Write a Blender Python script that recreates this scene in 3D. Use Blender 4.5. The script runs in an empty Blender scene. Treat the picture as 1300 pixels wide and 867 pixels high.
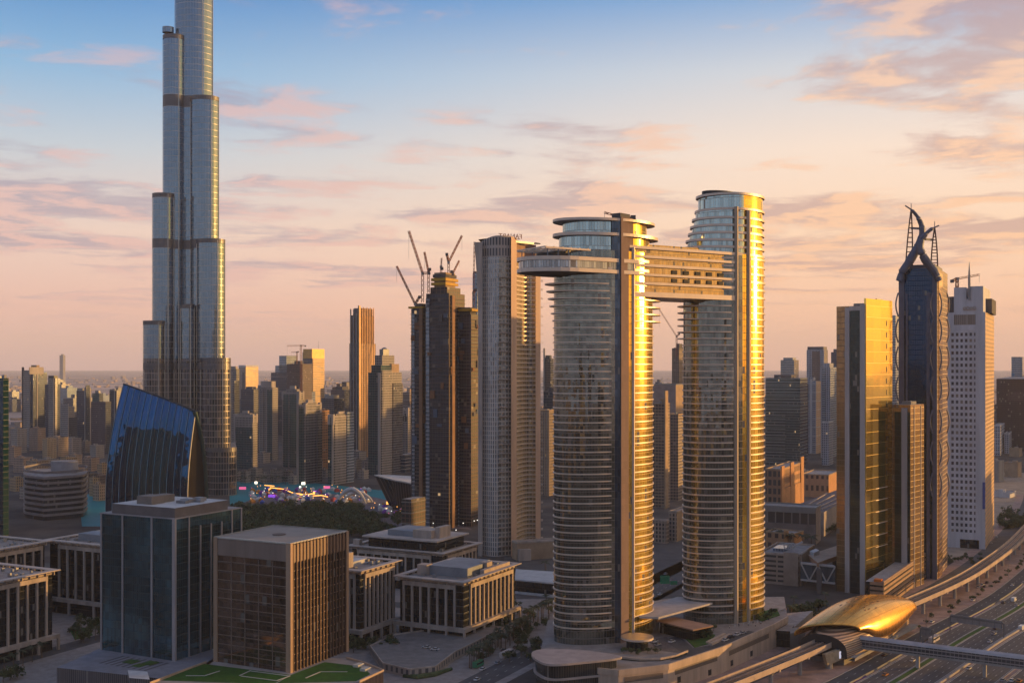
import bpy, bmesh, math, random
from mathutils import Vector, Matrix
from math import sin, cos, pi, radians, tan, sqrt, atan2, floor
rnd = random.Random(7)
sc = bpy.context.scene
col = sc.collection

# ------------------------------------------------------------------ camera
F, CX, HY, H = 1450.0, 650.0, 463.0, 155.0     # focal length and horizon measured on the photograph, eye height in metres
cam = bpy.data.cameras.new('camera'); camo = bpy.data.objects.new('camera', cam); col.objects.link(camo)
camo.location = (0, 0, H); camo.rotation_euler = (pi/2, 0, 0)
cam.sensor_width = 36.0; cam.lens = 36.0*F/1300.0; cam.shift_y = (HY-433.5)/1300.0
cam.clip_start = 1.0; cam.clip_end = 80000.0
sc.camera = camo

# ------------------------------------------------------------------ sun, sky, exposure
SUN_AZ, SUN_EL = radians(78), radians(3.8)        # azimuth from +Y towards +X
SUN = Vector((sin(SUN_AZ)*cos(SUN_EL), cos(SUN_AZ)*cos(SUN_EL), sin(SUN_EL)))
sun = bpy.data.lights.new('sun', 'SUN'); suno = bpy.data.objects.new('sun', sun); col.objects.link(suno)
sun.energy = 5.0; sun.angle = radians(0.5); sun.color = (1.0, 0.55, 0.16)
suno.rotation_euler = (-SUN).to_track_quat('-Z', 'Y').to_euler(); suno.location = (0, 0, 2000)
vs = sc.view_settings
sc.display_settings.display_device = 'sRGB'
vs.view_transform = 'Standard'; vs.look = 'None'; vs.exposure = 0.27; vs.gamma = 1.0; vs.use_curve_mapping = False

def lin(r, g=None, b=None):
    if g is None: r, g, b = r
    f = lambda c: (c/255/12.92 if c/255 <= .04045 else ((c/255+.055)/1.055)**2.4)
    return (f(r), f(g), f(b), 1.0)

class N:
    """small helper round a node tree"""
    def __init__(s, t): s.t = t; s.nd = t.nodes; s.lk = t.links
    def new(s, k, **kw):
        n = s.nd.new(k)
        for a, v in kw.items(): setattr(n, a, v)
        return n
    def put(s, sock, v):
        if v is None: return
        if isinstance(v, bpy.types.NodeSocket): s.lk.new(v, sock)
        else: sock.default_value = v
    def m(s, op, a, b=None, c=None, clamp=False):
        n = s.new('ShaderNodeMath', operation=op); n.use_clamp = clamp
        s.put(n.inputs[0], a); s.put(n.inputs[1], b)
        if c is not None: s.put(n.inputs[2], c)
        return n.outputs[0]
    def vm(s, op, a, b=None, sc_=None):
        n = s.new('ShaderNodeVectorMath', operation=op)
        s.put(n.inputs[0], a); s.put(n.inputs[1], b)
        if sc_ is not None: s.put(n.inputs['Scale'], sc_)
        return n.outputs['Value'] if op in ('DOT_PRODUCT', 'LENGTH') else n.outputs[0]
    def mix(s, f, a, b, blend='MIX'):
        n = s.new('ShaderNodeMix', data_type='RGBA', blend_type=blend)
        s.put(n.inputs['Factor'], f); s.put(n.inputs[6], a); s.put(n.inputs[7], b)
        return n.outputs[2]
    def sep(s, v):
        n = s.new('ShaderNodeSeparateXYZ'); s.put(n.inputs[0], v); return n.outputs
    def comb(s, x, y, z=0.0):
        n = s.new('ShaderNodeCombineXYZ'); s.put(n.inputs[0], x); s.put(n.inputs[1], y); s.put(n.inputs[2], z); return n.outputs[0]
    def ramp(s, f, stops, mode='LINEAR'):
        n = s.new('ShaderNodeValToRGB'); cr = n.color_ramp; cr.interpolation = mode
        while len(cr.elements) < len(stops): cr.elements.new(0.5)
        for e, (p, c) in zip(cr.elements, stops): e.position = p; e.color = c
        s.put(n.inputs[0], f); return n.outputs[0]
    def noise(s, v, scale, detail=3.0, rough=.5, dist=0.0):
        n = s.new('ShaderNodeTexNoise'); s.put(n.inputs['Vector'], v)
        n.inputs['Scale'].default_value = scale; n.inputs['Detail'].default_value = detail
        n.inputs['Roughness'].default_value = rough; n.inputs['Distortion'].default_value = dist
        return n.outputs['Fac']
    def sstep(s, v, a, b):
        n = s.new('ShaderNodeMapRange', interpolation_type='SMOOTHSTEP'); s.put(n.inputs[0], v)
        n.inputs[1].default_value = a; n.inputs[2].default_value = b; return n.outputs[0]

def build_world():
    w = bpy.data.worlds.new('World'); sc.world = w; w.use_nodes = True
    n = N(w.node_tree); n.nd.clear()
    out = n.new('ShaderNodeOutputWorld'); bg = n.new('ShaderNodeBackground'); n.lk.new(bg.outputs[0], out.inputs[0])
    sky = n.new('ShaderNodeTexSky', sky_type='NISHITA'); sky.sun_disc = False
    sky.sun_elevation = SUN_EL; sky.sun_rotation = SUN_AZ; sky.altitude = 100; sky.air_density = 1.2; sky.dust_density = 3.0; sky.ozone_density = 1.5
    d = n.vm('NORMALIZE', n.new('ShaderNodeTexCoord').outputs['Generated'])
    x, y, z = n.sep(d)
    zc = n.m('MAXIMUM', z, 0.0)
    hl = n.m('MAXIMUM', n.m('SQRT', n.m('ADD', n.m('MULTIPLY', x, x), n.m('MULTIPLY', y, y))), 1e-4)
    s = n.m('DIVIDE', n.m('ADD', n.m('MULTIPLY', x, sin(SUN_AZ)), n.m('MULTIPLY', y, cos(SUN_AZ))), hl)
    # dusk colours by elevation (sine), for four bearings from the sun
    L = lambda st: [(p, tuple(list(lin(c))[:3])+(1,)) if isinstance(c[0], int) else (p, tuple(c)+(1,)) for p, c in st]
    away = n.ramp(zc, L([(0, (.22, .21, .26)), (.05, (.29, .30, .36)), (.14, (.29, .35, .44)), (.3, (.20, .30, .47)), (1, (.09, .16, .34))]))
    left = n.ramp(zc, L([(0, (214, 176, 172)), (.045, (234, 188, 172)), (.11, (232, 206, 192)), (.175, (192, 202, 210)), (.24, (132, 178, 214)), (.31, (66, 134, 196)), (1, (30, 62, 120))]))
    right = n.ramp(zc, L([(0, (246, 188, 158)), (.045, (252, 198, 162)), (.11, (252, 215, 182)), (.18, (244, 222, 204)), (.245, (204, 208, 214)), (.31, (112, 160, 208)), (1, (40, 72, 130))]))
    glow = n.ramp(zc, L([(0, (1.6, .66, .06)), (.05, (1.9, .94, .10)), (.13, (1.5, .88, .20)), (.26, (.95, .72, .40)), (.5, (.50, .50, .52)), (1, (.10, .17, .32))]))
    az0 = n.m('ARCTAN2', x, y)
    c = n.mix(n.sstep(s, -.20, .52), left, right)
    c = n.mix(n.m('MULTIPLY', n.sstep(az0, .42, .72), n.sstep(az0, 2.2, 1.7)), c, glow)
    back = n.m('MAXIMUM', n.sstep(az0, 1.8, 2.35), n.sstep(az0, -.55, -1.25))
    c = n.mix(back, c, away)
    # clouds on a flat layer overhead
    k = n.m('ADD', zc, .035)
    p = n.comb(n.m('DIVIDE', x, k), n.m('DIVIDE', y, k), 0.0)
    wob = n.noise(p, 1.1, 2)
    pv = n.vm('ADD', p, n.comb(n.m('MULTIPLY', wob, .7), n.m('MULTIPLY', wob, .35), 3.7))
    n1 = n.noise(pv, 1.45, 7, .60)
    n0 = n.noise(n.vm('ADD', p, (11.3, 4.1, 0.0)), .42, 2, .5)
    cov = n.m('ADD', n.m('MULTIPLY', n.m('SUBTRACT', n0, .5), .62), n1)
    az = n.m('ARCTAN2', x, y)
    def blob(a, e, ra, re, w_):       # more cloud about this bearing and height
        q = n.m('ADD', n.m('POWER', n.m('DIVIDE', n.m('SUBTRACT', az, a), ra), 2.0), n.m('POWER', n.m('DIVIDE', n.m('SUBTRACT', z, e), re), 2.0))
        return n.m('MULTIPLY', n.m('POWER', 2.718, n.m('MULTIPLY', q, -1.0)), w_)
    for b in ((.38, .235, .16, .10, .23), (-.41, .155, .11, .035, .17), (-.22, .23, .16, .03, .06), (.05, .12, .30, .035, .085), (-.12, .33, .22, .07, -.13), (.16, .25, .09, .05, -.07), (.33, .10, .14, .02, .05)):
        cov = n.m('ADD', cov, blob(*b))
    mask = n.m('MULTIPLY', n.sstep(cov, .50, .66), n.sstep(z, .012, .075))
    n2 = n.noise(n.vm('ADD', pv, (.22, .13, 0.0)), 1.45, 7, .60)       # same layer sampled a little nearer the sun: edges that face it are lit
    lit = n.sstep(n.m('SUBTRACT', n1, n2), -.05, .09)
    cl_l = n.mix(lit, lin(152, 144, 166), lin(222, 178, 172)); cl_r = n.mix(lit, lin(186, 148, 144), lin(250, 194, 150))
    cl = n.mix(n.sstep(s, -.05, .55), cl_l, cl_r)
    cl = n.mix(n.sstep(az0, .5, .9), cl, (1.3, .8, .35, 1))
    cl = n.mix(back, cl, (.30, .29, .33, 1))
    c = n.mix(n.m('MULTIPLY', mask, .66), c, cl)
    c = n.mix(.08, c, n.mix(1.0, sky.outputs[0], (.06, .06, .06, 1), 'MULTIPLY'))
    n.lk.new(c, bg.inputs[0]); bg.inputs[1].default_value = 1.0
build_world()
cy = sc.cycles
try:
    cy.max_bounces = 7; cy.glossy_bounces = 4; cy.diffuse_bounces = 3; cy.transmission_bounces = 2; cy.volume_bounces = 2
    cy.caustics_reflective = False; cy.caustics_refractive = False; cy.sample_clamp_indirect = 3.0
    cy.use_denoising = True; cy.use_adaptive_sampling = False
except Exception: pass

# ------------------------------------------------------------------ measuring on the photograph -> metres
def Yg(py, z=0.0): return F*(H-z)/(py-HY)
def X(px, Y): return (px-CX)*Y/F
def Z(py, Y): return H-(py-HY)*Y/F
def P(px, Y): return (X(px, Y), Y)
def G(px, py, z=0.0): return P(px, Yg(py, z))
ANG = radians(27)
U = (sin(ANG), cos(ANG)); V = (-cos(ANG), sin(ANG))
def slide(C, d, px):
    k = (px-CX)/F
    return (k*C[1]-C[0])/(d[0]-k*d[1])
def add(p, d, t): return (p[0]+d[0]*t, p[1]+d[1]*t)
def rotv(deg): a = radians(deg); return (sin(a), cos(a))     # bearing -> direction

class Fr:
    """plan frame: a runs along the face on the right of the near corner, b along the face on its left"""
    def __init__(s, C, u=U, v=V): s.C = C; s.u = u; s.v = v
    def p(s, a, b): return (s.C[0]+s.u[0]*a+s.v[0]*b, s.C[1]+s.u[1]*a+s.v[1]*b)
    def r(s, a0, a1, b0, b1): return [s.p(a0, b0), s.p(a1, b0), s.p(a1, b1), s.p(a0, b1)]
def block_frame(pc, Y, pl, pr, ang=27.0):
    a = radians(ang); u = (sin(a), cos(a)); v = (-cos(a), sin(a)); C = P(pc, Y)
    return Fr(C, u, v), slide(C, u, pr), slide(C, v, pl)

# ------------------------------------------------------------------ mesh builder
OFF = {}
class MB:
    def __init__(s): s.v = []; s.f = []; s.uv = []; s.mi = []
    def face(s, pts, uvs=None, m=0):
        i = len(s.v); s.v += [tuple(p) for p in pts]; s.f.append(list(range(i, i+len(pts))))
        s.uv.append(uvs or [(p[0], p[1]) for p in pts]); s.mi.append(m); return s
    def wall(s, p, q, z0, z1, z0b=None, z1b=None, m=0, u=0.0):
        L = sqrt((q[0]-p[0])**2+(q[1]-p[1])**2); z0b = z0 if z0b is None else z0b; z1b = z1 if z1b is None else z1b
        s.face([(p[0], p[1], z0), (q[0], q[1], z0b), (q[0], q[1], z1b), (p[0], p[1], z1)], [(u, z0), (u+L, z0b), (u+L, z1b), (u, z1)], m); return u+L
    def prism(s, pts, z0, z1, m=0, mt=None, bottom=False, top=True):
        n = len(pts); zt = z1 if isinstance(z1, (list, tuple)) else [z1]*n; u = 0.0
        for i in range(n):
            j = (i+1) % n
            u = s.wall(pts[i], pts[j], z0, zt[i], z0, zt[j], m, u)
        mt = m if mt is None else mt
        if top: s.face([(p[0], p[1], z) for p, z in zip(pts, zt)], None, mt)
        if bottom: s.face([(p[0], p[1], z0) for p in reversed(pts)], None, mt)
        return s
    def box(s, x0, x1, y0, y1, z0, z1, m=0, mt=None): return s.prism([(x0, y0), (x1, y0), (x1, y1), (x0, y1)], z0, z1, m, mt, True)
    def loft(s, rings, m=0, cap=None, closed=True):
        k = len(rings[0])
        for a, b in zip(rings, rings[1:]):
            u = 0.0
            for i in range(k if closed else k-1):
                j = (i+1) % k; L = (Vector(a[j])-Vector(a[i])).length
                s.face([a[i], a[j], b[j], b[i]], [(u, a[i][2]), (u+L, a[j][2]), (u+L, b[j][2]), (u, b[i][2])], m); u += L
        if cap is not None: s.face(rings[-1], None, cap); s.face(list(reversed(rings[0])), None, cap)
        return s
    def bar(s, p, q, w, h=None, m=0):
        p = Vector(p); q = Vector(q); d = q-p
        if d.length < 1e-6: return s
        d.normalize(); h = h or w
        up = Vector((0, 0, 1)) if abs(d.z) < .95 else Vector((0, 1, 0))
        a = d.cross(up).normalized()*w*.5; b = a.normalized().cross(d)*h*.5
        s.loft([[p-a-b, p+a-b, p+a+b, p-a+b], [q-a-b, q+a-b, q+a+b, q-a+b]], m, m); return s
    def tube(s, pts, r, k=8, m=0):
        rings = []; n = len(pts); r = r if isinstance(r, (list, tuple)) else [r]*n
        for i, p in enumerate(pts):
            d = (Vector(pts[min(i+1, n-1)])-Vector(pts[max(i-1, 0)])).normalized()
            up = Vector((0, 0, 1)) if abs(d.z) < .9 else Vector((0, 1, 0))
            a = d.cross(up).normalized(); b = a.cross(d)
            rings.append([Vector(p)+a*cos(2*pi*t/k)*r[i]+b*sin(2*pi*t/k)*r[i] for t in range(k)])
        s.loft(rings, m, m); return s
    def truss(s, p, q, w, n, t=.35, m=0):
        """lattice boom: four chords and diagonals"""
        p = Vector(p); q = Vector(q); d = (q-p).normalized()
        up = Vector((0, 0, 1)) if abs(d.z) < .95 else Vector((0, 1, 0))
        a = d.cross(up).normalized()*w*.5; b = a.normalized().cross(d)*w*.5
        cs = [a+b, a-b, -a-b, -a+b]
        for c in cs: s.bar(p+c, q+c, t, t, m)
        for i in range(n):
            A = p.lerp(q, i/n); B = p.lerp(q, (i+1)/n)
            for k in range(4):
                s.bar(A+cs[k], B+cs[(k+1) % 4], t*.7, t*.7, m)
        return s
    def build(s, name, mats, parent=None, smooth=False, label=None, merge=False):
        if not isinstance(mats, (list, tuple)): mats = [mats]
        off = OFF.get(parent.name, Vector((0, 0, 0))) if parent else Vector((0, 0, 0))
        me = bpy.data.meshes.new(name)
        me.from_pydata([(v[0]-off.x, v[1]-off.y, v[2]-off.z) for v in s.v], [], s.f)
        ul = me.uv_layers.new(name='UVMap')
        flat = [c for f in s.uv for uv in f for c in uv]
        ul.data.foreach_set('uv', flat)
        for mt in mats: me.materials.append(mt)
        me.polygons.foreach_set('material_index', s.mi)
        if merge:
            bm = bmesh.new(); bm.from_mesh(me); bmesh.ops.remove_doubles(bm, verts=bm.verts, dist=.001); bm.to_mesh(me); bm.free()
        if smooth: me.polygons.foreach_set('use_smooth', [True]*len(me.polygons))
        me.update()
        o = bpy.data.objects.new(name, me); col.objects.link(o)
        if parent: o.parent = parent; OFF[o.name] = off
        if label: o['label'] = label
        return o
def tag(o, label, cat, group=None, kind=None):
    if label: o['label'] = label
    if cat: o['category'] = cat
    if group: o['group'] = group
    if kind: o['kind'] = kind
    return o
def thing(name, label, cat, loc=(0, 0, 0), group=None, rz=0.0):
    o = bpy.data.objects.new(name, None); col.objects.link(o); o.location = loc; o.rotation_euler = (0, 0, rz); o.empty_display_size = 1
    OFF[o.name] = Vector(loc)
    return tag(o, label, cat, group)
def struct(name, mb, mats, smooth=False): return tag(mb.build(name, mats, None, smooth), None, None, None, 'structure')
def proto(name, label, cat, group=None):
    o = thing(name, label, cat, (0, 0, 0), group); return o
def kids(o): return [c for c in col.objects if c.parent == o]
KIDS = {}
def dup(root, loc, rz=0.0, label=None, group=None, scale=None):
    r = root.copy(); col.objects.link(r); r.location = loc; r.rotation_euler = (0, 0, rz)
    if label: r['label'] = label
    if group: r['group'] = group
    if scale: r.scale = (scale, scale, scale) if not isinstance(scale, (tuple, list)) else scale
    if root.name not in KIDS: KIDS[root.name] = [(c, kids(c)) for c in kids(root)]
    for c, gs in KIDS[root.name]:
        k = c.copy(); col.objects.link(k); k.parent = r
        for g in gs: d = g.copy(); col.objects.link(d); d.parent = k
    return r
def ell(c, a, b, phi, n, t0=0.0, t1=2*pi, el=0.0, er=0.0, off=0.0):
    """points of an ellipse; el/er lengthen the two ends of the long axis"""
    out = []; cl = abs(t1-t0-2*pi) < 1e-6
    for i in range(n if cl else n+1):
        t = t0+(t1-t0)*i/n; aa = a+off+(er if cos(t) > 0 else el)
        x = aa*cos(t); y = (b+off)*sin(t); out.append((c[0]+x*cos(phi)-y*sin(phi), c[1]+x*sin(phi)+y*cos(phi)))
    return out
def ring(mb, inner, outer, z0, z1, m=0, closed=False):
    """a band or slab edge between two outlines"""
    n = len(inner)
    for i in range(n if closed else n-1):
        j = (i+1) % n; a, b, c, d = outer[i], outer[j], inner[j], inner[i]
        mb.wall(a, b, z0, z1, m=m)
        mb.face([(a[0], a[1], z1), (b[0], b[1], z1), (c[0], c[1], z1), (d[0], d[1], z1)], None, m)
        mb.face([(d[0], d[1], z0), (c[0], c[1], z0), (b[0], b[1], z0), (a[0], a[1], z0)], None, m)
    return mb
# ------------------------------------------------------------------ materials
MC = {}
def plain(name, c, rough=.75, metal=0.0, var=.18, scale=.12, spec=.3, emit=None, streak=False):
    if name in MC: return MC[name]
    m = bpy.data.materials.new(name); m.use_nodes = True; n = N(m.node_tree); b = n.nd['Principled BSDF']
    c = tuple(c)+(1,) if len(c) == 3 else c
    if var:
        ge = n.new('ShaderNodeNewGeometry').outputs['Position']
        if streak: ge = n.vm('MULTIPLY', ge, (1, 1, .12))
        v = n.noise(ge, scale, 5, .65)
        f = n.m('MULTIPLY_ADD', n.sstep(v, .25, .75), 2*var, 1-var)
        cc = n.mix(1.0, c, n.comb(f, f, f), 'MULTIPLY'); n.lk.new(cc, b.inputs['Base Color'])
    else: b.inputs['Base Color'].default_value = c
    b.inputs['Roughness'].default_value = rough; b.inputs['Metallic'].default_value = metal
    b.inputs['Specular IOR Level'].default_value = spec
    if emit: b.inputs['Emission Color'].default_value = tuple(emit[:3])+(1,); b.inputs['Emission Strength'].default_value = emit[3]
    MC[name] = m; return m

def facade(name, glass, wall, fh=3.6, bw=1.5, sp=.25, mu=.12, metal=.75, rough=.07, jit=.012, var=.35, lit=0.0, wrough=.6, blind=.03, wmetal=0.0, wave=.006, bigvar=0.0):
    """curtain wall or windowed wall: u along the wall, v the height; a window per bay and storey"""
    if name in MC: return MC[name]
    m = bpy.data.materials.new(name); m.use_nodes = True; n = N(m.node_tree); n.nd.clear()
    out = n.new('ShaderNodeOutputMaterial')
    uv = n.sep(n.new('ShaderNodeUVMap', uv_map='UVMap').outputs[0])
    geo = n.new('ShaderNodeNewGeometry')
    fv = n.m('DIVIDE', uv[1], fh); fu = n.m('DIVIDE', uv[0], bw)
    wm = n.m('MAXIMUM', n.m('LESS_THAN', n.m('FRACT', fv), sp), n.m('LESS_THAN', n.m('FRACT', fu), mu))
    wn = n.new('ShaderNodeTexWhiteNoise', noise_dimensions='2D')
    n.put(wn.inputs['Vector'], n.comb(n.m('FLOOR', fu), n.m('FLOOR', fv), 0.0))
    r = wn.outputs['Value']; rc = wn.outputs['Color']; r3 = n.sep(rc)
    f = n.m('MULTIPLY_ADD', r, 2*var, 1-var)
    if bigvar:
        bn = n.noise(n.vm('MULTIPLY', geo.outputs['Position'], (1, 1, .35)), .05, 4, .6)  # broad blotches in the glass colour imitate broken reflections
        f = n.m('MULTIPLY', f, n.m('MULTIPLY_ADD', n.sstep(bn, .35, .65), 2*bigvar, 1-bigvar))
    gc = n.mix(1.0, tuple(glass)+(1,), n.comb(f, f, f), 'MULTIPLY')
    off = n.vm('SUBTRACT', rc, (.5, .5, .5))
    wv = n.new('ShaderNodeTexNoise'); n.put(wv.inputs['Vector'], geo.outputs['Position']); wv.inputs['Scale'].default_value = .11; wv.inputs['Detail'].default_value = 2
    off = n.vm('ADD', n.vm('SCALE', off, None, jit*2), n.vm('SCALE', n.vm('SUBTRACT', wv.outputs['Color'], (.5, .5, .5)), None, wave*4))
    nr = n.vm('NORMALIZE', n.vm('ADD', geo.outputs['Normal'], off))
    g = n.new('ShaderNodeBsdfPrincipled'); n.put(g.inputs['Base Color'], gc); g.inputs['Metallic'].default_value = metal
    g.inputs['Roughness'].default_value = rough; n.put(g.inputs['Normal'], nr); g.inputs['Specular IOR Level'].default_value = .6
    if blind:
        bm_ = n.m('GREATER_THAN', r3[1], 1-blind)
        n.put(g.inputs['Base Color'], n.mix(bm_, gc, (.22, .20, .18, 1)))
        n.put(g.inputs['Metallic'], n.m('MULTIPLY_ADD', bm_, -.6*metal, metal))
    if lit:
        lm = n.m('GREATER_THAN', r3[2], 1-lit)
        g.inputs['Emission Color'].default_value = (1, .62, .28, 1); n.put(g.inputs['Emission Strength'], n.m('MULTIPLY', lm, .45))
    w = n.new('ShaderNodeBsdfPrincipled'); w.inputs['Roughness'].default_value = wrough; w.inputs['Metallic'].default_value = wmetal
    wn2 = n.noise(n.vm('MULTIPLY', geo.outputs['Position'], (1, 1, .25)), .10, 4, .6)
    fw = n.m('MULTIPLY_ADD', n.sstep(wn2, .25, .75), .3, .85)
    n.put(w.inputs['Base Color'], n.mix(1.0, tuple(wall)+(1,), n.comb(fw, fw, fw), 'MULTIPLY')); w.inputs['Specular IOR Level'].default_value = .3
    mx = n.new('ShaderNodeMixShader'); n.put(mx.inputs[0], wm); n.lk.new(g.outputs[0], mx.inputs[1]); n.lk.new(w.outputs[0], mx.inputs[2])
    n.lk.new(mx.outputs[0], out.inputs[0]); MC[name] = m; return m

STONE = plain('pale_stone', (.46, .37, .31), .8, var=.28, scale=.16, streak=True)
STONE_P = plain('pink_stone', (.36, .235, .18), .65, streak=True)
TAN = plain('tan_render', (.42, .29, .19), .85)
WHITE = plain('white_render', (.60, .58, .57), .7, streak=True)
CONC = plain('grey_concrete', (.30, .28, .26), .85, streak=True)
CONC_D = plain('dark_concrete', (.12, .11, .11), .85)
ROOFG = plain('roof_gravel', (.34, .31, .30), .95, var=.3, scale=.25)
ROOFW = plain('white_roof_membrane', (.55, .54, .53), .85, var=.15)
PLANT = plain('plant_metal', (.27, .27, .28), .5, .4)
DARK = plain('dark_cladding', (.035, .036, .04), .4)
ALU = plain('aluminium_band', (.74, .60, .49), .36, .25, var=.08)
STEEL = plain('grey_steel', (.20, .21, .23), .4, .6)
CRANE_R = plain('crane_red', (.28, .09, .05), .6)
CRANE_Y = plain('formwork_yellow', (.55, .30, .03), .6)
GRASS = plain('lawn_green', (.05, .115, .022), .95, var=.3, scale=.3)
ASPH = plain('asphalt', (.095, .090, .090), .9, var=.25, scale=.08)
PAVE = plain('paving', (.32, .27, .24), .9, var=.2, scale=.2)
KERB = plain('kerb_stone', (.38, .34, .31), .85)
LINE = plain('road_paint', (.62, .60, .56), .7, var=.1)
LEAF = plain('leaf_green', (.06, .085, .034), .8, var=.6, scale=.22)
LEAF_P = plain('palm_green', (.050, .066, .035), .75, var=.35, scale=.8)
BARK = plain('bark', (.14, .10, .07), .9)
DGLASS = facade('dark_glass', (.025, .03, .035), (.03, .028, .026), 3.9, 1.5, .10, .06, .55, .08)
# ------------------------------------------------------------------ setting: ground, water, roads
def ground_mat():
    m = bpy.data.materials.new('ground_surface'); m.use_nodes = True; n = N(m.node_tree); b = n.nd['Principled BSDF']
    pos = n.new('ShaderNodeNewGeometry').outputs['Position']
    far = n.sstep(n.vm('LENGTH', n.vm('SUBTRACT', pos, (100, 900, 0))), 1500, 3200)
    a = n.noise(pos, .02, 6, .6); bnd = n.noise(n.vm('MULTIPLY', pos, (.35, 1.0, 1)), .0016, 6, .65)
    city = n.mix(n.sstep(a, .35, .65), (.065, .058, .055, 1), (.13, .11, .098, 1))
    sand = n.mix(n.sstep(bnd, .40, .62), (.28, .21, .17, 1), (.74, .52, .40, 1))
    sand = n.mix(n.m('MULTIPLY', n.sstep(n.noise(pos, .006, 5, .7), .55, .7), .6), sand, (.17, .15, .15, 1))
    n.lk.new(n.mix(far, city, sand), b.inputs['Base Color']); b.inputs['Roughness'].default_value = .95; b.inputs['Specular IOR Level'].default_value = .1
    return m
GX, GY0, GY1 = 17000.0, -2500.0, 30000.0
struct('ground', MB().face([(-GX, GY0, 0), (GX, GY0, 0), (GX, GY1, 0), (-GX, GY1, 0)]), ground_mat())

hz = MB().box(-GX-200, GX+200, GY0-200, GY1+200, -1, 870)
hm = bpy.data.materials.new('haze_air'); hm.use_nodes = True; hn = hm.node_tree; hn.nodes.clear()
ho = hn.nodes.new('ShaderNodeOutputMaterial'); hv = hn.nodes.new('ShaderNodeVolumePrincipled')
hv.inputs['Color'].default_value = (1.0, .97, .98, 1); hv.inputs['Density'].default_value = 4.0e-5; hv.inputs['Anisotropy'].default_value = 0.0
hn.links.new(hv.outputs[0], ho.inputs['Volume'])
haze = hz.build('haze', hm); haze['kind'] = 'stuff'

WATER = plain('lagoon_water', (.02, .24, .27), .5, 0, .15, .03, .04)
def sheet(name, pts, z, mat): return struct(name, MB().face([(p[0], p[1], z) for p in pts]), mat)
sheet('lagoon_water', [G(292, 641), G(402, 641), G(470, 646), G(520, 642), G(540, 622), G(480, 622), G(420, 615), G(380, 611), G(290, 611)], .06, WATER)
sheet('pool_water', [G(104, 668), G(137, 668), G(137, 627), G(100, 627)], .06, WATER)

# curve of the elevated railway; t is measured to its right
RK = [(-20, 382), (20, 425), (60, 470), (113, 529), (154, 576), (192, 624), (230, 673), (294, 751), (345, 822), (424, 946), (540, 1150), (640, 1350), (790, 1690)]
def catmull(pts, step):
    out = []
    for i in range(1, len(pts)-2):
        p0, p1, p2, p3 = [Vector(q) for q in pts[i-1:i+3]]
        k = max(2, int((p2-p1).length/step))
        for j in range(k):
            t = j/k
            out.append(.5*((2*p1)+(p2-p0)*t+(2*p0-5*p1+4*p2-p3)*t*t+(3*p1-p0-3*p2+p3)*t**3))
    out.append(Vector(pts[-2])); return out
RC = catmull(RK, 8.0)
RS = [0.0]
for a_, b_ in zip(RC, RC[1:]): RS.append(RS[-1]+(b_-a_).length)
def rdir(i): return (RC[min(i+1, len(RC)-1)]-RC[max(i-1, 0)]).normalized()
def rpt(i, t): d = rdir(i); return (RC[i].x+d.y*t, RC[i].y-d.x*t)
def rat(s, t):
    for i in range(len(RS)-1):
        if RS[i+1] >= s: break
    f = (s-RS[i])/(RS[i+1]-RS[i]); q = RC[i].lerp(RC[i+1], f); d = rdir(i).lerp(rdir(min(i+1, len(RC)-1)), f).normalized()
    return (q.x+d.y*t, q.y-d.x*t), d
def snear(p):
    p = Vector(p); i = min(range(len(RC)), key=lambda k: (RC[k]-p).length); d = rdir(i); r = p-RC[i]
    return RS[i]+r.dot(d), r.x*d.y-r.y*d.x
def strip(mb, t0, t1, z, m=0, i0=0, i1=None, zb=None):
    i1 = len(RC)-1 if i1 is None else i1
    for i in range(i0, i1):
        a, b, c, d = rpt(i, t0), rpt(i, t1), rpt(i+1, t1), rpt(i+1, t0)
        mb.face([(a[0], a[1], z), (b[0], b[1], z), (c[0], c[1], z), (d[0], d[1], z)], [(0, RS[i]), (t1-t0, RS[i]), (t1-t0, RS[i+1]), (0, RS[i+1])], m)
        if zb is not None:
            mb.wall(b, c, zb, z, m=m); mb.wall(d, a, zb, z, m=m)
    return mb
PINKP = plain('pink_paving', (.36, .24, .20), .9, var=.25, scale=.15)
SANDV = plain('sandy_verge', (.36, .27, .20), .95, var=.25, scale=.05)
PURPLE = plain('purple_flowers', (.14, .05, .20), .9, var=.4, scale=.5)
struct('roadside_paving', strip(MB(), -40, 124, .02), PINKP)
struct('service_road', strip(strip(strip(MB(), 11, 20.5, .03), -32, -15, .03), 104, 118, .03), ASPH)
def worn():
    m = bpy.data.materials.new('worn_asphalt'); m.use_nodes = True; n = N(m.node_tree); b = n.nd['Principled BSDF']
    uv = n.sep(n.new('ShaderNodeUVMap', uv_map='UVMap').outputs[0])
    lane = n.m('ABSOLUTE', n.m('SUBTRACT', n.m('FRACT', n.m('DIVIDE', uv[0], 1.9)), .5))
    st_ = n.noise(n.comb(n.m('MULTIPLY', uv[0], 1.1), n.m('MULTIPLY', uv[1], .018), 0.0), 1.0, 5, .65)
    pa = n.noise(n.comb(n.m('MULTIPLY', uv[0], .25), n.m('MULTIPLY', uv[1], .05), 3.0), 1.0, 3, .6)
    f = n.m('ADD', n.m('MULTIPLY', n.sstep(st_, .3, .7), .5), n.m('ADD', n.m('MULTIPLY', lane, .5), n.m('MULTIPLY', n.m('GREATER_THAN', pa, .60), .22)))
    n.lk.new(n.mix(f, (.07, .066, .068, 1), (.17, .155, .148, 1)), b.inputs['Base Color']); b.inputs['Roughness'].default_value = .8; b.inputs['Specular IOR Level'].default_value = .3
    return m
WORN = worn()
struct('highway', strip(strip(strip(strip(MB(), 23, 34.5, .03), 38, 53, .03), 57, 76, .03), 79, 99, .03), WORN)
struct('sandy_verge', strip(strip(MB(), 124, 420, .024), 100, 103, .03), SANDV)
kb = MB()
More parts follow.
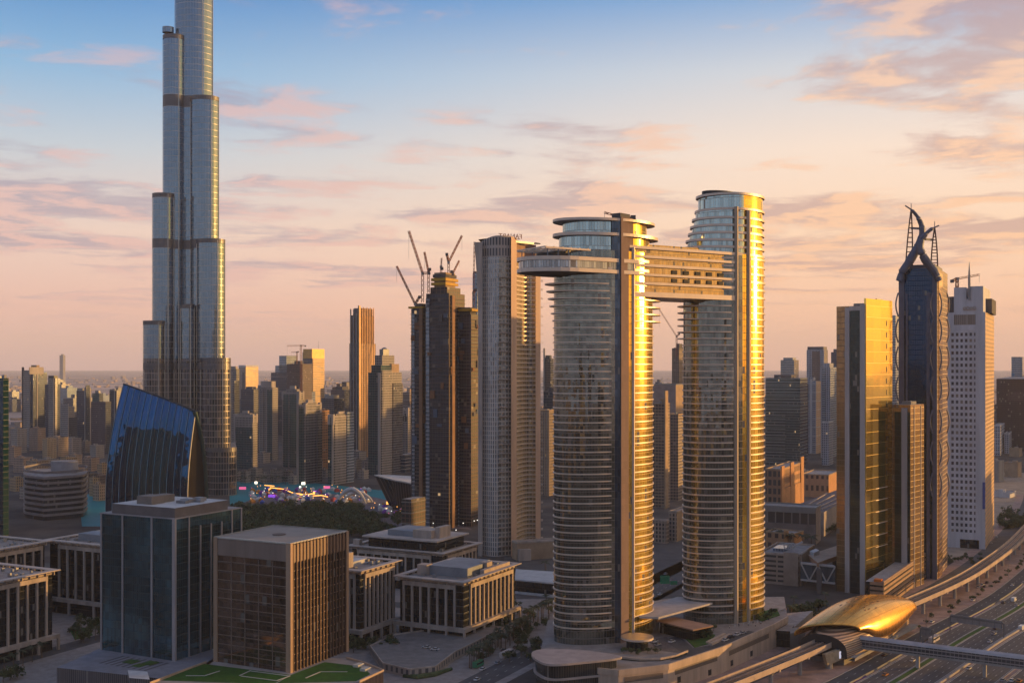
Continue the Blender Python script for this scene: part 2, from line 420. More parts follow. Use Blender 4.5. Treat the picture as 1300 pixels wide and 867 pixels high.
for t in (10.6, 20.6, 22.6, 34.5, 37.7, 53, 56.6, 76, 78.6, 99): strip(kb, t, t+.45, .16, 0, 0, None, .02)
struct('kerbs', kb, KERB)
md = MB(); strip(md, 35, 37.7, .17, 0, 0, None, .02); struct('median_lawn', md, GRASS)
fl = MB()
for s0, s1, t0, t1 in ((150, 210, 20.9, 22.4), (330, 420, 20.9, 22.5), (440, 560, 103.2, 110)):
    i0 = min(range(len(RS)), key=lambda k: abs(RS[k]-s0)); i1 = min(range(len(RS)), key=lambda k: abs(RS[k]-s1)); strip(fl, t0, t1, .12, 0, i0, i1)
i0 = min(range(len(RS)), key=lambda k: abs(RS[k]-300)); i1 = min(range(len(RS)), key=lambda k: abs(RS[k]-470))
struct('flower_bed', fl, PURPLE)
mk = MB()
def dashes(t, s0, s1, on, off, w=.22):
    s = s0
    while s < s1:
        (a, d) = rat(s, t); (b, _) = rat(s+on, t); q = (d.y*w*.5, -d.x*w*.5)
        mk.face([(a[0]-q[0], a[1]-q[1], .036), (a[0]+q[0], a[1]+q[1], .036), (b[0]+q[0], b[1]+q[1], .036), (b[0]-q[0], b[1]-q[1], .036)]); s += on+off
for t in (27, 30.8, 41.8, 45.6, 49.4, 60.8, 64.6, 68.4, 72.2, 83, 87, 91, 95): dashes(t, 10, 900, 3, 7)
for t in (15.6, 111): dashes(t, 10, 900, 3, 7)
for t in (23.6, 34, 38.6, 52.4, 57.6, 75.4, 79.6, 98.4): dashes(t, 5, 1000, 9.7, .3, .28)
struct('road_markings', mk, LINE)

# streets of the office district on the left
ST = Fr((-16, 560), U, V)
struct('side_street', MB().face([(*p, .03) for p in ST.r(-60, 420, -8, 8)]), ASPH)
struct('side_street_paving', MB().face([(*p, .02) for p in ST.r(-60, 420, -13, 22)]), PAVE)
sm = MB()
for k in range(40):
    for b in (-3, 3): sm.face([(*p, .036) for p in ST.r(-60+k*9, -57+k*9, b-.11, b+.11)])
struct('street_markings', sm, LINE)
L2 = Fr((-300, 640), U, V)
struct('cross_street', MB().face([(*p, .028) for p in Fr((-24, 705)).r(0, 14, 0, 420)]), ASPH)
sheet('district_paving', [(-420, 520), (-20, 520), (60, 720), (40, 900), (-380, 860)], .012, PAVE)
sheet('street_by_blocks', Fr((-262, 600)).r(-40, 260, -10, 4), .034, ASPH)
sheet('roundabout_lawn', [G(95, 812), G(118, 806), G(112, 796), G(88, 799)], .05, GRASS)
sheet('mall_forecourt', [G(820, 770), G(880, 770), G(880, 690), G(820, 690)], .02, ASPH)
sheet('mall_roadway', [G(640, 760), G(800, 760), G(880, 700), G(1000, 700), G(1000, 640), G(640, 690)], .016, ASPH)
sheet('sand_lot', [G(1180, 705), G(1330, 740), G(1330, 600), G(1250, 600)], .015, SANDV)
sheet('dark_shrub_ground', [G(1272, 672), G(1300, 668), G(1330, 655), G(1300, 652)], .03, GRASS)
# ================================================================== the twin towers joined by a bridge
DECK = 12.0
PHI = atan2(45, 72)
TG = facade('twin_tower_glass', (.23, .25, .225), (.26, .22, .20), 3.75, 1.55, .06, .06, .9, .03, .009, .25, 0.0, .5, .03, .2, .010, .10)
TG_SUN = facade('twin_tower_sunglow_glass', (1.0, .64, .12), (.40, .26, .10), 3.75, 2.3, .06, .07, .85, .10, .004, .15, 0.0, .5, .05, .3, .008)  # copy of the tower glass with the sunset glow painted into its colour
BG = facade('bridge_glass', (.55, .40, .22), (.34, .25, .16), 3.75, 1.3, .05, .10, .85, .12, .005, .18, 0.0, .5, .06)
CYAN = facade('pale_teal_glass', (.45, .58, .60), (.40, .36, .30), 8.0, 1.5, .03, .08, .8, .06, .004, .25, 0.0)
def px_of(p): return CX+F*p[0]/p[1]
def visible_front(c, a, b, phi, k0, k1, n=160, **kw):
    """the camera side of an ellipse between two bearings, left to right"""
    pts = ell(c, a, b, phi, n, **kw); cand = []
    for i, p in enumerate(pts):
        q = pts[(i+1) % n]; nx, ny = (q[1]-p[1]), -(q[0]-p[0])
        if nx*p[0]+ny*p[1] < 0 and k0 <= px_of(p) <= k1: cand.append((px_of(p), p))
    return [p for _, p in sorted(cand)]
def surf(c, a, b, phi, k, **kw):
    v = visible_front(c, a, b, phi, k-1.2, k+1.2, 1440, **kw); return min(v, key=lambda p: abs(px_of(p)-k))
def arcs(c, a, b, phi, k0, k1, n=160, **kw):
    """ellipse outline as open runs leaving out the stretch hidden by the piers (bearings k0..k1 on the camera side)"""
    pts = ell(c, a, b, phi, n, **kw); keep = []
    for i, p in enumerate(pts):
        q = pts[(i+1) % n]; nx, ny = (q[1]-p[1]), -(q[0]-p[0])
        keep.append(not (nx*p[0]+ny*p[1] < 0 and k0 <= px_of(p) <= k1))
    st = next(i for i in range(n) if keep[i] and not keep[i-1])
    run = []
    for j in range(n):
        i = (st+j) % n
        if keep[i]: run.append(i)
    return run
def banded(root, c, a, b, phi, k0, k1, z0, z1, fh, h=.62, out=.55, ext=None, n=120, skip=()):
    z = z0; i = 0
    while z < z1-1:
        el, er = ext(z) if ext else (0, 0)
        if not any(s0 < z < s1 for s0, s1 in skip):
            run = arcs(c, a, b, phi, k0, k1, n)
            inn = ell(c, a, b, phi, n); ou = ell(c, a, b, phi, n, el=el, er=er, off=out)
            ring(MB(), [inn[q] for q in run], [ou[q] for q in run], z, z+h).build('floor_band', ALU, root)
        z += fh; i += 1
# ---- nearer tower
T1 = (48.8, 605.0); A1, B1 = 30.0, 17.0
t1 = thing('glass_tower', 'nearer of the two bridged glass towers, curved, with long deck cantilevered to its left', 'tower', (T1[0], T1[1], DECK))
K0, K1 = 777.5, 801.5
def glass_shell(root, name, c, a, b, phi, z0, z1, ksplit, mats, n=96, el=0, er=0, top=None):
    """curved wall: the part left of the piers in one glass, the sunward end in its copy with sunset glow painted in"""
    pts = ell(c, a, b, phi, n, el=el, er=er); mb = MB(); u = 0
    for i in range(n):
        p, q = pts[i], pts[(i+1) % n]; mid = ((p[0]+q[0])/2, (p[1]+q[1])/2); nx, ny = q[1]-p[1], -(q[0]-p[0])
        front = nx*p[0]+ny*p[1] < 0
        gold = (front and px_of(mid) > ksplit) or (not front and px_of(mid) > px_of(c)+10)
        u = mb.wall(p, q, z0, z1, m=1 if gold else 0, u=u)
    mb.face([(p[0], p[1], z1) for p in pts], None, 2)
    return mb.build(name, mats+[ROOFG], root)
glass_shell(t1, 'glass_wall', T1, A1, B1, PHI, DECK, 214, 790, [TG, TG_SUN])
def ext1(z):
    el = max(0.0, (z-176)/30*8.0) if z > 176 else 0.0
    er = 5.0 if 176 < z < 193 else 0.0
    return el, er
banded(t1, T1, A1, B1, PHI, K0, K1, 20.0, 200, 3.75, ext=ext1)
banded(t1, T1, A1, B1, PHI, K0, K1, 203.5, 214, 5.0, h=1.4, out=1.2)
# drum, its two roof discs
for nm, z0, z1, el, er, mats in (('upper_drum', 214, 221.5, -2.0, -1.0, [CYAN, TG_SUN]), ('top_drum', 222.5, 229, -4.5, -3.0, [CYAN, TG_SUN])):
    glass_shell(t1, nm, T1, A1-1, B1-1.5, PHI, z0, z1, 790, mats, el=el, er=er)
for z, el, er, h in ((221.3, .5, 3.5, 1.5), (229, .5, 1.0, 1.3)):
    o = ell(T1, A1+1, B1+1.5, PHI, 72, el=el-1, er=er-1); MB().prism(o, z, z+h, 0, 1, True).build('roof_disc', [ALU, ROOFG], t1)
# pier: dark glazed flank and stone face
sp = surf(T1, A1, B1, PHI, 787); cf = Fr((sp[0]*.9965, sp[1]*.9965), (sin(radians(40)), cos(radians(40))), (-cos(radians(14)), sin(radians(14))))
la, lb = slide(cf.C, cf.u, 802), slide(cf.C, cf.v, 777)
pm = MB(); pm.prism([cf.C, cf.p(la, 0), cf.p(la, lb), cf.p(0, lb)], DECK, 229, 0, 1)
pm.build('pier', [facade('pier_dark_glass', (.10, .13, .17), (.05, .05, .06), 3.75, 2.2, .04, .05, .7, .07), ROOFG], t1)
q0 = Fr(cf.p(.02, -.25), cf.u, (-cf.u[1], cf.u[0]))
MB().prism(q0.r(.3, la+.4, -.35, .4), DECK, 231.0, 0).build('pier_stone_face', facade('pier_stone', (.21, .135, .115), (.15, .095, .08), 3.75, 1.9, .03, .03, 0, .92, 0, .08, 0, .6, 0), t1)
MB().prism(Fr(cf.p(-.25, lb-.1), cf.u, cf.v).r(-.4, .5, 0, 1.6), DECK, 208, 0).build('pier_stone_edge', STONE_P, t1)
r8 = surf(T1, A1, B1, PHI, 803.5); MB().prism(Fr((r8[0], r8[1]-.7)).r(0, 1.2, -.6, .8), DECK, 216).build('pier_stone_edge', ALU, t1)
MB().prism(q0.r(.8, la*.9, .6, 6), 228.9, 233.2).build('roof_housing', CONC_D, t1)

# ---- farther tower
T2 = (120.6, 650.0); A2, B2 = 26.5, 17.0
t2 = thing('glass_tower', 'taller curved glass tower on the right of the bridge with terraced rounded top', 'tower', (T2[0], T2[1], DECK))
K2, K3 = 931.5, 951.5
glass_shell(t2, 'glass_wall', T2, A2, B2, PHI, DECK, 216.5, 944, [TG, TG_SUN])
banded(t2, T2, A2, B2, PHI, K2, K3, 18.0, 190, 3.6, ext=lambda z: (4.0, 0) if z > 168 else (0, 0))
banded(t2, T2, A2, B2, PHI, K2, K3, 192, 216, 4.3, h=1.1)
lev = [(216.5, 220.5, 0), (220.5, 224.5, -2.4), (224.5, 228.6, -4.2), (228.6, 232.7, -6.2), (232.7, 237, -8.0), (237, 242, -9.8), (242, 249.5, -12.5)]
for k, (z0, z1, el) in enumerate(lev):
    glass_shell(t2, 'terrace_storey', T2, A2-.8, B2-.8, PHI, z0, z1, 944, [CYAN, TG_SUN], el=el)
    MB().prism(ell(T2, A2, B2, PHI, 72, el=el+2.2, er=.4), z0-.9, z0+.35, 0, 1, True).build('terrace_slab', [ALU, ROOFG], t2)
MB().prism(ell(T2, A2, B2, PHI, 72, el=-11.5, er=.5), 249.5, 250.8, 0, 1, True).build('roof_disc', [ALU, ROOFG], t2)
MB().prism(ell((T2[0]-3, T2[1]), 11, 7, PHI, 24), 250.8, 253).build('roof_housing', DARK, t2); rh_ = col.objects[-1]
MB().bar((T2[0]+4, T2[1], 253), (T2[0]+11, T2[1]+3, 253), .8).build('roof_rail', STEEL, rh_)
for k in (934, 949.5):
    p = surf(T2, A2, B2, PHI, k); f = Fr((p[0], p[1]-.8))
    MB().prism(f.r(0, 1.9, -.8, .9), DECK, 242.5 if k < 940 else 241).build('stone_pier', plain('warm_stone', (.50, .38, .27), .6, streak=True), t2)
# ---- bridge: a thing of its own, spanning both
DX = (cos(PHI), sin(PHI)); DN = (-sin(PHI), cos(PHI))
br = thing('sky_bridge', 'long multi storey bridge deck hung between the two curved glass towers', 'bridge', (84, 628, 190))
bf = Fr(T1, DX, DN)
def capsule(s0, s1, w, n=14, rl=True):
    pts = [bf.p(s1, -w), bf.p(s1, w)]
    if rl:
        for i in range(n+1):
            t = pi/2+pi*i/n; pts.append(bf.p(s0+w*1.25+w*1.25*cos(t), w*sin(t)))
    else: pts += [bf.p(s0, w), bf.p(s0, -w)]
    return pts
SPAN = sqrt((T2[0]-T1[0])**2+(T2[1]-T1[1])**2)
MB().prism(capsule(6, SPAN+2, 14.5, rl=False), 192, 216, 0, 1, True).build('bridge_hall', [BG, ROOFG], br)
for z, h, s1 in ((190.6, 2.6, SPAN+3), (197, 1.3, SPAN+13), (201.6, 1.2, SPAN+14), (206.4, 1.4, SPAN+13), (211, 1.3, SPAN+13), (215.6, 1.5, SPAN+3)):
    MB().prism(capsule(4, s1 if False else SPAN+4, 16.6, rl=False), z, z+h, 0, 0, True).build('deck_edge', ALU, br)
MB().prism(capsule(10, SPAN-6, 6, rl=False), 217.1, 219.5, 0, 1).build('terrace_pavilion', [BG, ROOFG], br)
wf = facade('bridge_window', (.06, .06, .07), (.04, .04, .04), 4, 3, .02, .02, .6, .1)
for z in (203.3, 198.8):
    for k in range(5):
        s = 34+k*8.2; MB().prism(bf.r(s, s+3.4, -15.2, -14.4), z, z+2.1).build('window_recess', wf, br)
tip = -52.0
MB().prism(capsule(tip+1, 8, 17.2), 203, 208.5, 0, 1, True).build('cantilever_hall', [facade('cantilever_glass', (.40, .42, .44), (.20, .17, .16), 6, 1.4, .02, .16, .7, .1), ROOFG], br)
for z, h in ((201.8, 1.8), (207.6, 1.9)):
    MB().prism(capsule(tip, 9, 18.2), z, z+h, 0, 1, True).build('deck_edge', [ALU, ROOFG], br)
rings = []
for z, w, s in ((201.8, 16.5, tip+2), (201.1, 13.5, tip+7), (200.7, 6, tip+18)):
    rings.append([(p[0], p[1], z) for p in capsule(s, -4, w)])
MB().loft(rings, 0, 0).build('soffit', CONC_D, br)
for s0, s1 in ((tip+2, -4),):
    mbp = MB()
    for w in (-13, -5, 5, 13): mbp.bar((*bf.p(s0+4, w), 213.6), (*bf.p(s1, w), 213.6), .9, .9)
    for k in range(9): mbp.bar((*bf.p(s0+4+k*5.2, -13.4), 214.0), (*bf.p(s0+4+k*5.2, 13.4), 214.0), .7, .6)
    pgo = mbp.build('pergola', ALU, br)
    for k in range(7):
        for w in (-12, 12): MB().bar((*bf.p(s0+6+k*6.4, w), 209.4), (*bf.p(s0+6+k*6.4, w), 213.4), .5).build('pergola_post', STEEL, pgo)
    MB().prism(capsule(tip+10, -6, 7), 209.4, 212.0, 0, 1).build('terrace_pavilion', [DARK, DARK], br)

# ================================================================== very tall stepped tower
YB = 1431.0; SB = YB/F
bk = thing('supertall_tower', 'immensely tall stepped glass tower with rounded tiers rising out of the picture', 'tower', (X(244, YB), YB, 0))
BKG = facade('supertall_glass', (.18, .28, .37), (.50, .45, .41), 7.6, 1.9, .06, .09, .88, .07, .003, .10, 0.0, .35, 0, .5, .003)
BKL = facade('supertall_low', (.11, .125, .15), (.32, .27, .25), 7.6, 3.2, .12, .16, .7, .12, .006, .40, 0.0, .4, .06, .4)
MECH = facade('mechanical_louvre', (.16, .15, .16), (.10, .10, .11), 1.6, 2.0, .3, .15, .4, .35, 0, .1, 0, .5, 0)
FIN = plain('steel_fin', (.62, .56, .48), .35, .8, var=.05)
def lobe(cx, r, dy, top, nm='tier', below=455, fins=True, cap=True):
    """rounded wing tier: half cylinder towards the street, running back to the core"""
    y = YB+dy; x = X(cx, y); w = r*y/F; zt = Z(top, y); zb = Z(below, y); kb = (YB+40)/y
    pts = [(x+w*cos(t), y+w*.9*sin(t)) for t in [pi+pi*i/20 for i in range(21)]]+[((x+w)*kb-1, y*kb), ((x-w)*kb+1, y*kb)]
    mb = MB(); n = len(pts)
    zs = [(0, min(zb, zt), 1)]+([(zb, zt, 0)] if zt > zb else [])
    for a, b, m in zs:
        u = 0
        for i in range(n): u = mb.wall(pts[i], pts[(i+1) % n], a, b, m=m, u=u)
    mb.face([(p[0], p[1], zt) for p in pts], None, 2)
    o = mb.build(nm, [BKG, BKL, ROOFG], bk)
    if cap:
        q = [(x+(w+.5)*cos(t), y+(w*.9+.5)*sin(t)) for t in [pi+pi*i/20 for i in range(21)]]
        ring(MB(), pts[:21], q, zt-3.5, zt+1.6).build('tier_parapet', MECH, bk)
    for py0, py1 in ((128, 142), (308, 319), (461, 469)):
        z1, z0 = Z(py0, YB), Z(py1, YB)
        if z1 < zt-4:
            q = [(x+(w+.35)*cos(t), y+(w*.9+.35)*sin(t)) for t in [pi+pi*i/20 for i in range(21)]]
            ring(MB(), pts[:21], q, z0, z1).build('mechanical_band', MECH, bk)
    if fins:
        for t in (pi*1.02, pi*1.72, pi*1.98):
            a = (x+(w+.25)*cos(t), y+(w*.9+.25)*sin(t)); MB().bar((*a, 0), (*a, zt), .8, .8).build('vertical_fin', FIN, bk)
    return o
lobe(246.5, 23.8, -6, -160, 'core_tier')
lobe(221, 13.6, -22, 48); MB().prism(ell((X(219.5, YB), YB-20), 7, 6, 0, 20), Z(48, YB), Z(41, YB)).build('roof_housing', BKG, bk)
lobe(260, 17.8, -28, 126)
lobe(207.5, 13.4, -36, 248)
lobe(268, 17.6, -42, 306)
lobe(195.8, 13.4, -50, 409)
lobe(274, 18.6, -55, 456)
lobe(281.5, 18.6, -66, 569)
lobe(238, 8.5, -46, 388); lobe(231, 12, -58, 520)
lobe(247, 13, -70, 590, cap=False)
lobe(247, 14, -3, -330, fins=False); lobe(247, 7, -1, -440, fins=False)

# ================================================================== curved pale hotel tower
YH = 929.0
hf = thing('curved_hotel_tower', 'pale concave hotel tower with arched parapet and roof sign, left of the bridged towers', 'tower', (X(645, YH), YH, 0))
HG = facade('hotel_grid', (.26, .30, .33), (.64, .55, .48), 3.75, 2.0, .16, .48, .6, .12, .006, .4, .0, .7, .1)
HB = facade('hotel_balcony_wall', (.26, .25, .22), (.52, .44, .36), 3.75, 3.0, .30, .30, .5, .2, .006, .4, .002, .7, .1)
zt = lambda py: Z(py, YH)
# front wall: gently bowed from px 607 to 650
fp = [];
for i in range(25):
    f = i/24; px = 607+f*42; yy = YH-14*(1-(2*f-1)**2)*.6+ (1-f)*7
    fp.append(P(px, yy))
tops = [zt(308)+ (zt(300)-zt(308))*min(1, sin(min(1, i/15)*pi/2)) for i in range(25)]
mb = MB(); u = 0
for i in range(24):
    m = 0 if i < 15 else 1
    u = mb.wall(fp[i], fp[i+1], 0, zt(327), m=m, u=u)
mb.build('front_wall', [HG, HB], hf)
mb = MB(); u = 0
for i in range(24):
    u = mb.wall((fp[i][0], fp[i][1]), fp[i+1], zt(327), tops[i], zt(327), tops[i+1], m=0, u=u)
mb.build('parapet_arcade', facade('hotel_arcade', (.07, .07, .08), (.48, .40, .35), 8.6, 2.6, .28, .45, .1, .4, 0, .2, 0, .8, 0), hf)
back = [P(686, YH+44), P(612, YH+40)]
lp = MB(); lp.wall((X(612, YH+40), YH+40), fp[0], 0, zt(308)); lp.build('side_wall', HG, hf)
# left edge pier flaring outward at the top
rings = []
for py in (705, 420, 380, 345, 320, 308):
    fl_ = max(0.0, (400-py)/92.0)**1.5*3.2; a = P(608.5, YH-1); x0 = a[0]-.8-fl_
    rings.append([(x0, a[1]-1.4, zt(py)), (a[0]+2.4, a[1]-2.4, zt(py)), (a[0]+2.4, a[1]+2, zt(py)), (x0, a[1]+3, zt(py))])
MB().loft(rings, 0, 0).build('flared_edge_pier', STONE, hf)
# pink pier, concave balcony bay, far pier
c0 = P(649, YH-5); pf = Fr(c0); MB().prism([c0, P(656, YH+8), P(655, YH+12), P(648, YH+4)], 0, zt(301), 0, 0).build('pier', plain('hotel_pier', (.55, .38, .29), .7, streak=True), hf)
c1 = P(680, YH+30); MB().prism([c1, P(686.3, YH+36), P(685, YH+42), P(679, YH+36)], 0, zt(314)).build('pier', MC['hotel_pier'], hf)
cc = []
for i in range(15):
    f = i/14; px = 655+f*25.5; yy = YH+9+f*22+10*sin(pi*f)
    cc.append(P(px, yy))
mb = MB(); u = 0
for i in range(14): u = mb.wall(cc[i], cc[i+1], 0, zt(330), m=0, u=u)
mb.build('recessed_wall', facade('hotel_recess', (.62, .50, .28), (.50, .36, .24), 3.75, 3.2, .12, .35, .7, .18, .01, .35, .0, .7, .1), hf)
mb = MB(); u = 0
for i in range(14): u = mb.wall(cc[i], cc[i+1], zt(330), zt(306), m=0, u=u)
mb.build('recess_top_wall', plain('hotel_top', (.34, .20, .14), .7), hf)
hull = fp+[P(656, YH+8)]+cc[::4]+[c1, P(686.3, YH+36)]+back
MB().face([(p[0], p[1], zt(303)) for p in hull]).build('roof', ROOFG, hf)
mb = MB(); mb.wall(P(686.3, YH+36), back[0], 0, zt(314)); mb.wall(back[0], back[1], 0, zt(310)); mb.build('rear_wall', HB, hf)
k = 0
for z in [6+3.75*j for j in range(62)]:
    ou = [(p[0]*.9978, p[1]*.9978) for p in cc]
    ring(MB(), cc, ou, z, z+1.0).build('balcony', ALU, hf) if z < zt(334) else None
for z in [8+7.5*j for j in range(30)]:
    q = fp[15:25]; ou = [(p[0]*.9985, p[1]*.9985-.4) for p in q]; ring(MB(), q, ou, z, z+.9).build('balcony', STONE, hf)
    ep = [P(686.4, YH+36.2), P(686.9, YH+42)]; ring(MB(), ep, [(p[0]+1.6, p[1]) for p in ep], z, z+1.0).build('end_balcony', STONE, hf)
MB().prism([P(655, YH+6), P(678, YH+22), P(676, YH+30), P(654, YH+14)], zt(307), zt(304.5), 0, 0, True).build('roof_canopy', STEEL, hf)
def text(name, s, size, loc, rx, rz, mat, parent=None, depth=.3, mirror=False):
    cu = bpy.data.curves.new(name, 'FONT'); cu.body = s; cu.size = size; cu.extrude = depth; cu.align_x = 'CENTER'
    o = bpy.data.objects.new(name, cu); col.objects.link(o); dg = bpy.context.evaluated_depsgraph_get()
    me = bpy.data.meshes.new_from_object(o.evaluated_get(dg)); bpy.data.objects.remove(o)
    R = Matrix.Translation(loc) @ Matrix.Rotation(rz, 4, 'Z') @ Matrix.Rotation(rx, 4, 'X') @ (Matrix.Scale(-1, 4, (1, 0, 0)) if mirror else Matrix())
    off = OFF.get(parent.name, Vector((0, 0, 0))) if parent else Vector((0, 0, 0))
    me.transform(Matrix.Translation(-off) @ R); me.materials.clear(); me.materials.append(mat)
    q = bpy.data.objects.new(name, me); col.objects.link(q)
    if parent: q.parent = parent; OFF[q.name] = off
    return q
rs = thing('roof_sign', 'open metal letters on the roof of the pale hotel tower, seen from behind', 'sign', (X(646, YH), YH, zt(301)))
text('letters', 'FANART', 5.4, (X(648, YH), YH+2, zt(302.5)), pi/2, radians(20), plain('sign_rust', (.42, .20, .12), .6), rs, .25, True)
MB().bar((X(636, YH), YH-3, zt(302.6)), (X(660, YH), YH+7, zt(302.6)), .5).build('sign_frame', STEEL, rs)
# ================================================================== towers: a generic builder and the right-hand side
def tower(name, label, pc, Y, pl, pr, top, main, right=None, feats=(), roof=None, cat='tower', group=None, base=0.0, ang=27.0, shaft='shaft'):
    f, lu, lv = block_frame(pc, Y, pl, pr, ang); zt = Z(top, Y)
    r = thing(name, label, cat, (*f.p(lu*.5, lv*.5), base), group)
    mb = MB(); q = f.r(0, lu, 0, lv); u = 0
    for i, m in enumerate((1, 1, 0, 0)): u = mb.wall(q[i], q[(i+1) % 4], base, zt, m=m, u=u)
    mb.face([(*p, zt) for p in q], None, 2)
    mb.build(shaft, [main, right or main, roof or ROOFG], r)
    for ft in feats:
        k = ft[0]
        if k == 'pier':            # vertical strip standing proud of a face, between two bearings
            _, nm, p0, p1, ptop, mat, pr_ = ft[:7]; z0 = Z(ft[7], Y) if len(ft) > 7 else base
            m = (p0+p1)/2
            if m > pc: a0, a1 = sorted((slide(f.C, f.u, p0), slide(f.C, f.u, p1))); rc = f.r(a0, a1, -pr_, .4)
            else: b0, b1 = sorted((slide(f.C, f.v, p0), slide(f.C, f.v, p1))); rc = f.r(-pr_, .4, b0, b1)
            MB().prism(rc, z0, Z(ptop, Y), 0, 0, True).build(nm, mat, r)
        elif k == 'crown':
            _, nm, ins, ptop, mat = ft[:5]; z0 = zt if len(ft) < 6 else Z(ft[5], Y)
            MB().prism(f.r(lu*ins, lu*(1-ins), lv*ins, lv*(1-ins)), z0-.02, Z(ptop, Y), 0, 1).build(nm, [mat, ROOFG], r)
        elif k == 'plant':
            _, nm, a0, a1, b0, b1, ptop, mat = ft; MB().prism(f.r(lu*a0, lu*a1, lv*b0, lv*b1), zt-.02, Z(ptop, Y), 0, 0).build(nm, mat, r)
        elif k == 'bands':
            _, nm, n, h, mat, pr_ = ft
            for i in range(n):
                z = base+(zt-base)*(i+1)/(n+.3); ring(MB(), [f.p(0, lv), f.C, f.p(lu, 0)], [f.p(-pr_, lv), f.p(-pr_, -pr_), f.p(lu, -pr_)], z, z+h).build(nm, mat, r)
        elif k == 'fins':
            _, nm, side, n, w, mat, pr_, ptop = ft; L = lu if side == 'r' else lv
            for i in range(n):
                s = L*(i+.5)/n; rc = f.r(s-w/2, s+w/2, -pr_, .2) if side == 'r' else f.r(-pr_, .2, s-w/2, s+w/2)
                MB().prism(rc, base, Z(ptop, Y)).build(nm, mat, r)
        elif k == 'parapet':
            _, nm, h, mat = ft; t = .6
            mbp = MB()
            for rc in (f.r(-.2, lu+.2, -.2, t), f.r(-.2, lu+.2, lv-t, lv+.2), f.r(-.2, t, t, lv-t), f.r(lu-t, lu+.2, t, lv-t)): mbp.prism(rc, zt, zt+h, 0, 0)
            mbp.build(nm, mat, r)
    if cat in ('tower', 'office tower', 'office block') and Y < 2600:
        for i in range(3): a, b = rnd.uniform(.12, .8), rnd.uniform(.12, .8); MB().prism(f.r(lu*a, lu*a+rnd.uniform(1.5, 3), lv*b, lv*b+rnd.uniform(1.5, 3.5)), zt-.03, zt+rnd.uniform(1.2, 2.6)).build('roof_unit', rnd.choice((PLANT, CONC)), r)
    return r, f, lu, lv, zt
FRAME = plain('grey_frame', (.52, .46, .43), .6, streak=True)
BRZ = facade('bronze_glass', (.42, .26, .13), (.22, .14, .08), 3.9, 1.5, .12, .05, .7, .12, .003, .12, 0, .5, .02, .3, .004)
GOLD = facade('bronze_sunglow_glass', (1.0, .70, .18), (.50, .34, .11), 7.8, 12.0, .025, .004, .95, .09, .002, .10, 0, .5, 0, .4, .007)  # sunset reflection painted gold into the glass of the right face
DKG = facade('deep_green_glass', (.035, .06, .065), (.03, .04, .045), 3.9, 1.5, .08, .06, .55, .06, .004, .3, 0)
# bronze tower
r, f, lu, lv, zt = tower('bronze_tower', 'bronze glass tower with right face coloured sunset gold and dark slot in grey frame', 1099, 770, 1062, 1132, 388, BRZ, GOLD, [
    ('pier', 'frame', 1073.5, 1079, 390, FRAME, 1.2), ('pier', 'frame', 1092.5, 1098.6, 386, FRAME, 1.2),
    ('pier', 'dark_slot', 1079.5, 1092, 394, DKG, .35), ('pier', 'frame', 1079, 1092.5, 388.5, FRAME, 1.1, 394), ('plant', 'roof_housing', .2, .7, .25, .6, 384, CONC)], ang=41)
MB().prism(f.r(-.3, lu, -.5, 1.0), 8, Z(378.8, 770), 0, 0, True).build('sunglow_face', [GOLD], r)
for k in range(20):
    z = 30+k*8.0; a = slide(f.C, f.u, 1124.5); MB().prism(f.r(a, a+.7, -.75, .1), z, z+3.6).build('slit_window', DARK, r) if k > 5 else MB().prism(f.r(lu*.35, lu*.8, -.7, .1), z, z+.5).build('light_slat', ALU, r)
MB().bar((*f.p(lu*.5, 2), Z(378, 770)), (*f.p(lu*.8, 3), Z(378, 770)), 1.0).build('roof_rail', STEEL, r)
# second bronze block
tower('bronze_block', 'lower bronze glass office block between the gold faced tower and the horned tower', 1156, 790, 1133, 1173, 514, BRZ, facade('bronze_dull', (.50, .32, .15), (.30, .20, .10), 3.9, 9, .10, .02, .7, .15, .003, .15, 0, .5, 0, .3),
      [('pier', 'frame', 1145, 1152, 518, FRAME, 1.0), ('pier', 'dark_slot', 1136, 1145, 523, DKG, .4), ('pier', 'dark_slot', 1152.4, 1155.7, 523, DKG, .4), ('plant', 'roof_housing', .3, .7, .2, .7, 510, CONC),
       ('fins', 'light_slat_fin', 'r', 2, .5, FRAME, .4, 516)], cat='office block', ang=40)
# striped podium
f, lu, lv = block_frame(1121, 720, 1103, 1176.5, 31); zt = 18.6
pd = thing('striped_podium', 'low podium block with slanting brown and cream stripes beside the railway', 'office block', (*f.p(lu/2, lv/2), 0))
mb = MB(); q = f.r(0, lu, 0, 11); mb.prism(q, 0, zt-1, 0, 1); mb.build('podium_wall', [DGLASS, ROOFG], pd)
for i in range(6): ring(MB(), [f.p(0, 8), f.C, f.p(lu, 0)], [f.p(-.7, 8), f.p(-.7, -.7), f.p(lu, -.7)], 1.0+i*3.0, 2.7+i*3.0).build('stripe_band', plain('brown_band', (.36, .21, .13), .55), pd)
MB().prism(f.r(-.7, lu+.5, -.7, .3), zt-1.4, zt).build('parapet', STONE_P, pd)
MB().prism(f.r(1, 6, 1.5, 6), zt-1, zt+.6).build('roof_planter', plain('orange_flowers', (.6, .16, .03), .9, var=.4, scale=1.0), pd)
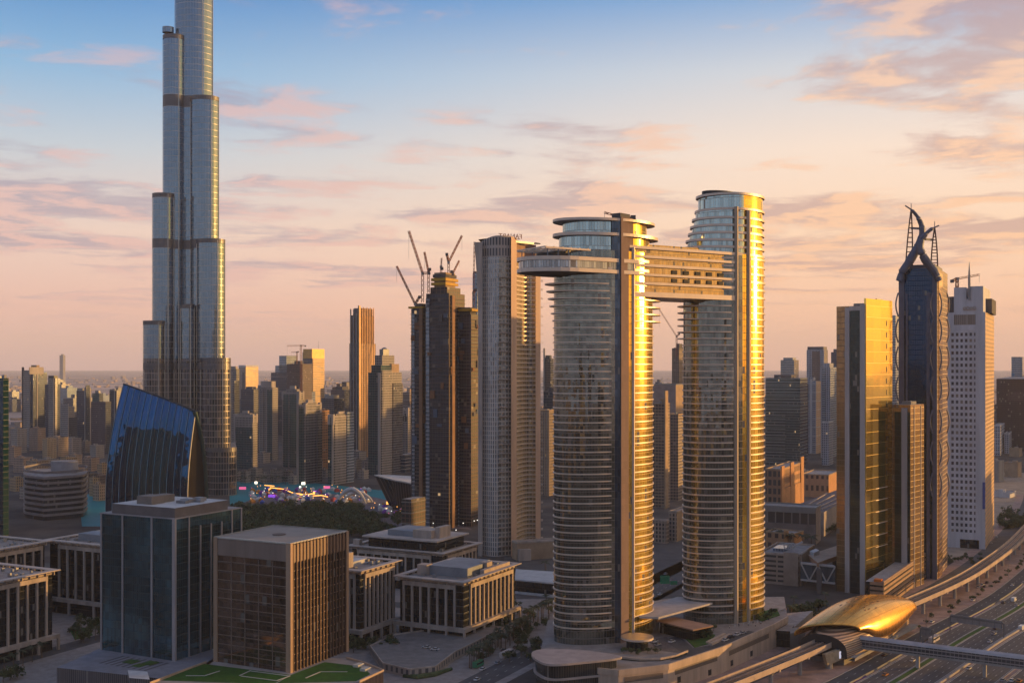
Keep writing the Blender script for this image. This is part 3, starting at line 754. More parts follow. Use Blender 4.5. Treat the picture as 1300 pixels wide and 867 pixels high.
# horned tower
YT = 826; ST_ = YT/F
HT = facade('horn_tower_glass', (.012, .055, .125), (.008, .022, .045), 3.6, 1.6, .07, .10, .75, .06, .003, .15, 0)
HR = facade('horn_tower_side', (.16, .12, .10), (.45, .30, .20), 3.6, 3.0, .2, .3, .6, .2, .003, .3, 0.004)
r, f, lu, lv, zt = tower('horned_tower', 'dark blue glass tower crowned by two crossing curved horns and lattice spires', 1190, YT, 1141, 1203, 340, HT, HR, [
    ('pier', 'corner_pier', 1141.2, 1148, 345, plain('horn_frame', (.12, .13, .18), .5, .3), 1.5), ('pier', 'corner_pier', 1184, 1189.8, 345, MC['horn_frame'], 1.5),
    ('pier', 'inner_pier', 1150, 1152.5, 372, MC['horn_frame'], .8), ('pier', 'inner_pier', 1176.5, 1180.5, 372, MC['horn_frame'], 1.2),
    ('pier', 'sunglow_strip', 1191, 1195.5, 345, facade('sunglow_strip', (.95, .55, .14), (.5, .3, .1), 3.6, 9, .08, .01, .9, .12, .004, .15, 0, .5, 0), .6), ('plant', 'roof_housing', .15, .85, .1, .9, 334, MC['horn_frame'])])  # right-hand strip has the sun's glow put into its gold colour
HF = MC['horn_frame']
pz = lambda x, y, dy=0: Vector((X(1130+x/9.64, YT+dy), YT+dy, Z(255+y/9.64, YT+dy)))
for pts, ra in ((((110, 980), (150, 870), (250, 720), (340, 560), (388, 430), (390, 330), (350, 220), (275, 125), (185, 60)), (2.4, 2.8, 3.2, 3.1, 2.7, 2.3, 1.8, 1.2, .5)), (((600, 980), (545, 870), (430, 720), (375, 600), (380, 500), (430, 415), (510, 345), (598, 303)), (2.4, 2.8, 3.0, 2.8, 2.4, 1.9, 1.3, .5))):
    pp = catmull([(pts[0][0], pts[0][1])]+list(pts)+[pts[-1]], 24.0); dz = 4 if pts[0][0] < 300 else -2
    rr = [ra[min(len(ra)-1, int(i/len(pp)*len(ra)))] for i in range(len(pp))]
    MB().tube([pz(p.x, p.y, dz) for p in pp], rr, 10).build('horn', HF, r, True)
for x0, x1, xt, yb, yt in ((190, 272, 258, 800, 100), (500, 582, 545, 800, 320)):
    mb = MB(); tip_ = pz(xt, yt, 12)
    leg = [pz(x0, yb, 6), pz(x1, yb, 6), pz(x1, yb, 18), pz(x0, yb, 18)]
    def at(c, t): m = leg[c].lerp(tip_, t); bulge = sin(pi*t)*.18; ctr = (leg[0]+leg[2])*.5; return m+(leg[c]-ctr)*bulge
    for c in range(4):
        for i in range(12): mb.bar(at(c, i/12), at(c, (i+1)/12), .75)
        for i in range(1, 12): mb.bar(at(c, i/12), at((c+1) % 4, i/12), .5)
    mb.build('lattice_spire', plain('spire_rust', (.16, .08, .06), .6, .3), r)
    MB().bar(tip_, tip_+Vector((0, 0, 4)), .4).build('spire_mast', STEEL, col.objects[-1])
MB().bar(pz(262, 335, 10), pz(345, 340, 4), 1.5).build('horn_tie', HF, r); MB().bar(pz(430, 472, 6), pz(520, 478, 10), 1.5).build('horn_tie', HF, r)
for px_, dy in ((1139.5, 8), (1191.5, -3), (1201, 14), (1183, -4)):       # scrolled brackets running down the corners
    mb = MB()
    for g0 in (372, 405, 440, 478, 520, 560, 600):
        pts = [Vector((X(px_, YT+dy)+ (1.8*sin(pi*t))*(1 if px_ > 1190 else -1), YT+dy-1.5, Z(g0+30*t, YT+dy))) for t in [i/6 for i in range(7)]]
        mb.tube(pts, .55, 5)
    mb.build('scroll_bracket', HF, r)
# white tower
YW = 960
WW = facade('white_window_wall', (.06, .07, .09), (.56, .55, .57), 5.2, 3.6, .48, .46, .3, .1, .002, .3, 0, .7, .15)
WB = facade('sunlit_balcony_side', (.14, .10, .08), (.70, .46, .28), 3.5, 4.2, .38, .45, .3, .3, .002, .3, 0, .7, .1)  # warm sunlight painted into the colour of the white balcony side
WP = plain('white_cladding', (.56, .55, .57), .65, streak=True)
r, f, lu, lv, zt = tower('white_tower', 'white slab tower with square windows, notched top and single spire', 1251, YW, 1199, 1262, 396, WW, WB, [
    ('pier', 'blank_wall', 1238.5, 1250.8, 396, WP, .5), ('pier', 'blank_wall', 1199.2, 1207, 396, WP, .5), ('pier', 'louvre_panel', 1211, 1240, 399, facade('white_louvre', (.12, .10, .09), (.42, .34, .28), 30, 1.6, 0, .45, 0, .6), .35, 412),
    ('pier', 'top_wall', 1207.2, 1238.4, 396, WP, .3, 419), ('pier', 'glazed_lobby', 1219, 1243, 686, DGLASS, .6), ('pier', 'base_wall', 1199.4, 1250.6, 677, WP, .4)])
a0, a1 = slide(f.C, f.v, 1248), slide(f.C, f.v, 1211); s0, s1 = slide(f.C, f.v, 1231.5), slide(f.C, f.v, 1226.5)
for nm, b0, b1, tp in (('notched_crown', a0, s0, 363), ('notched_crown', s1, a1, 364), ('crown_wall', s0, s1, 379)): MB().prism(f.r(.5, lu*.8, b0, b1), zt, Z(tp, YW)).build(nm, WP, r)
sx = f.p(-.6, (s0+s1)/2-1)
MB().loft([[(sx[0]+w*cos(t), sx[1]+w*sin(t), Z(py, YW)) for t in [i*pi/4 for i in range(8)]] for py, w in ((380, 1.0), (355, 1.1), (345, .8), (332, .15))], 0, 0).build('spire', PLANT, r)
MB().prism(ell(f.p(lu*.5, lv*.93), 5, 5, 0, 20), zt-4, Z(372, YW)).build('roof_drum', CONC_D, r)
MB().prism(f.r(lu*.3, lu*.8, -3, 2), zt, Z(377, YW)).build('roof_housing', CONC_D, r)
eb = MB(); ex, ey = f.p(-.25, slide(f.C, f.v, 1231)); ez = Z(391, YW)
for k in range(4): eb.tube([(ex-f.v[0]*(-4+k*2.6+1.1*cos(t)), ey-f.v[1]*(-4+k*2.6+1.1*cos(t)), ez+(1.0+.35*(k % 2))*sin(t)) for t in [i*pi/5 for i in range(9)]], .22, 5)
eb.bar((ex-f.v[0]*-5, ey-f.v[1]*-5, ez-1.3), (ex-f.v[0]*5.4, ey-f.v[1]*5.4, ez-.9), .35)
eb.build('emblem', plain('emblem_bronze', (.35, .24, .15), .4, .5), r)
MB().prism(f.r(-1.0, .2, .2, 2.2), Z(646, YW), Z(612, YW)).build('banner', plain('blue_banner', (.06, .10, .32), .6), r)

def crane(name, label, px, Y, base, top, jx, jy, cx=None, cy=None, w=2.0, mat=None, dy=8):
    """tower crane: lattice mast, slewing cab, jib to a point, counter jib"""
    mat = mat or CRANE_R; r = thing(name, label, 'crane', (X(px, Y), Y, Z(base, Y)))
    b = Vector((X(px, Y), Y, Z(base, Y))); t = Vector((X(px, Y), Y, Z(top, Y))); j = Vector((X(jx, Y), Y+dy, Z(jy, Y)))
    MB().truss(b, t, w, max(3, int((t-b).length/4)), .4).build('mast', mat, r)
    MB().truss(t, j, w*.7, max(5, int((j-t).length/4)), .32).build('jib', mat, r)
    c = Vector((X(cx, Y), Y-3, Z(cy, Y))) if cx else t-(j-t).normalized()*6
    MB().truss(t, c, w*.8, 3, .4).build('counter_jib', mat, r)
    MB().box(c.x-1.3, c.x+1.3, c.y-1, c.y+1, c.z-1.6, c.z+1).build('counterweight', CONC_D, col.objects[-1])
    MB().box(t.x-1.2, t.x+1.2, t.y-1.4, t.y+1.4, t.z-1.5, t.z+1.2).build('cab', plain('crane_cab', (.35, .30, .27), .6), r)
    MB().bar(j, j-Vector((0, 0, (j.z-b.z)*.4)), .18).build('hoist_rope', STEEL, r)
    return r
crane('tower_crane', 'hammerhead crane beside the spire of the white tower', 1215, 985, 372, 354, 1248, 348, 1207, 357)
crane('tower_crane', 'little luffing crane parked on the roof of the nearer bridged tower', 799, 607, 284, 278.5, 769, 267.5, 803, 277, 1.2)

# ---- cluster seen between the farther glass tower and the bronze tower
TEALB = facade('teal_banded_glass', (.06, .11, .12), (.16, .19, .19), 3.9, 1.6, .20, .05, .6, .08, .004, .3, .002)
BLUEG = facade('pale_blue_glass', (.20, .27, .34), (.40, .42, .45), 3.8, 2.0, .28, .12, .6, .1, .004, .3, 0)
BWIN = facade('blue_white_windows', (.10, .13, .18), (.46, .46, .50), 3.6, 3.0, .32, .42, .5, .15, .004, .35, .004)
BRNW = facade('brown_stone_windows', (.10, .09, .10), (.26, .18, .15), 3.7, 2.6, .3, .4, .4, .2, .004, .3, 0)
DKW = facade('navy_glass', (.07, .09, .13), (.12, .13, .16), 3.7, 2.2, .18, .15, .6, .1, .004, .3, .003)
tower('office_tower', 'dark teal banded office tower right of the twin towers', 1016, 1742, 972, 1025, 480, TEALB, DKW, [('pier', 'front_bay', 998, 1015.8, 524, TEALB, 5), ('bands', 'floor_band', 26, .8, plain('teal_band', (.26, .30, .30), .5), .4), ('plant', 'roof_housing', .2, .8, .3, .8, 476, CONC_D)], cat='office tower')
tower('far_office_tower', 'pale blue glass tower with chamfered top behind the dark teal office tower', 1008, 2500, 991, 1014, 457, BLUEG, DKW, [('crown', 'crown', .15, 454, BLUEG)], cat='office tower')
tower('hotel_tower', 'brown faced tower with flat dark cap above the pale cluster', 1046, 2300, 1024, 1051, 444, BWIN, DKW, [('pier', 'brown_bay', 1031, 1041, 446, BRNW, 1.5), ('crown', 'cap', .04, 440, DKW)])
tower('apartment_tower', 'white apartment tower with navy glass front and small lit roof light', 1036, 1990, 1017, 1043, 484, BWIN, WB, [('pier', 'navy_bay', 1018, 1026, 487, DKW, 1.2), ('pier', 'white_edge', 1028, 1031, 482, WHITE, 1.5), ('crown', 'crown', .3, 479, BWIN), ('bands', 'floor_band', 8, .8, WHITE, .6)])
tower('apartment_tower', 'slender pale tower with balcony columns tight against the bronze tower', 1054, 1900, 1042, 1062, 466, BWIN, BLUEG, [('pier', 'balcony_column', 1044, 1048, 468, BLUEG, 2), ('crown', 'crown', .2, 461, BWIN)])
tower('apartment_tower', 'narrow dark topped tower peeping out beside the bronze tower', 1063, 2100, 1055, 1070, 447, DKW, BWIN, [('crown', 'crown', .2, 443, DKW)])
tower('apartment_tower', 'short white tower with square windows in front of the pale cluster', 1052, 1760, 1043.5, 1058, 537, BWIN, BWIN, [('parapet', 'parapet', 1.6, WHITE)])
tower('apartment_tower', 'grey tower half hidden behind the white one with the navy front', 1021, 2080, 1014, 1030, 500, DKW, BWIN, [('crown', 'crown', .2, 497, DKW)])
tower('glass_office_tower', 'blue glass tower seen in the gap between the bronze tower and the horned one', 1137, 1700, 1128, 1146, 403, BLUEG, BLUEG, [('crown', 'crown', .1, 400, BLUEG)])
# ---- far right
tower('office_tower', 'dark maroon glass block at the right edge of the picture', 1310, 2040, 1265, 1330, 481, facade('maroon_glass', (.05, .035, .045), (.07, .05, .06), 3.8, 2.4, .12, .1, .5, .1, .003, .3, 0), DKW, [('pier', 'glass_panel', 1279, 1299, 498, facade('mauve_glass', (.14, .10, .11), (.12, .09, .09), 3.8, 2.4, .12, .1, .6, .1), .5, 509)], cat='office block')
tower('far_office_tower', 'grey blue tower rising behind the dark maroon block', 1298, 2350, 1284, 1320, 453, BLUEG, DKW, [('pier', 'blue_bay', 1284.2, 1288, 474, plain('blue_panel', (.06, .18, .30), .4), 3)], cat='office tower')
tower('apartment_tower', 'small round ended white tower at the foot of the dark maroon block', 1270, 1950, 1262, 1275, 540, BWIN, BWIN, [('bands', 'floor_band', 9, .8, WHITE, .5)])
tower('apartment_tower', 'low white block beside the dark maroon block', 1281, 1990, 1275, 1288, 551, BWIN, BWIN, [('parapet', 'parapet', 1.2, WHITE)])
# ---- between the twin towers, and between hotel and nearer tower
BEIW = facade('beige_windows', (.09, .085, .09), (.40, .31, .25), 3.5, 3.0, .32, .42, .35, .2, .004, .35, .002)
BEID = facade('beige_balconies', (.07, .06, .06), (.34, .25, .20), 3.5, 3.4, .30, .25, .3, .3, .004, .35, 0)
tower('apartment_tower', 'beige apartment tower with bright corner column seen between the twin towers', 845, 1235, 828, 850, 512, BEID, BEIW, [('pier', 'corner_column', 843.4, 847, 496, TAN, 1.2), ('bands', 'floor_band', 34, .7, TAN, .6), ('plant', 'roof_housing', .3, .8, .1, .5, 506, TAN)])
tower('apartment_tower', 'darker gridded tower hugging the left edge of the farther glass tower', 861, 1300, 849, 872, 527, BEID, BEIW, [('parapet', 'parapet', 1.5, TAN)])
tower('office_block', 'blank pale slab rising behind the beige tower between the twin towers', 858, 1600, 829, 880, 489, plain('pale_slab', (.36, .27, .24), .85), TAN, [('parapet', 'parapet', 1.5, CONC)], cat='building')
cr, f, lu, lv, zt = tower('tower_under_construction', 'unfinished dark concrete tower beside the farther glass tower', 862, 2050, 853, 872, 442, BEID, BEID, [('plant', 'core_wall', .3, .7, .3, .7, 436, CONC_D), ('bands', 'floor_slab', 22, .7, CONC_D, 1.2)])
crane('tower_crane', 'luffing crane leaning left in the gap below the bridge', 859, 2040, 452, 427, 838, 393, 862, 424, 2.4)
tower('mall_block', 'pale stone block with arcade windows at street level between the twin towers', 859, 1000, 849, 876, 651, BEIW, TAN, [('parapet', 'parapet', 1.5, STONE)], cat='building')
tower('mall_block', 'long low stone wing with windows, left of the street between the twin towers', 846, 990, 820, 849, 662, BEIW, BEIW, [('parapet', 'parapet', 1.2, STONE)], cat='building')
tower('apartment_tower', 'dark slim tower squeezed between the pale hotel and the nearer glass tower', 699, 1750, 690, 703, 455, DKW, DKW, [('pier', 'side_fin', 690.3, 692, 442, CONC, 1.5), ('crown', 'crown', .2, 451, DKW)])
tower('apartment_tower', 'tan tower with vertical ribs low in the gap right of the pale hotel', 697, 1350, 684, 712, 522, BEIW, BEID, [('fins', 'rib', 'l', 4, 1.0, TAN, .6, 521), ('parapet', 'parapet', 1.5, TAN)])
tower('apartment_tower', 'grey tower behind the ribbed tan one right of the pale hotel', 703, 1500, 690, 715, 497, DKW, BEIW, [('crown', 'crown', .2, 492, DKW)])
# ================================================================== left-hand side: towers round the lagoon and beyond
TEAL = facade('teal_residence_glass', (.03, .11, .125), (.20, .19, .185), 3.5, 3.0, .16, .12, .5, .1, .004, .3, .002)
GRYB = facade('grey_balconies', (.05, .06, .08), (.22, .20, .20), 3.5, 3.2, .32, .22, .4, .2, .004, .35, .002)
PALE = facade('pale_residence', (.07, .075, .085), (.38, .33, .30), 3.5, 2.8, .34, .45, .35, .2, .004, .3, .002)
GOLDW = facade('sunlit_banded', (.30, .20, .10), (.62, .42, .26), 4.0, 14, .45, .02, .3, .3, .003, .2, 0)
PLC = plain('pale_concrete', (.44, .38, .34), .8, streak=True)
tower('apartment_tower', 'tall pale and navy apartment tower with sunlit stepped crown, far left', 42, 2150, 28, 60, 473, DKW, DKW, [('pier', 'grid_strip', 30.5, 39, 470, PALE, 2), ('pier', 'crown', 37, 55, 466, PLC, 1, 475), ('pier', 'dark_edge', 28.1, 30.4, 466, DARK, 1), ('plant', 'roof_fin', .4, .6, .2, .7, 463.5, TAN), ('pier', 'rib', 46.5, 47.5, 475, PLC, .8)])
tower('apartment_tower', 'second apartment tower with white windowed strip beside the sunlit crown one', 69, 2120, 57, 76, 488, DKW, DKW, [('pier', 'window_strip', 62, 68.8, 480, PALE, 1.5), ('pier', 'window_strip', 69.2, 72, 480, PALE, 1.5), ('plant', 'roof_housing', .1, .8, .1, .7, 477, DARK)])
tower('apartment_tower', 'navy tower with two white vertical lines left of the blue curved building', 110, 2050, 97, 116, 496, DKW, DKW, [('pier', 'white_line', 107.5, 108.6, 492, PLC, .8), ('pier', 'white_line', 113.8, 115, 492, PLC, .8), ('pier', 'raised_bay', 108.8, 113.6, 489, DKW, 1), ('plant', 'roof_step', .1, .9, .45, .98, 493, CONC)])
tower('apartment_tower', 'dark plum block lower than its neighbours left of the blue curved building', 134, 1980, 116, 141, 511, facade('plum_windows', (.06, .055, .07), (.15, .12, .13), 3.5, 3, .3, .3, .4, .2), DKW, [('parapet', 'parapet', 1.5, CONC_D)])
tower('apartment_tower', 'teal windowed tower peeping over the dark plum block', 126, 2250, 117, 131, 499, TEAL, DKW, [('crown', 'crown', .25, 496, PALE)])
tower('apartment_tower', 'narrow dark tower touching the top of the blue curved building', 148, 2200, 139, 154, 496, DKW, PALE, [('pier', 'white_line', 145, 146, 495, PLC, .6)])
tower('apartment_block', 'white framed mid rise with dark openings between the far left towers', 86, 2000, 76, 98, 530, PALE, DKW, [('pier', 'frame_bay', 77, 87, 512, PALE, .8), ('plant', 'upper_block', .2, .8, .1, .4, 516, PALE)], cat='apartment block')
tower('far_tower', 'lone grey tower standing on the desert horizon', 80, 9000, 75.5, 83, 451, CONC, CONC, [('crown', 'crown', .25, 449.5, CONC)])
# --- left edge: dark teal glass tower
tower('glass_tower', 'sliver of dark teal glass tower cut by the left edge of the picture', 4, 940, -25, 11, 480, facade('edge_blue_glass', (.05, .12, .20), (.03, .05, .08), 3.9, 1.6, .08, .1, .7, .06, .003, .2), plain('edge_teal_panel', (.008, .035, .038), .9, spec=.05), [('bands', 'floor_band', 30, .3, DARK, .15)])
# --- ribbed round office block
YR = 1150; cx = (X(68, YR), YR+30)
rb = thing('ribbed_office_block', 'low rounded office block with curving grey floor bands and a drum on its roof', 'office block', (*cx, 0))
RP = [P(31, YR+22), P(33, YR+8), P(40, YR+0), P(54, YR-12), P(58, YR-13), P(80, YR-2), P(99, YR+10), P(107, YR+22), P(106, YR+60), P(60, YR+80), P(34, YR+55)]
rp = [tuple(p) for p in catmull([RP[-1]]+RP+[RP[0], RP[1]], 4.0)]
ctr = (sum(p[0] for p in rp)/len(rp), sum(p[1] for p in rp)/len(rp))
sc_ = lambda s: [(ctr[0]+(p[0]-ctr[0])*s, ctr[1]+(p[1]-ctr[1])*s) for p in rp]
MB().prism(rp, 0, Z(604, YR), 0, 1).build('glass_wall', [facade('rib_glass', (.05, .05, .06), (.05, .05, .05), 5.6, 2, .05, .08, .5, .1), ROOFG], rb)
for k in range(9): ring(MB(), rp, sc_(1.025), 4+k*5.3, 6.4+k*5.3, 0, True).build('floor_band', plain('rib_band', (.26, .23, .23), .5, .2), rb)
MB().prism(ell((X(67, YR), YR+30), 13.5, 11, 0, 32), Z(604, YR)-.1, Z(588, YR), 0, 1).build('roof_drum', [plain('drum_render', (.36, .34, .35), .7), ROOFG], rb)
# --- blue curved glass building
YC = 1110
bc = thing('curved_blue_building', 'deep blue glass building with bowed front and sloping roof below the supertall', 'office building', (X(200, YC), YC+20, 0))
CB = facade('curved_blue_glass', (.016, .10, .24), (.03, .06, .09), 400, 3.2, 0, .10, .92, .04, .006, .22, 0, .3, 0, .5, .022)
CE = facade('curved_end_wall', (.012, .011, .011), (.028, .024, .022), 4.2, 3.0, .22, .12, .15, .25, .004, .3, 0)
fr_, lu, lv = block_frame(238, YC, 134, 262, 24)
def bow(z, side):      # profile of the bowed front: pushes out at mid height
    t = z/135.0; return 13*(t**2.0)*1.25 if side == 'f' else 0
rows = []
za, zb_ = Z(523, YC), Z(488, YC+40)
nz = 14; na = 24
def fpt(i, j):         # i along the face from right corner to left, j up
    b = lv*i/na; zt_ = za+(zb_-za)*(i/na)**.9; z = zt_*j/nz
    return (*fr_.p(20*(max(0, z-30)/110.0)**1.6, b*(1-.06*(z/135)**2)), z)
mb = MB()
for i in range(na):
    for j in range(nz):
        a, b, c, d = fpt(i+1, j), fpt(i, j), fpt(i, j+1), fpt(i+1, j+1)
        u0, u1 = lv*(na-i-1)/na, lv*(na-i)/na
        mb.face([a, b, c, d], [(u0, a[2]), (u1, b[2]), (u1, c[2]), (u0, d[2])], 0)
mb.build('bowed_glass_front', CB, bc, True, merge=True)
lm = MB()
for i in range(0, na+1, 2):
    for j in range(nz):
        p, q = Vector(fpt(i, j)), Vector(fpt(i, j+1)); o = Vector((-fr_.u[0]*.35, -fr_.u[1]*.35, 0)); 
        lm.bar(p+o, q+o, .28, .5)
lm.build('glazing_rib', plain('blue_rib', (.30, .50, .60), .5, .1), bc)
prof = [(fpt(0, j)) for j in range(nz+1)]
rear = [];
for j in range(nz+1):
    z = za*j/nz; w = lu*(1-.62*(j/nz)**2.6); rear.append((*fr_.p(w, 0), z))
mb = MB(); 
for j in range(nz): mb.face([prof[j], rear[j], rear[j+1], prof[j+1]], [(0, prof[j][2]), (lu, rear[j][2]), (lu, rear[j+1][2]), (0, prof[j+1][2])], 0)
mb.build('end_wall', plain('curved_end_dark', (.018, .015, .014), .85, spec=.05), bc)
rear2 = [(*fr_.p(lu+(24-lu)*(j/nz)**2.4, lv*.95), (zb_-3)*j/nz) for j in range(nz+1)]
mb = MB(); u = 0
for j in range(nz): mb.face([rear[j], rear2[j], rear2[j+1], rear[j+1]], None, 0)
mb.face([prof[-1], rear[-1], rear2[-1], fpt(na, nz)], None, 0)
mb.build('curved_back', plain('green_metal', (.02, .055, .055), .5, .2), bc, True)
for a, b in ((prof, .0), ): MB().tube([Vector(p)+Vector((0, 0, 0)) for p in a], .7, 6).build('edge_trim', PLANT, bc)
MB().tube([Vector(p) for p in rear], 2.4, 8).build('edge_trim', MC['green_metal'], bc)
mb = MB()
for j in range(nz): mb.face([rear2[j], fpt(na, j), fpt(na, j+1), rear2[j+1]], None, 0)
mb.build('end_wall', MC['curved_end_dark'], bc)
MB().tube([Vector(fpt(i, nz))+Vector((0, 0, .3)) for i in range(0, na+1, 2)], .9, 6).build('roof_edge', DARK, bc)

# --- towers right of the supertall
tower('apartment_tower', 'slim grey tower close against the right side of the supertall', 300, 1800, 290, 304, 468, PALE, GRYB, [('pier', 'window_strip', 297, 303.5, 483, DKW, 1), ('crown', 'crown', .15, 465, PLC)])
tower('apartment_tower', 'far white tower with sunlit open frame top right of the supertall', 312, 3000, 303, 328, 466, PALE, GOLDW, [('pier', 'navy_bay', 308, 311.5, 472, DKW, 1.5), ('parapet', 'frame_top', 5, WHITE)])
def castle(name, label, pc, Y, pl, pr, top, main, right, crowntop, feats=()):
    r, f, lu, lv, zt = tower(name, label, pc, Y, pl, pr, top, main, right, list(feats)+[('parapet', 'parapet', 2.0, PLC)])
    mb = MB()
    for a, b in ((0, 0), (0, lv-3), (lu-3, 0), (lu-3, lv-3)): MB().prism(f.r(a-.4, a+3.4, b-.4, b+3.4), zt-9, zt+4).build('corner_turret', PLC, r)
    h = Z(crowntop, Y)-zt
    MB().prism(f.r(lu*.2, lu*.8, lv*.2, lv*.8), zt, zt+h*.6, 0, 1).build('crown', [PALE, ROOFG], r); MB().prism(f.r(lu*.35, lu*.65, lv*.35, lv*.65), zt+h*.6, zt+h).build('crown_lantern', PLC, r)
    return r
castle('apartment_tower', 'short teal tower with pale battlemented crown at the foot of the supertall', 321, 1690, 297, 327, 529, TEAL, PALE, 522, [('pier', 'window_storeys', 297.2, 320.9, 529, PALE, .5, 543), ('pier', 'pale_edge', 297.2, 299, 529, PLC, .9)])
tower('apartment_tower', 'slate grey tower standing behind the short battlemented one', 322, 2050, 306, 331, 494, DKW, GRYB, [('crown', 'crown', .25, 491, DKW), ('bands', 'floor_band', 12, .8, CONC_D, .6)])
tower('apartment_tower', 'beige tower with one dark glass strip between two windowed strips', 346, 1850, 328, 353, 492, PALE, PALE, [('pier', 'glass_strip', 339.5, 345.8, 495, TEAL, .5), ('crown', 'crown', .12, 484, PLC), ('pier', 'window_strip', 330, 335, 494, PALE, 1.2)])
r, f, lu, lv, zt = tower('office_tower', 'blue grey stepped office tower with square top left of the cranes', 366, 2500, 344, 386, 473, DKW, DKW, [('plant', 'upper_block', .1, .9, .1, .85, 464, BLUEG), ('plant', 'top_block', .1, .8, .2, .62, 451.5, BLUEG), ('bands', 'floor_band', 4, .9, PLC, .7)], cat='office tower')
cr = tower('tower_under_construction', 'unfinished maroon framed tower below two far cranes', 384, 2450, 364, 396, 462, facade('bare_frame', (.05, .035, .04), (.18, .12, .12), 3.8, 4, .3, .2, .1, .6), MC['bare_frame'], [('bands', 'floor_slab', 14, .8, CONC_D, 1.2), ('plant', 'core_wall', .3, .6, .3, .7, 458, CONC_D)])
crane('tower_crane', 'tall orange hammerhead crane left of the gold topped tower', 382, 2430, 505, 438.5, 363.5, 439, 388, 439.2, 3.2, plain('crane_orange', (.42, .16, .07), .6))
crane('tower_crane', 'smaller hammerhead crane just left of the tall orange one', 377, 2440, 462, 447, 369, 447, 379, 446.5, 2.4, MC['crane_orange'])
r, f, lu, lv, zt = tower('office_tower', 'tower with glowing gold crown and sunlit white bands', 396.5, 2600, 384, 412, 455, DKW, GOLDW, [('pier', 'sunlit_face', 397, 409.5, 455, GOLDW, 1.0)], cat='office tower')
MB().prism(f.r(-1, lu, 0, lv*.9), zt, Z(443, 2600), 0, 1).build('gold_crown', [plain('gold_cladding', (.62, .36, .12), .45, .3), ROOFG], r)
MB().prism(f.r(0, lu*.7, lv*.55, lv), zt, Z(447, 2600)).build('crown_wing', PLANT, r); MB().bar((*f.p(lu*.6, 3), Z(443, 2600)), (*f.p(lu*.6, 3), Z(433, 2600)), .5).build('mast', STEEL, r)
castle('apartment_tower', 'white framed tower with two teal glass strips and battlemented crown', 380, 1720, 358, 386, 500, PALE, PALE, 490, [('pier', 'glass_strip', 360, 366, 501, TEAL, .6), ('pier', 'glass_strip', 368, 376.5, 501, TEAL, .6), ('pier', 'arcade_top', 376.8, 379.8, 497, PLC, 1.0)])
castle('apartment_tower', 'teal and grey tower with gabled battlements standing by the lagoon', 388, 1480, 377, 408, 516, PALE, GRYB, 508, [('pier', 'glass_strip', 380, 386, 518, TEAL, .6), ('pier', 'white_edge', 377.2, 379.5, 515, PLC, .9), ('pier', 'window_storeys', 389, 401, 514, PALE, .8, 524), ('pier', 'grey_bay', 402, 407.8, 527, GRYB, 1.5)])
r, f, lu, lv, zt = tower('tower_under_construction', 'orange slabbed unfinished tower between two lagoon towers', 405, 1650, 400, 418, 521, facade('orange_frame', (.10, .05, .03), (.40, .19, .10), 3.6, 5, .4, .15, .1, .6), MC['orange_frame'], [('bands', 'floor_slab', 18, .7, plain('orange_slab', (.45, .22, .12), .8), .8)])
crane('tower_crane', 'low flat crane over the orange slabbed unfinished tower', 411, 1660, 521, 519, 398, 520.5, 415, 519, 1.6, MC['crane_orange'])
tower('apartment_tower', 'grey tower lower than its neighbours behind the orange slabbed one', 424, 1950, 408, 436, 506, GRYB, DKW, [('plant', 'roof_housing', .2, .8, .2, .7, 502, CONC)])
tower('apartment_tower', 'dull brown block behind the teal and grey lagoon towers', 437, 2150, 420, 450, 495, BRNW, DKW, [('plant', 'roof_housing', .2, .8, .3, .8, 491, CONC_D)])
tower('apartment_tower', 'slim brown tower tight against the left flank of the gold lit skyscraper', 440, 2400, 434, 446, 486, BRNW, PALE, [('parapet', 'parapet', 2, CONC_D)])
castle('apartment_tower', 'pale tower with white window grid and blue side wall right of the lagoon', 423, 1475, 416.5, 449, 530, TEAL, PALE, 523, [('pier', 'white_grid', 424.5, 439, 534, PALE, .8), ('pier', 'blue_side', 440, 448.6, 524, BLUEG, 1.2), ('pier', 'white_edge', 421.5, 422.9, 527, PLC, 1)])
# ribbed skyscraper, sunset gold painted into its right side and ribs
YS = 1900
r, f, lu, lv, zt = tower('ribbed_skyscraper', 'tall slender skyscraper with dark left side, gold lit ribs and spiked crown', 456, YS, 443.5, 477, 436, DKW, facade('ribbed_sunlit_side', (.10, .07, .06), (.55, .34, .20), 3.6, 4.4, .12, .42, .4, .2, .003, .25, 0), [])
MB().prism(f.r(lu*.02, lu*.93, lv*.08, lv*.97), zt, Z(400, YS), 0, 1).build('upper_shaft', [DKW, ROOFG], r)
q = f.r(lu*.02, lu*.93, lv*.08, lv*.97); mb = MB(); mb.wall((q[0][0]+.3, q[0][1]-.6), (q[1][0]+.3, q[1][1]-.6), zt, Z(401, YS)); mb.build('upper_ribbed_side', MC['ribbed_sunlit_side'], r)
for k in range(9): MB().prism(f.r(lu*(.06+.1*k), lu*(.06+.1*k)+1.0, -.8, .6), 0, Z(389.5+(k % 2)*1.2, YS)).build('rib', plain('sunlit_rib', (.60, .36, .18), .5, .3), r)
MB().prism(f.r(-1.2, 1.6, -1.2, 1.6), 0, Z(388, YS)).build('corner_fin', MC['sunlit_rib'], r); MB().prism(f.r(lu*.1, lu*.85, 1, lv*.7), Z(400, YS), Z(391, YS)).build('crown', plain('crown_slate', (.16, .15, .18), .5), r)
for b in (.25, .55, .85): MB().prism(f.r(-1.0, .5, lv*b-.8, lv*b+.8), 0, Z(392 if b > .5 else 398, YS)).build('rib', PLANT, r)
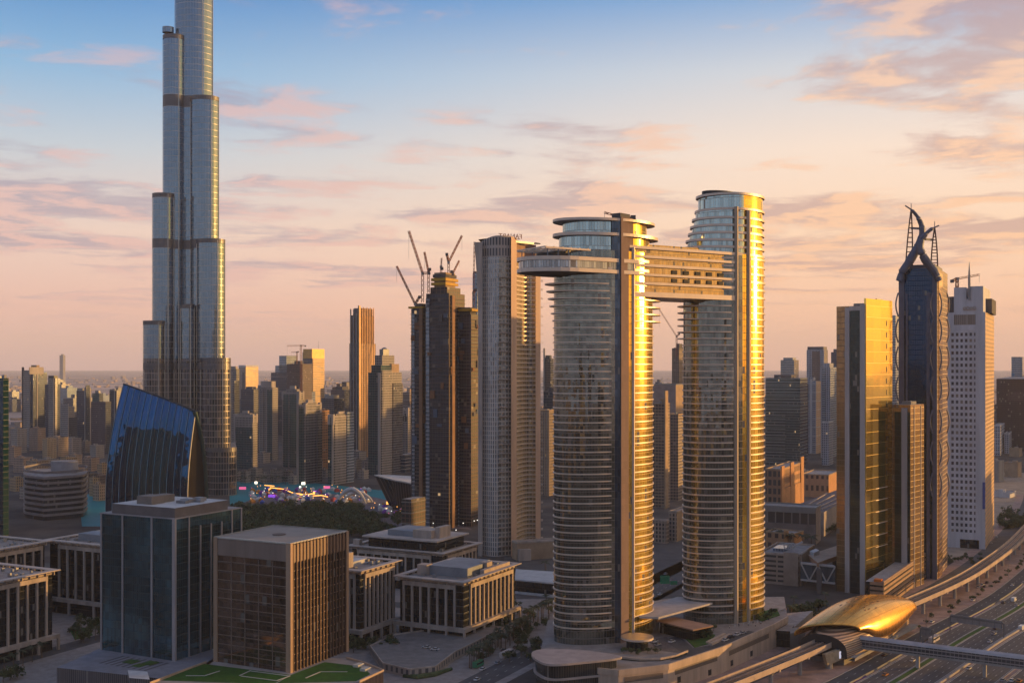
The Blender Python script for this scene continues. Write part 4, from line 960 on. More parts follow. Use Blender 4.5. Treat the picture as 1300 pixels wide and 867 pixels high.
# stepped pale tower
YQ = 1600
r, f, lu, lv, zt = tower('stepped_tower', 'stepped pale tower with teal glass left side and domed lantern top', 483, YQ, 467.5, 510, 473, TEAL, PALE, [('pier', 'window_grid', 484, 497, 470, PALE, 1.2), ('pier', 'grey_wing', 498, 509.8, 487, GRYB, 2.0), ('pier', 'pale_edge', 480, 482.8, 473, PLC, .9)])
for nm, a0, a1, b0, b1, tp, mt in (('upper_step', .08, .85, .1, .9, 463.5, TEAL), ('upper_step', .18, .75, .18, .8, 451, PALE), ('sunlit_step', .55, .9, .05, .5, 462, TAN), ('lantern', .32, .6, .35, .65, 443, PLANT)): MB().prism(f.r(lu*a0, lu*a1, lv*b0, lv*b1), zt-.02, Z(tp, YQ), 0, 1).build(nm, [mt, ROOFG], r)
MB().loft([[(*ell(f.p(lu*.46, lv*.5), w, w, 0, 10)[i], Z(py, YQ)) for i in range(10)] for py, w in ((443, 4.2), (441.6, 3.4), (440.6, 1.0))], 0, 0).build('dome', PLANT, col.objects[-1])
castle('apartment_tower', 'beige tower with tall arched top window in the gap left of the unfinished towers', 518, 1750, 510, 530, 521, PALE, PALE, 517, [('pier', 'arched_window', 511.5, 513, 527, DARK, .3, 535), ('pier', 'arched_window', 514.5, 516.5, 525, DARK, .3, 535)])
tower('apartment_tower', 'banded brown tower behind the beige arched window one', 520, 2300, 511, 530, 498, BRNW, BRNW, [('bands', 'floor_band', 8, .8, PLC, .6), ('plant', 'roof_step', .2, .7, .2, .6, 494, TAN)])
tower('apartment_tower', 'low dark banded block at the foot of the beige arched window tower', 514, 1640, 506, 530, 577, DKW, DKW, [('bands', 'floor_band', 5, .8, PLC, .5)], cat='apartment block')

# --- unfinished concrete towers with yellow formwork
YK = 1090
FRM = facade('raw_frame', (.02, .018, .02), (.17, .10, .075), 3.7, 4.5, .22, .20, .15, .5, .004, .4, 0)
FRB = facade('raw_frame_glazed', (.04, .05, .075), (.085, .07, .066), 3.7, 3.0, .18, .15, .5, .2, .004, .5, .004)
SLABD = plain('slab_edge', (.17, .145, .14), .85)
HOI = plain('hoist_mast', (.30, .16, .09), .7)
LAMP = plain('site_lamp', (1, 1, 1), .5, 0, 0, 1, .3, (1, .93, .8, 1.6))
def site_tower(label, pc, pl, pr, top, feats, Y=YK, belt=None, nf=60):
    r, f, lu, lv, zt = tower('tower_under_construction', label, pc, Y, pl, pr, top, FRB, FRM, feats)
    for i in range(nf):
        z = 4+(zt-6)*i/nf; o = rnd.uniform(.5, 1.2) if z < zt*.62 else rnd.uniform(.8, 2.6)
        ring(MB(), [f.p(0, lv), f.C, f.p(lu, 0)], [f.p(-o, lv), f.p(-o, -o), f.p(lu, -o)], z, z+.4).build('floor_slab', SLABD, r)
    for i in range(16):
        z = rnd.uniform(.35, .95)*zt; s_ = rnd.random(); w_ = rnd.uniform(3, 6); rc = f.r(-rnd.uniform(.9, 1.6), -.3, lv*s_*.8, lv*s_*.8+w_) if i % 2 else f.r(lu*s_*.8, lu*s_*.8+w_, -rnd.uniform(.9, 1.6), -.3)
        MB().prism(rc, z, z+rnd.uniform(3, 9), 0, 0, True).build('debris_net', plain(*rnd.choice((('net_blue', (.10, .14, .20), .8), ('net_rust', (.26, .12, .06), .8), ('net_grey', (.14, .13, .13), .8)))), r)
    if belt:
        for p0, p1 in belt: MB().prism(f.r(-2, lu+2, -2, lv+2), Z(p1, Y), Z(p0, Y)).build('formwork_belt', CRANE_Y, r)
    return r, f, lu, lv, zt
r, f, lu, lv, zt = site_tower('unfinished tower with glazed left strip and yellow belt, leftmost of the three', 536, 522, 545, 392, [('plant', 'core_wall', .2, .8, .2, .8, 385, CONC_D), ('pier', 'glazed_strip', 523.5, 526.5, 398, BLUEG, .6), ('pier', 'hoist', 533, 537, 392, HOI, 1.6)], YK+10, [(389, 391.5)])
r, f, lu, lv, zt = site_tower('tallest unfinished tower with dark floors and stepped top ringed by yellow formwork', 570, 541, 590, 372, [('pier', 'glazed_strip', 541.2, 545.5, 378, BLUEG, 1.0), ('pier', 'hoist', 572, 575.5, 375, HOI, 2.0), ('plant', 'upper_frame', .05, .9, .12, .85, 364, FRM), ('plant', 'core_wall', .15, .75, .25, .75, 345, TAN)], YK-6)
for p0, p1 in ((353, 356.5), (358.5, 362)): MB().prism(f.r(lu*.05, lu*.85, lv*.18, lv*.82), Z(p1, YK), Z(p0, YK)).build('formwork_belt', CRANE_Y, r)
MB().prism(f.r(lu*.1, lu*.8, lv*.22, lv*.78), Z(352, YK), Z(348, YK)).build('work_deck', CONC_D, r)
r, f, lu, lv, zt = site_tower('unfinished tower with a low yellow belt, rightmost of the three', 598, 577, 609, 399, [('pier', 'glazed_strip', 579, 583, 402, BLUEG, .8), ('plant', 'core_wall', .1, .8, .1, .8, 390, CONC_D), ('pier', 'hoist', 576.8, 578.6, 500, HOI, 2.0)], YK+4, [(392, 395)])
tower('tower_under_construction', 'blue clad core rising behind the rightmost unfinished tower', 606, 1180, 600, 612, 347, BLUEG, BLUEG, [('plant', 'core_wall', .2, .8, .2, .8, 345, CONC_D)])
tower('site_building', 'low concrete frame at the foot of the leftmost unfinished tower', 522, 1040, 510, 540, 634, FRM, FRM, [('bands', 'floor_slab', 3, .7, CONC, .8)], cat='building', base=0)
crane('tower_crane', 'luffing crane with long raised jib on the leftmost unfinished tower', 536.5, YK, 384, 347, 518, 292, 545, 347, 2.2)
crane('tower_crane', 'luffing crane standing behind the long jib one, half hidden', 544, YK+12, 372, 345, 538, 319, 546, 342, 1.8)
crane('tower_crane', 'luffing crane leaning far left above the leftmost yellow belt', 527, YK-4, 388, 386, 502.5, 337, 533, 377, 1.8)
crane('tower_crane', 'red masted luffing crane on the tallest unfinished tower, jib raised right', 569.5, YK, 346, 333, 586, 298, 567.5, 323, 1.8)
crane('tower_crane', 'short upright crane post on top of the tallest unfinished tower', 560, YK, 347, 339, 560, 327, 561.5, 341, 1.6)
crane('tower_crane', 'small crane at the right shoulder of the tallest unfinished tower', 575, YK, 350, 347, 582.5, 330, 573.5, 345, 1.5)
crane('tower_crane', 'red luffing crane with upright jib beside the pale hotel parapet', 601, YK+30, 392, 372, 602, 306, 604, 368, 1.8)
for k, (px, py) in enumerate(((533, 652), (571, 658), (541, 662), (513, 652), (602, 665), (497, 652), (579, 677), (550, 668), (516, 671), (606, 664), (562, 651), (588, 668))):
    gx = G(px, py+3); l = thing('site_lamp', ['white floodlight glaring by the low concrete frame', 'floodlight on the building site below the tallest unfinished tower', 'floodlight at the left foot of the tallest unfinished tower', 'floodlight beside the grove near the opera hall', 'floodlight at the foot of the rightmost unfinished tower', 'floodlight closest to the opera hall', 'floodlight nearest the terraced stone office block', 'floodlight among the site cabins', 'floodlight left of the terraced stone office block', 'floodlight against the pale hotel wall', 'floodlight between the left and tallest unfinished towers', 'floodlight in front of the rightmost hoist'][k], 'floodlight', (*gx, 0), 'building site floodlights')
    MB().tube([(*gx, 0), (*gx, 5)], .15, 5).build('post', STEEL, l); MB().prism(ell(gx, .38, .38, 0, 8), 5, 5.7, 0, 0, True).build('lamp_head', LAMP, col.objects[-1])
# ================================================================== near office district
BLU = plain('blue_grey_plant', (.25, .27, .30), .6, .2)
def office_block(label, pc, Y, pl, pr, Ht, nl, nr, lu=None, lv=None, base=0.0, corner=.13, top=None, mat=STONE, plinth=8.5, plants=(), bay=True):
    f, l1, l2 = block_frame(pc, Y, pl, pr); lu = lu or l1; lv = lv or l2
    r = thing('stone_office_block', label, 'office block', (*f.p(lu/2, lv/2), base))
    z0, zt = base+plinth, Ht
    MB().prism(f.r(.5, lu-.5, .5, lv-.5), base, zt-1.2, 0, 1).build('glass_wall', [DGLASS, PAVE], r)
    MB().prism(f.r(-2.4, lu+2.4, -2.4, lv+2.4), z0-2.2, z0, 0, 0, True).build('plinth_beam', mat, r)
    for k in range(nl//2+2):
        b = -2.4+(lv+3.4)*k/(nl//2+1); MB().prism(f.r(-2.4, -1.2, b, b+1.3), base, z0-2.15).build('arcade_column', mat, r)
    for k in range(1, nr//2+2):
        a = -2.4+(lu+3.4)*k/(nr//2+1); MB().prism(f.r(a, a+1.3, -2.4, -1.2), base, z0-2.15).build('arcade_column', mat, r)
    for side, L, n in (('l', lv, nl), ('r', lu, nr)):
        s0, s1 = L*corner, L*(1-corner*.6)
        for k in range(n+1):
            s = s0+(s1-s0)*k/n; rc = f.r(s-.6, s+.6, -.5, .7) if side == 'r' else f.r(-.5, .7, s-.6, s+.6)
            MB().prism(rc, z0, zt-4.5).build('pilaster', mat, r)
        rc = f.r(s0-.6, s1+.6, -.6, .7) if side == 'r' else f.r(-.6, .7, s0-.6, s1+.6)
        MB().prism(rc, zt-4.6, zt-2.2, 0, 0, True).build('frieze', mat, r)
        nb = int((zt-z0)/3.9)
        for k in range(1, nb):
            z = z0+k*3.9; rc = f.r(.2, s0-.6, .32, .6) if side == 'r' else f.r(.32, .6, .2, s0-.6)
            MB().prism(rc, z, z+.25, 0, 0, True).build('sill_line', STEEL, r)
    o, i = f.r(-2.6, lu+2.6, -2.6, lv+2.6), f.r(1.2, lu-1.2, 1.2, lv-1.2)
    mb = MB(); ring(mb, i, o, zt, zt+.55, 0, True)
    for k in range(4): mb.wall(i[(k+1) % 4], i[k], zt, zt+.55)
    mb.build('roof_canopy', plain('canopy_stone', (.52, .43, .37), .75), r)
    mb = MB()
    for A, B in ((f.p(-.2, -.2), f.p(lu, -.2)), (f.p(-.2, lv), f.p(-.2, -.2)), (f.p(lu, lv), f.p(-.2, lv)), (f.p(lu, -.2), f.p(lu, lv))):
        n = max(3, int(sqrt((A[0]-B[0])**2+(A[1]-B[1])**2)/5))
        for k in range(n): p = (A[0]+(B[0]-A[0])*k/n, A[1]+(B[1]-A[1])*k/n); MB().bar((*p, zt-2.3), (*p, zt), .7).build('canopy_bracket', mat, r)
    MB().prism(f.r(.3, lu-.3, .3, lv-.3), zt-2.0, zt-1.0, 0, 1).build('parapet', [mat, PAVE], r)
    for a0, a1, b0, b1, h, mt in plants:
        MB().prism(f.r(lu*a0, lu*a1, lv*b0, lv*b1), zt-1.2, zt+h, 0, 0).build('roof_housing', mt, r)
    for i in range(14):
        a, b = rnd.uniform(.06, .9), rnd.uniform(.06, .9); MB().prism(f.r(lu*a, lu*a+rnd.uniform(1, 2.6), lv*b, lv*b+rnd.uniform(1, 2.2)), zt-1.1, zt+rnd.uniform(.2, 1.4)).build('roof_unit', rnd.choice((PLANT, CONC, BLU)), r)
    return r, f, lu, lv
BLU = plain('blue_grey_plant', (.25, .27, .30), .6, .2)
office_block('stone office block with pilasters and plant roof, right of the brown gridded block', 588, 636, 506.5, 655, 34, 6, 10, plants=((.25, .55, .15, .75, 4.5, BLU), (.6, .85, .3, .8, 3.2, BLU), (.2, .3, .75, .9, 5, STONE), (.55, .65, .1, .22, 5, STONE), (.4, .9, .02, .08, 2.5, STONE)))
office_block('narrow stone office block half hidden behind the brown gridded block', 457.5, 632, 400, 503, 41, 7, 7, plants=((.1, .3, .4, .55, 8, STONE), (.4, .8, .5, .8, 1.5, ROOFW)))
r, f, lu, lv = office_block('terraced stone office block with set back top storey, behind the two stone blocks', 562, 775, 446, 607, 27, 9, 8, plants=((.1, .9, .12, .85, 6.5, DGLASS),))
MB().prism(f.r(lu*.05, lu*.95, lv*.08, lv*.9), 33.5, 34.5, 0, 0, True).build('upper_canopy', MC['canopy_stone'], r)
for a0, a1, b0, b1, h in ((.2, .5, .2, .4, 40), (.25, .75, .4, .7, 38.5), (.3, .6, .15, .2, 42)): MB().prism(f.r(lu*a0, lu*a1, lv*b0, lv*b1), 34.4, h).build('roof_housing', BLU if h < 40 else STONE, r)
MB().prism(f.r(lu*.02, lu*.1, lv*.92, lv*.99), 26.5, 31.5, 0, 0).build('roof_kiosk', STONE, r)
ff = Fr((X(68, 622), 622)); ff2 = Fr(add(ff.C, U, -62))
C_ = ff2.C
r, f, lu, lv = office_block('stone office block cut by the bottom left corner of the picture', CX+F*C_[0]/C_[1], C_[1], -200, 68, 43, 6, 8, lu=62, lv=45, plants=((.3, .6, .3, .7, 4, STONE),))
office_block('stone office block with square stair windows between the corner block and the dark glass block', 152, 690, 62, 215, 45, 5, 6, plinth=10, corner=.25, plants=((.3, .6, .4, .8, 3.5, BLU),))
f9 = Fr((X(58, 705), 705)); c9 = add(f9.C, U, -40)
office_block('stone office block of which only the canopy roof shows behind the corner block', CX+F*c9[0]/c9[1], c9[1], -150, 58, 46, 5, 5, lu=40, lv=45)

# ---- dark glass block on its paved podium
D = 12.0
def podium(name, label, pts, z, mat, top, cat='podium', parts=()):
    r = thing(name, label, cat, (sum(p[0] for p in pts)/len(pts), sum(p[1] for p in pts)/len(pts), 0))
    MB().prism(pts, 0, z, 0, 1).build('podium_wall', [mat, top], r)
    return r
RIBW = facade('ribbed_podium', (.05, .05, .055), (.17, .15, .155), 40, 1.1, 0, .55, .2, .4)
def ccw(pts):
    a = sum(p[0]*q[1]-q[0]*p[1] for p, q in zip(pts, pts[1:]+pts[:1])); return pts if a > 0 else pts[::-1]
pp = ccw([G(72, 847, D), G(130, 853, D), G(205, 861, D), G(262, 845, D), G(285, 830, D), G(240, 812, D), G(128, 822, D)])
pr_ = podium('paved_podium', 'grey ribbed podium with striped paving and small lawns under the dark glass block', pp, D, RIBW, plain('podium_paving', (.25, .24, .26), .85))
fp_ = Fr(G(222, 840, D))
for k in range(9):
    MB().face([(*p, D+.012) for p in fp_.r(-18, -2.5, k*3.6+1, k*3.6+2.6)]).build('paving_stripe', plain('paving_dark', (.13, .115, .12), .9), pr_)
for a0, a1, b0, b1 in ((-10, -4, 6, 12), (-12, -6, 16, 22), (-15, -10, 8, 13)): MB().prism(fp_.r(a0, a1, b0, b1), D, D+.25).build('small_lawn', GRASS, pr_)
MB().prism(ccw([G(162, 850, 15), G(187, 852, 15), G(190, 862, 15), G(164, 860, 15)]), D-.1, 15, 0, 1).build('stair_head', [RIBW, ROOFW], pr_)
YG = 552.0
GB = facade('dark_block_glass', (.085, .20, .25), (.05, .075, .085), 3.9, 1.25, .05, .08, .80, .05, .004, .35, 0, .5, 0, 0, .012, .35)
f, lu, lv = block_frame(222, YG, 127.5, 307); zt = Z(659, YG)
r = thing('dark_glass_block', 'dark teal glass office block with thin white piers and white roof slab, lower left', 'office block', (*f.p(lu/2, lv/2), D))
mb = MB(); q = f.r(0, lu, 0, lv); u = 0
for i in range(4): u = mb.wall(q[i], q[(i+1) % 4], D, zt, u=u)
mb.face([(*p, zt) for p in q], None, 1); mb.build('glass_wall', [GB, ROOFG], r)
WPI = plain('white_pier', (.40, .36, .36), .5, .2, streak=True)
for px, tp in ((129, 659), (156, 659), (193, 659)):
    b = slide(f.C, f.v, px); MB().prism(f.r(-.5, .2, b-.45, b+.45), D, zt).build('white_pier', WPI, r)
MB().prism(f.r(-.6, .5, -.6, 1.3), D, zt).build('corner_pier', WPI, r)
for k, (px, tp) in enumerate(((239.5, 659), (254, 668), (267.5, 667), (281, 664), (294, 655), (306, 655))):
    a = slide(f.C, f.u, px); MB().prism(f.r(a-.4, a+.4, -.5, .2), D, zt if tp < 660 else zt-5).build('white_pier', WPI, r)
MB().prism(f.r(-.3, lu+.2, -.3, lv+.2), zt-.1, zt+.35, 0, 1).build('parapet', [WPI, ROOFG], r)
MB().prism(f.r(1, lu*.8, 1, lv*.86), zt+.3, zt+5.2, 0, 1).build('roof_storey', [plain('roof_fascia', (.16, .14, .14), .6), ROOFW], r); RSY = col.objects[-1]
for a0, a1, b0, b1, h, mt in ((.12, .3, .42, .62, 4, plain('housing_brown', (.20, .17, .15), .7)), (.3, .48, .45, .6, 3.6, MC['housing_brown']), (.42, .52, .2, .32, 1.6, PLANT), (.34, .4, .18, .3, 1.4, PLANT), (.58, .68, .2, .3, 1.6, PLANT), (.5, .56, .12, .2, 1.2, PLANT)):
    MB().prism(f.r(lu*a0, lu*a1, lv*b0, lv*b1), zt+5.15, zt+5.2+h).build('roof_housing', mt, RSY)

# ---- brown gridded block on its lawn podium
pp = ccw([G(190, 868, D), G(262, 841, D), G(285, 826, D), G(440, 836, D), G(462, 842, D), G(487, 852, D), G(456, 866, D), G(330, 869, D)])
lp_ = podium('lawn_podium', 'podium with roof lawn and white path under the brown gridded block', pp, D, facade('brown_ribs', (.10, .06, .045), (.30, .19, .14), 40, 1.2, 0, .5, .1, .5), plain('terrace_stone', (.42, .35, .30), .85))
LAWN = plain('roof_lawn', (.035, .115, .014), .95, var=.25, scale=.25)
def lawn(px): MB().prism(ccw([G(a, b, D+.1) for a, b in px]), D-.05, D+.12).build('roof_lawn', LAWN, lp_)
lawn([(205, 863), (258, 842), (368, 856), (350, 866), (330, 867)]); lawn([(370, 856), (412, 840), (455, 845), (466, 851), (470, 855), (452, 864), (352, 866.5)])
PTH = plain('white_path', (.55, .52, .46), .85)
def path(a, b, w=.9): 
    p, q = G(*a, D+.2), G(*b, D+.2); MB().bar((*p, D+.17), (*q, D+.17), w, .12).build('path', PTH, lp_)
for a, b in (((388, 860), (407, 852)), ((407, 852), (441, 852)), ((236, 857), (260, 857)), ((260, 857), (279, 851)), ((304, 857), (318, 850.5)), ((318, 851), (368, 857.5)), ((306, 857.5), (352, 863.5)), ((352, 863), (368, 857.5))): path(a, b, .7)
for a, b in (((487, 852), (456, 866)), ((462, 842), (487, 852)), ((440, 836), (462, 842)), ((262, 841), (190, 868))): MB().bar((*G(*a, D), D+.5), (*G(*b, D), D+.5), .5, 1.0).build('parapet', plain('sun_stone', (.50, .36, .26), .7), lp_)
for a in ((455, 845.5), (464, 850.5)): MB().prism(Fr(G(*a, D)).r(-2.5, 2.5, -1.5, 1.5), D, D+1.2).build('terrace_step', PTH, lp_)
YBn = 531.0
BRL = facade('brown_block_glass', (.23, .155, .12), (.10, .075, .065), 4.6, 2.6, .10, .05, .78, .06, .005, .30, .0, .5, .02, .2, .018, .4)
BRR = facade('brown_block_grid', (.055, .04, .035), (.22, .145, .11), 3.9, 2.0, .14, .10, .4, .2, .004, .35, .0)
f, lu, lv = block_frame(368.5, YBn, 273, 440); zt = Z(690, YBn)
r = thing('brown_gridded_block', 'brown office block with copper grid on its right side and sandy flat roof', 'office block', (*f.p(lu/2, lv/2), D))
mb = MB(); q = f.r(0, lu, 0, lv); u = 0
for i, m in enumerate((1, 1, 0, 0)): u = mb.wall(q[i], q[(i+1) % 4], D, zt-1, m=m, u=u)
mb.face([(*p, zt-1) for p in q], None, 2); mb.build('glass_wall', [BRL, BRR, ROOFG], r)
SS = plain('brown_stone', (.42, .28, .19), .7, streak=True)
MB().prism(f.r(-.8, .9, -.8, 2.0), D, zt+.2).build('corner_pier', SS, r); MB().prism(f.r(-.7, .6, lv-1.8, lv+.4), D, zt+.2).build('corner_pier', SS, r); MB().prism(f.r(lu-1.4, lu+.5, -1.0, .8), D, zt+.2).build('corner_pier', SS, r)
MB().prism(f.r(-.4, .3, 2, lv-1.8), Z(713, YBn), zt-.6, 0, 0, True).build('fascia_panel', plain('brown_fascia', (.25, .19, .16), .6, streak=True), r)
n = 17
for k in range(n):
    a = 1.6+(lu-3.2)*k/(n-1); MB().prism(f.r(a-.22, a+.22, -.75, .2), D, zt).build('copper_fin', plain('copper_fin', (.15, .095, .07), .5, .3), r)
MB().prism(f.r(.6, lu-1, -.3, .1), zt-9, zt-.8).build('roof_screen', facade('roof_screen', (.20, .13, .10), (.34, .22, .15), 60, 1.6, 0, .3, .1, .5), r)
for k in range(1, 12): MB().prism(f.r(-.28, .1, 2.0, lv-1.8), D+k*4.4, D+k*4.4+.28, 0, 0, True).build('sill_line', plain('sill_brown', (.24, .18, .15), .6), r)
for k in range(1, 5): b = 2+(lv-4)*k/5; MB().prism(f.r(-.3, .1, b-.15, b+.15), D, zt-9).build('mullion', MC['sill_brown'], r)
MB().prism(f.r(.2, lu-.3, .2, lv-.4), zt-.8, zt, 0, 0).build('roof', plain('sandy_roof', (.34, .29, .25), .95, var=.12), r)
mb = MB(); ring(mb, f.r(.4, lu-.4, .4, lv-.4), f.r(-.5, lu+.3, -.5, lv+.3), zt-.3, zt+.35, 0, True); mb.build('parapet', PTH, r)
MB().prism(ell(f.p(lu*.45, lv*.5), 3.2, 3.2, 0, 20), zt, zt+.4, 0, 0).build('roof_hatch', plain('hatch_brown', (.16, .12, .10), .8), r)
# ---- raised plaza with niched wall by the side street
pz_ = ccw([G(486, 842, 4), G(520, 850, 4), G(553, 846, 4), G(577, 828, 4), G(640, 797, 4), G(600, 792, 4), G(500, 806, 4), G(470, 820, 4)])
pl_ = podium('raised_plaza', 'raised parking plaza with pale niched wall below the pilastered stone block', pz_, 4.0, facade('niche_wall', (.09, .09, .10), (.42, .35, .30), 12, 3.6, .10, .55, .1, .5, 0, .2), plain('plaza_paving', (.24, .21, .19), .9, var=.2, scale=.2))
for a, b in zip(pz_, pz_[1:]+pz_[:1]): MB().bar((*a, 4.3), (*b, 4.3), .5, .8).build('parapet', STONE, pl_)
hg = thing('clipped_hedge', 'long clipped hedge on the traffic island by the niched wall', 'hedge', (*G(535, 858), 0))
MB().tube([(*G(512, 859), .6), (*G(530, 861), .7), (*G(550, 858), .7), (*G(573, 850), .6)], [.9, 1.5, 1.5, .9], 8).build('foliage', LEAF, hg)

# ================================================================== base of the twin towers
WALLP = [(683, 840), (730, 847), (785, 853.5), (848, 846), (917, 823.5), (982, 795), (1000, 785)]
dk = ccw([G(a, b, DECK) for a, b in WALLP]+[(168, 705), (96, 700), (20, 640)])
r = podium('tower_podium', 'sweeping pale stone podium on which the two bridged glass towers stand', dk, DECK, plain('podium_stone', (.54, .40, .30), .75, streak=True, scale=.2), PAVE)
wp = [G(a, b, DECK) for a, b in WALLP]
for a, b in zip(wp, wp[1:]):
    d = Vector((b[0]-a[0], b[1]-a[1])).normalized(); nrm = (d.y, -d.x)
    MB().prism(ccw([(a[0]+nrm[0]*.4, a[1]+nrm[1]*.4), (b[0]+nrm[0]*.4, b[1]+nrm[1]*.4), (b[0]-nrm[0]*.5, b[1]-nrm[1]*.5), (a[0]-nrm[0]*.5, a[1]-nrm[1]*.5)]), DECK-1.5, DECK+1.3, 0, 0, True).build('parapet', MC['podium_stone'], r)
    L = sqrt((b[0]-a[0])**2+(b[1]-a[1])**2)
    if a[0] > 40:
        p0 = (a[0]+(b[0]-a[0])*.12+nrm[0]*.02, a[1]+(b[1]-a[1])*.12+nrm[1]*.02); p1 = (a[0]+(b[0]-a[0])*.9+nrm[0]*.02, a[1]+(b[1]-a[1])*.9+nrm[1]*.02)
        mb = MB(); mb.wall((p0[0]+nrm[0]*.12, p0[1]+nrm[1]*.12), (p1[0]+nrm[0]*.12, p1[1]+nrm[1]*.12), DECK-5, DECK-2.4); mb.build('louvre_panel', facade('podium_louvre', (.10, .075, .06), (.30, .22, .17), .5, 60, .45, 0, 0, .6), r)
def on_wall(px):
    for a, b in zip(wp, wp[1:]):
        if px_of(a) <= px <= px_of(b):
            d = Vector((b[0]-a[0], b[1]-a[1])).normalized(); t = slide(a, d, px); return (a[0]+d.x*t, a[1]+d.y*t), d
for px, py in ((862, 862), (901, 853), (929, 841), (954, 829)):
    p, d = on_wall(px); z = Z(py, p[1]); g = Fr((p[0]+d.y*.15, p[1]-d.x*.15), (d.x, d.y), (-d.y, d.x)); MB().prism(g.r(-1.3, 1.3, 0, 1), z-1.4, z+1.4, 0, 0, True).build('window', DARK, r)
def slab(root, nm, px, z, th, mat, mt=None): MB().prism(ccw([G(a, b, z) for a, b in px]), z-th, z, 0, 0 if mt is None else 1, True).build(nm, [mat, mt] if mt else mat, root)
ptop = r
def dsheet(nm, px, h, mat): MB().prism(ccw([G(a, b, DECK+h) for a, b in px]), DECK-.05, DECK+h).build(nm, mat, ptop)
dsheet('driveway', [(842, 812), (862, 806), (880, 822), (905, 818), (950, 800), (960, 802), (912, 823), (880, 836), (850, 838), (868, 829)], .02, ASPH)
dsheet('driveway', [(822, 812), (846, 808), (868, 829), (840, 826)], .014, plain('driveway_setts', (.15, .13, .125), .9, var=.3, scale=.5))
dsheet('garden_bed', [(866, 806), (884, 801), (908, 805), (900, 816), (882, 821)], .35, GRASS)
dsheet('garden_bed', [(952, 778), (986, 772), (990, 780), (966, 788)], .4, GRASS)
for a, b in (((898, 817), (920, 806)), ((902, 819), (927, 806.5))): MB().bar((*G(*a, DECK), DECK+.6), (*G(*b, DECK), DECK+.6), 1.6, 1.2).build('stone_bench', MC['podium_stone'], ptop)
pl2 = [G(788, 836, DECK), G(812, 838.5, DECK), G(838, 838, DECK), G(858, 834, DECK), G(873, 828, DECK)]
for a, b in zip(pl2, pl2[1:]): MB().bar((*a, DECK+.6), (*b, DECK+.6), .6, 1.3).build('planter_wall', MC['podium_stone'], ptop)
dsheet('planter_bed', [(789, 834), (812, 836), (838, 835.5), (857, 831), (870, 827), (873, 829), (858, 834.5), (838, 838), (812, 838.5), (788, 836.5)], .3, plain('soil_planting', (.05, .045, .03), .95, var=.5, scale=.6))
cp = thing('entrance_canopy', 'large slanting white entrance canopy with slatted gilded edge between the twin towers', 'canopy', (*G(850, 775, 24), DECK))
slab(cp, 'roof_slab', [(826, 768), (860, 757), (914, 762), (836, 783), (812, 782)], 24, 1.0, plain('canopy_white', (.50, .44, .40), .7))
a, b = G(836, 783.5, 23), G(914, 762.5, 23)
for k in range(14):
    t0, t1 = k/14, (k+.6)/14; MB().bar((a[0]+(b[0]-a[0])*t0, a[1]+(b[1]-a[1])*t0-.6, 22.6), (a[0]+(b[0]-a[0])*t1+1.2, a[1]+(b[1]-a[1])*t1-.9, 23.8), .9, .4).build('edge_slat', ALU, cp)
for px, py in ((834, 800), (829, 796), (893, 790), (906, 786)): g = G(px, py, DECK); MB().prism(Fr(g).r(-1, 1, -1, 1), DECK, 23.0).build('column', CONC, cp)
pv = thing('brown_roofed_pavilion', 'low restaurant pavilion with flat brown roof under the slanting canopy', 'pavilion', (*G(868, 793, DECK), DECK))
slab(pv, 'roof', [(833, 787), (856.5, 783), (906, 793.5), (880, 799)], 19, .7, plain('pavilion_brown', (.30, .17, .11), .7), plain('pavilion_roof', (.40, .24, .17), .8))
MB().prism(ccw([G(838, 788, 18.3), G(857, 785, 18.3), G(898, 793.5, 18.3), (G(878, 797.5, 18.3))]), DECK, 18.3).build('glass_wall', DGLASS, pv)
dc = thing('round_canopy', 'round gilded disc canopy on a glass drum at the foot of the nearer glass tower', 'canopy', (*G(809, 808, 18), DECK))
g = G(809, 808, 18); MB().prism(ell(g, 8.2, 8.2, 0, 40), 17.2, 18.2, 0, 1, True).build('disc', [ALU, plain('disc_roof', (.55, .42, .28), .35, .5)], dc); MB().prism(ell(g, 5.5, 5.5, 0, 24), DECK, 17.2).build('glass_drum', DGLASS, dc)
gp = thing('glass_pavilion', 'two storey glass pavilion with teardrop overhanging roof at the bottom edge of the picture', 'pavilion', (*G(720, 835, 17), 0))
TD = [(675, 828), (684.6, 824), (706.6, 823.5), (743, 825), (785.7, 831.5), (782.7, 835), (743, 839.5), (699, 842.5), (678.8, 835)]
td = [G(a, b, 17) for a, b in TD]; td = [tuple(p) for p in catmull([td[-1]]+td+[td[0], td[1]], 1.5)]; td = ccw(td)
cx = (sum(p[0] for p in td)/len(td), sum(p[1] for p in td)/len(td)); sh = lambda s: [(cx[0]+(p[0]-cx[0])*s, cx[1]+(p[1]-cx[1])*s) for p in td]
MB().prism(td, 16, 17, 0, 1, True).build('roof', [plain('teardrop_edge', (.44, .36, .32), .7), plain('teardrop_roof', (.40, .33, .31), .9)], gp)
MB().prism(sh(.9), 0, 16).build('glass_wall', facade('pavilion_glass', (.06, .07, .075), (.10, .09, .085), 16, 1.2, .0, .10, .6, .07), gp); MB().prism(sh(.95), 9, 10, 0, 0, True).build('floor_band', MC['teardrop_edge'], gp)
sv = thing('service_building', 'low grey flat roofed building with bright orange parapet wall next to the golden station', 'building', (*G(1000, 790, 8), 0))
slab(sv, 'roof', [(966, 795), (1000, 778), (1032, 775), (1008, 796)], 8, 8, CONC, ROOFG)
MB().bar((*G(964, 793, 11), 10.5), (*G(998, 774, 11), 10.5), .6, 3).build('parapet_wall', plain('orange_wall', (.55, .30, .15), .7), sv)
tb = thing('glazed_entrance_box', 'dark glazed entrance box with pale stair tower at the near end of the station', 'building', (*G(1000, 806, 6), 0))
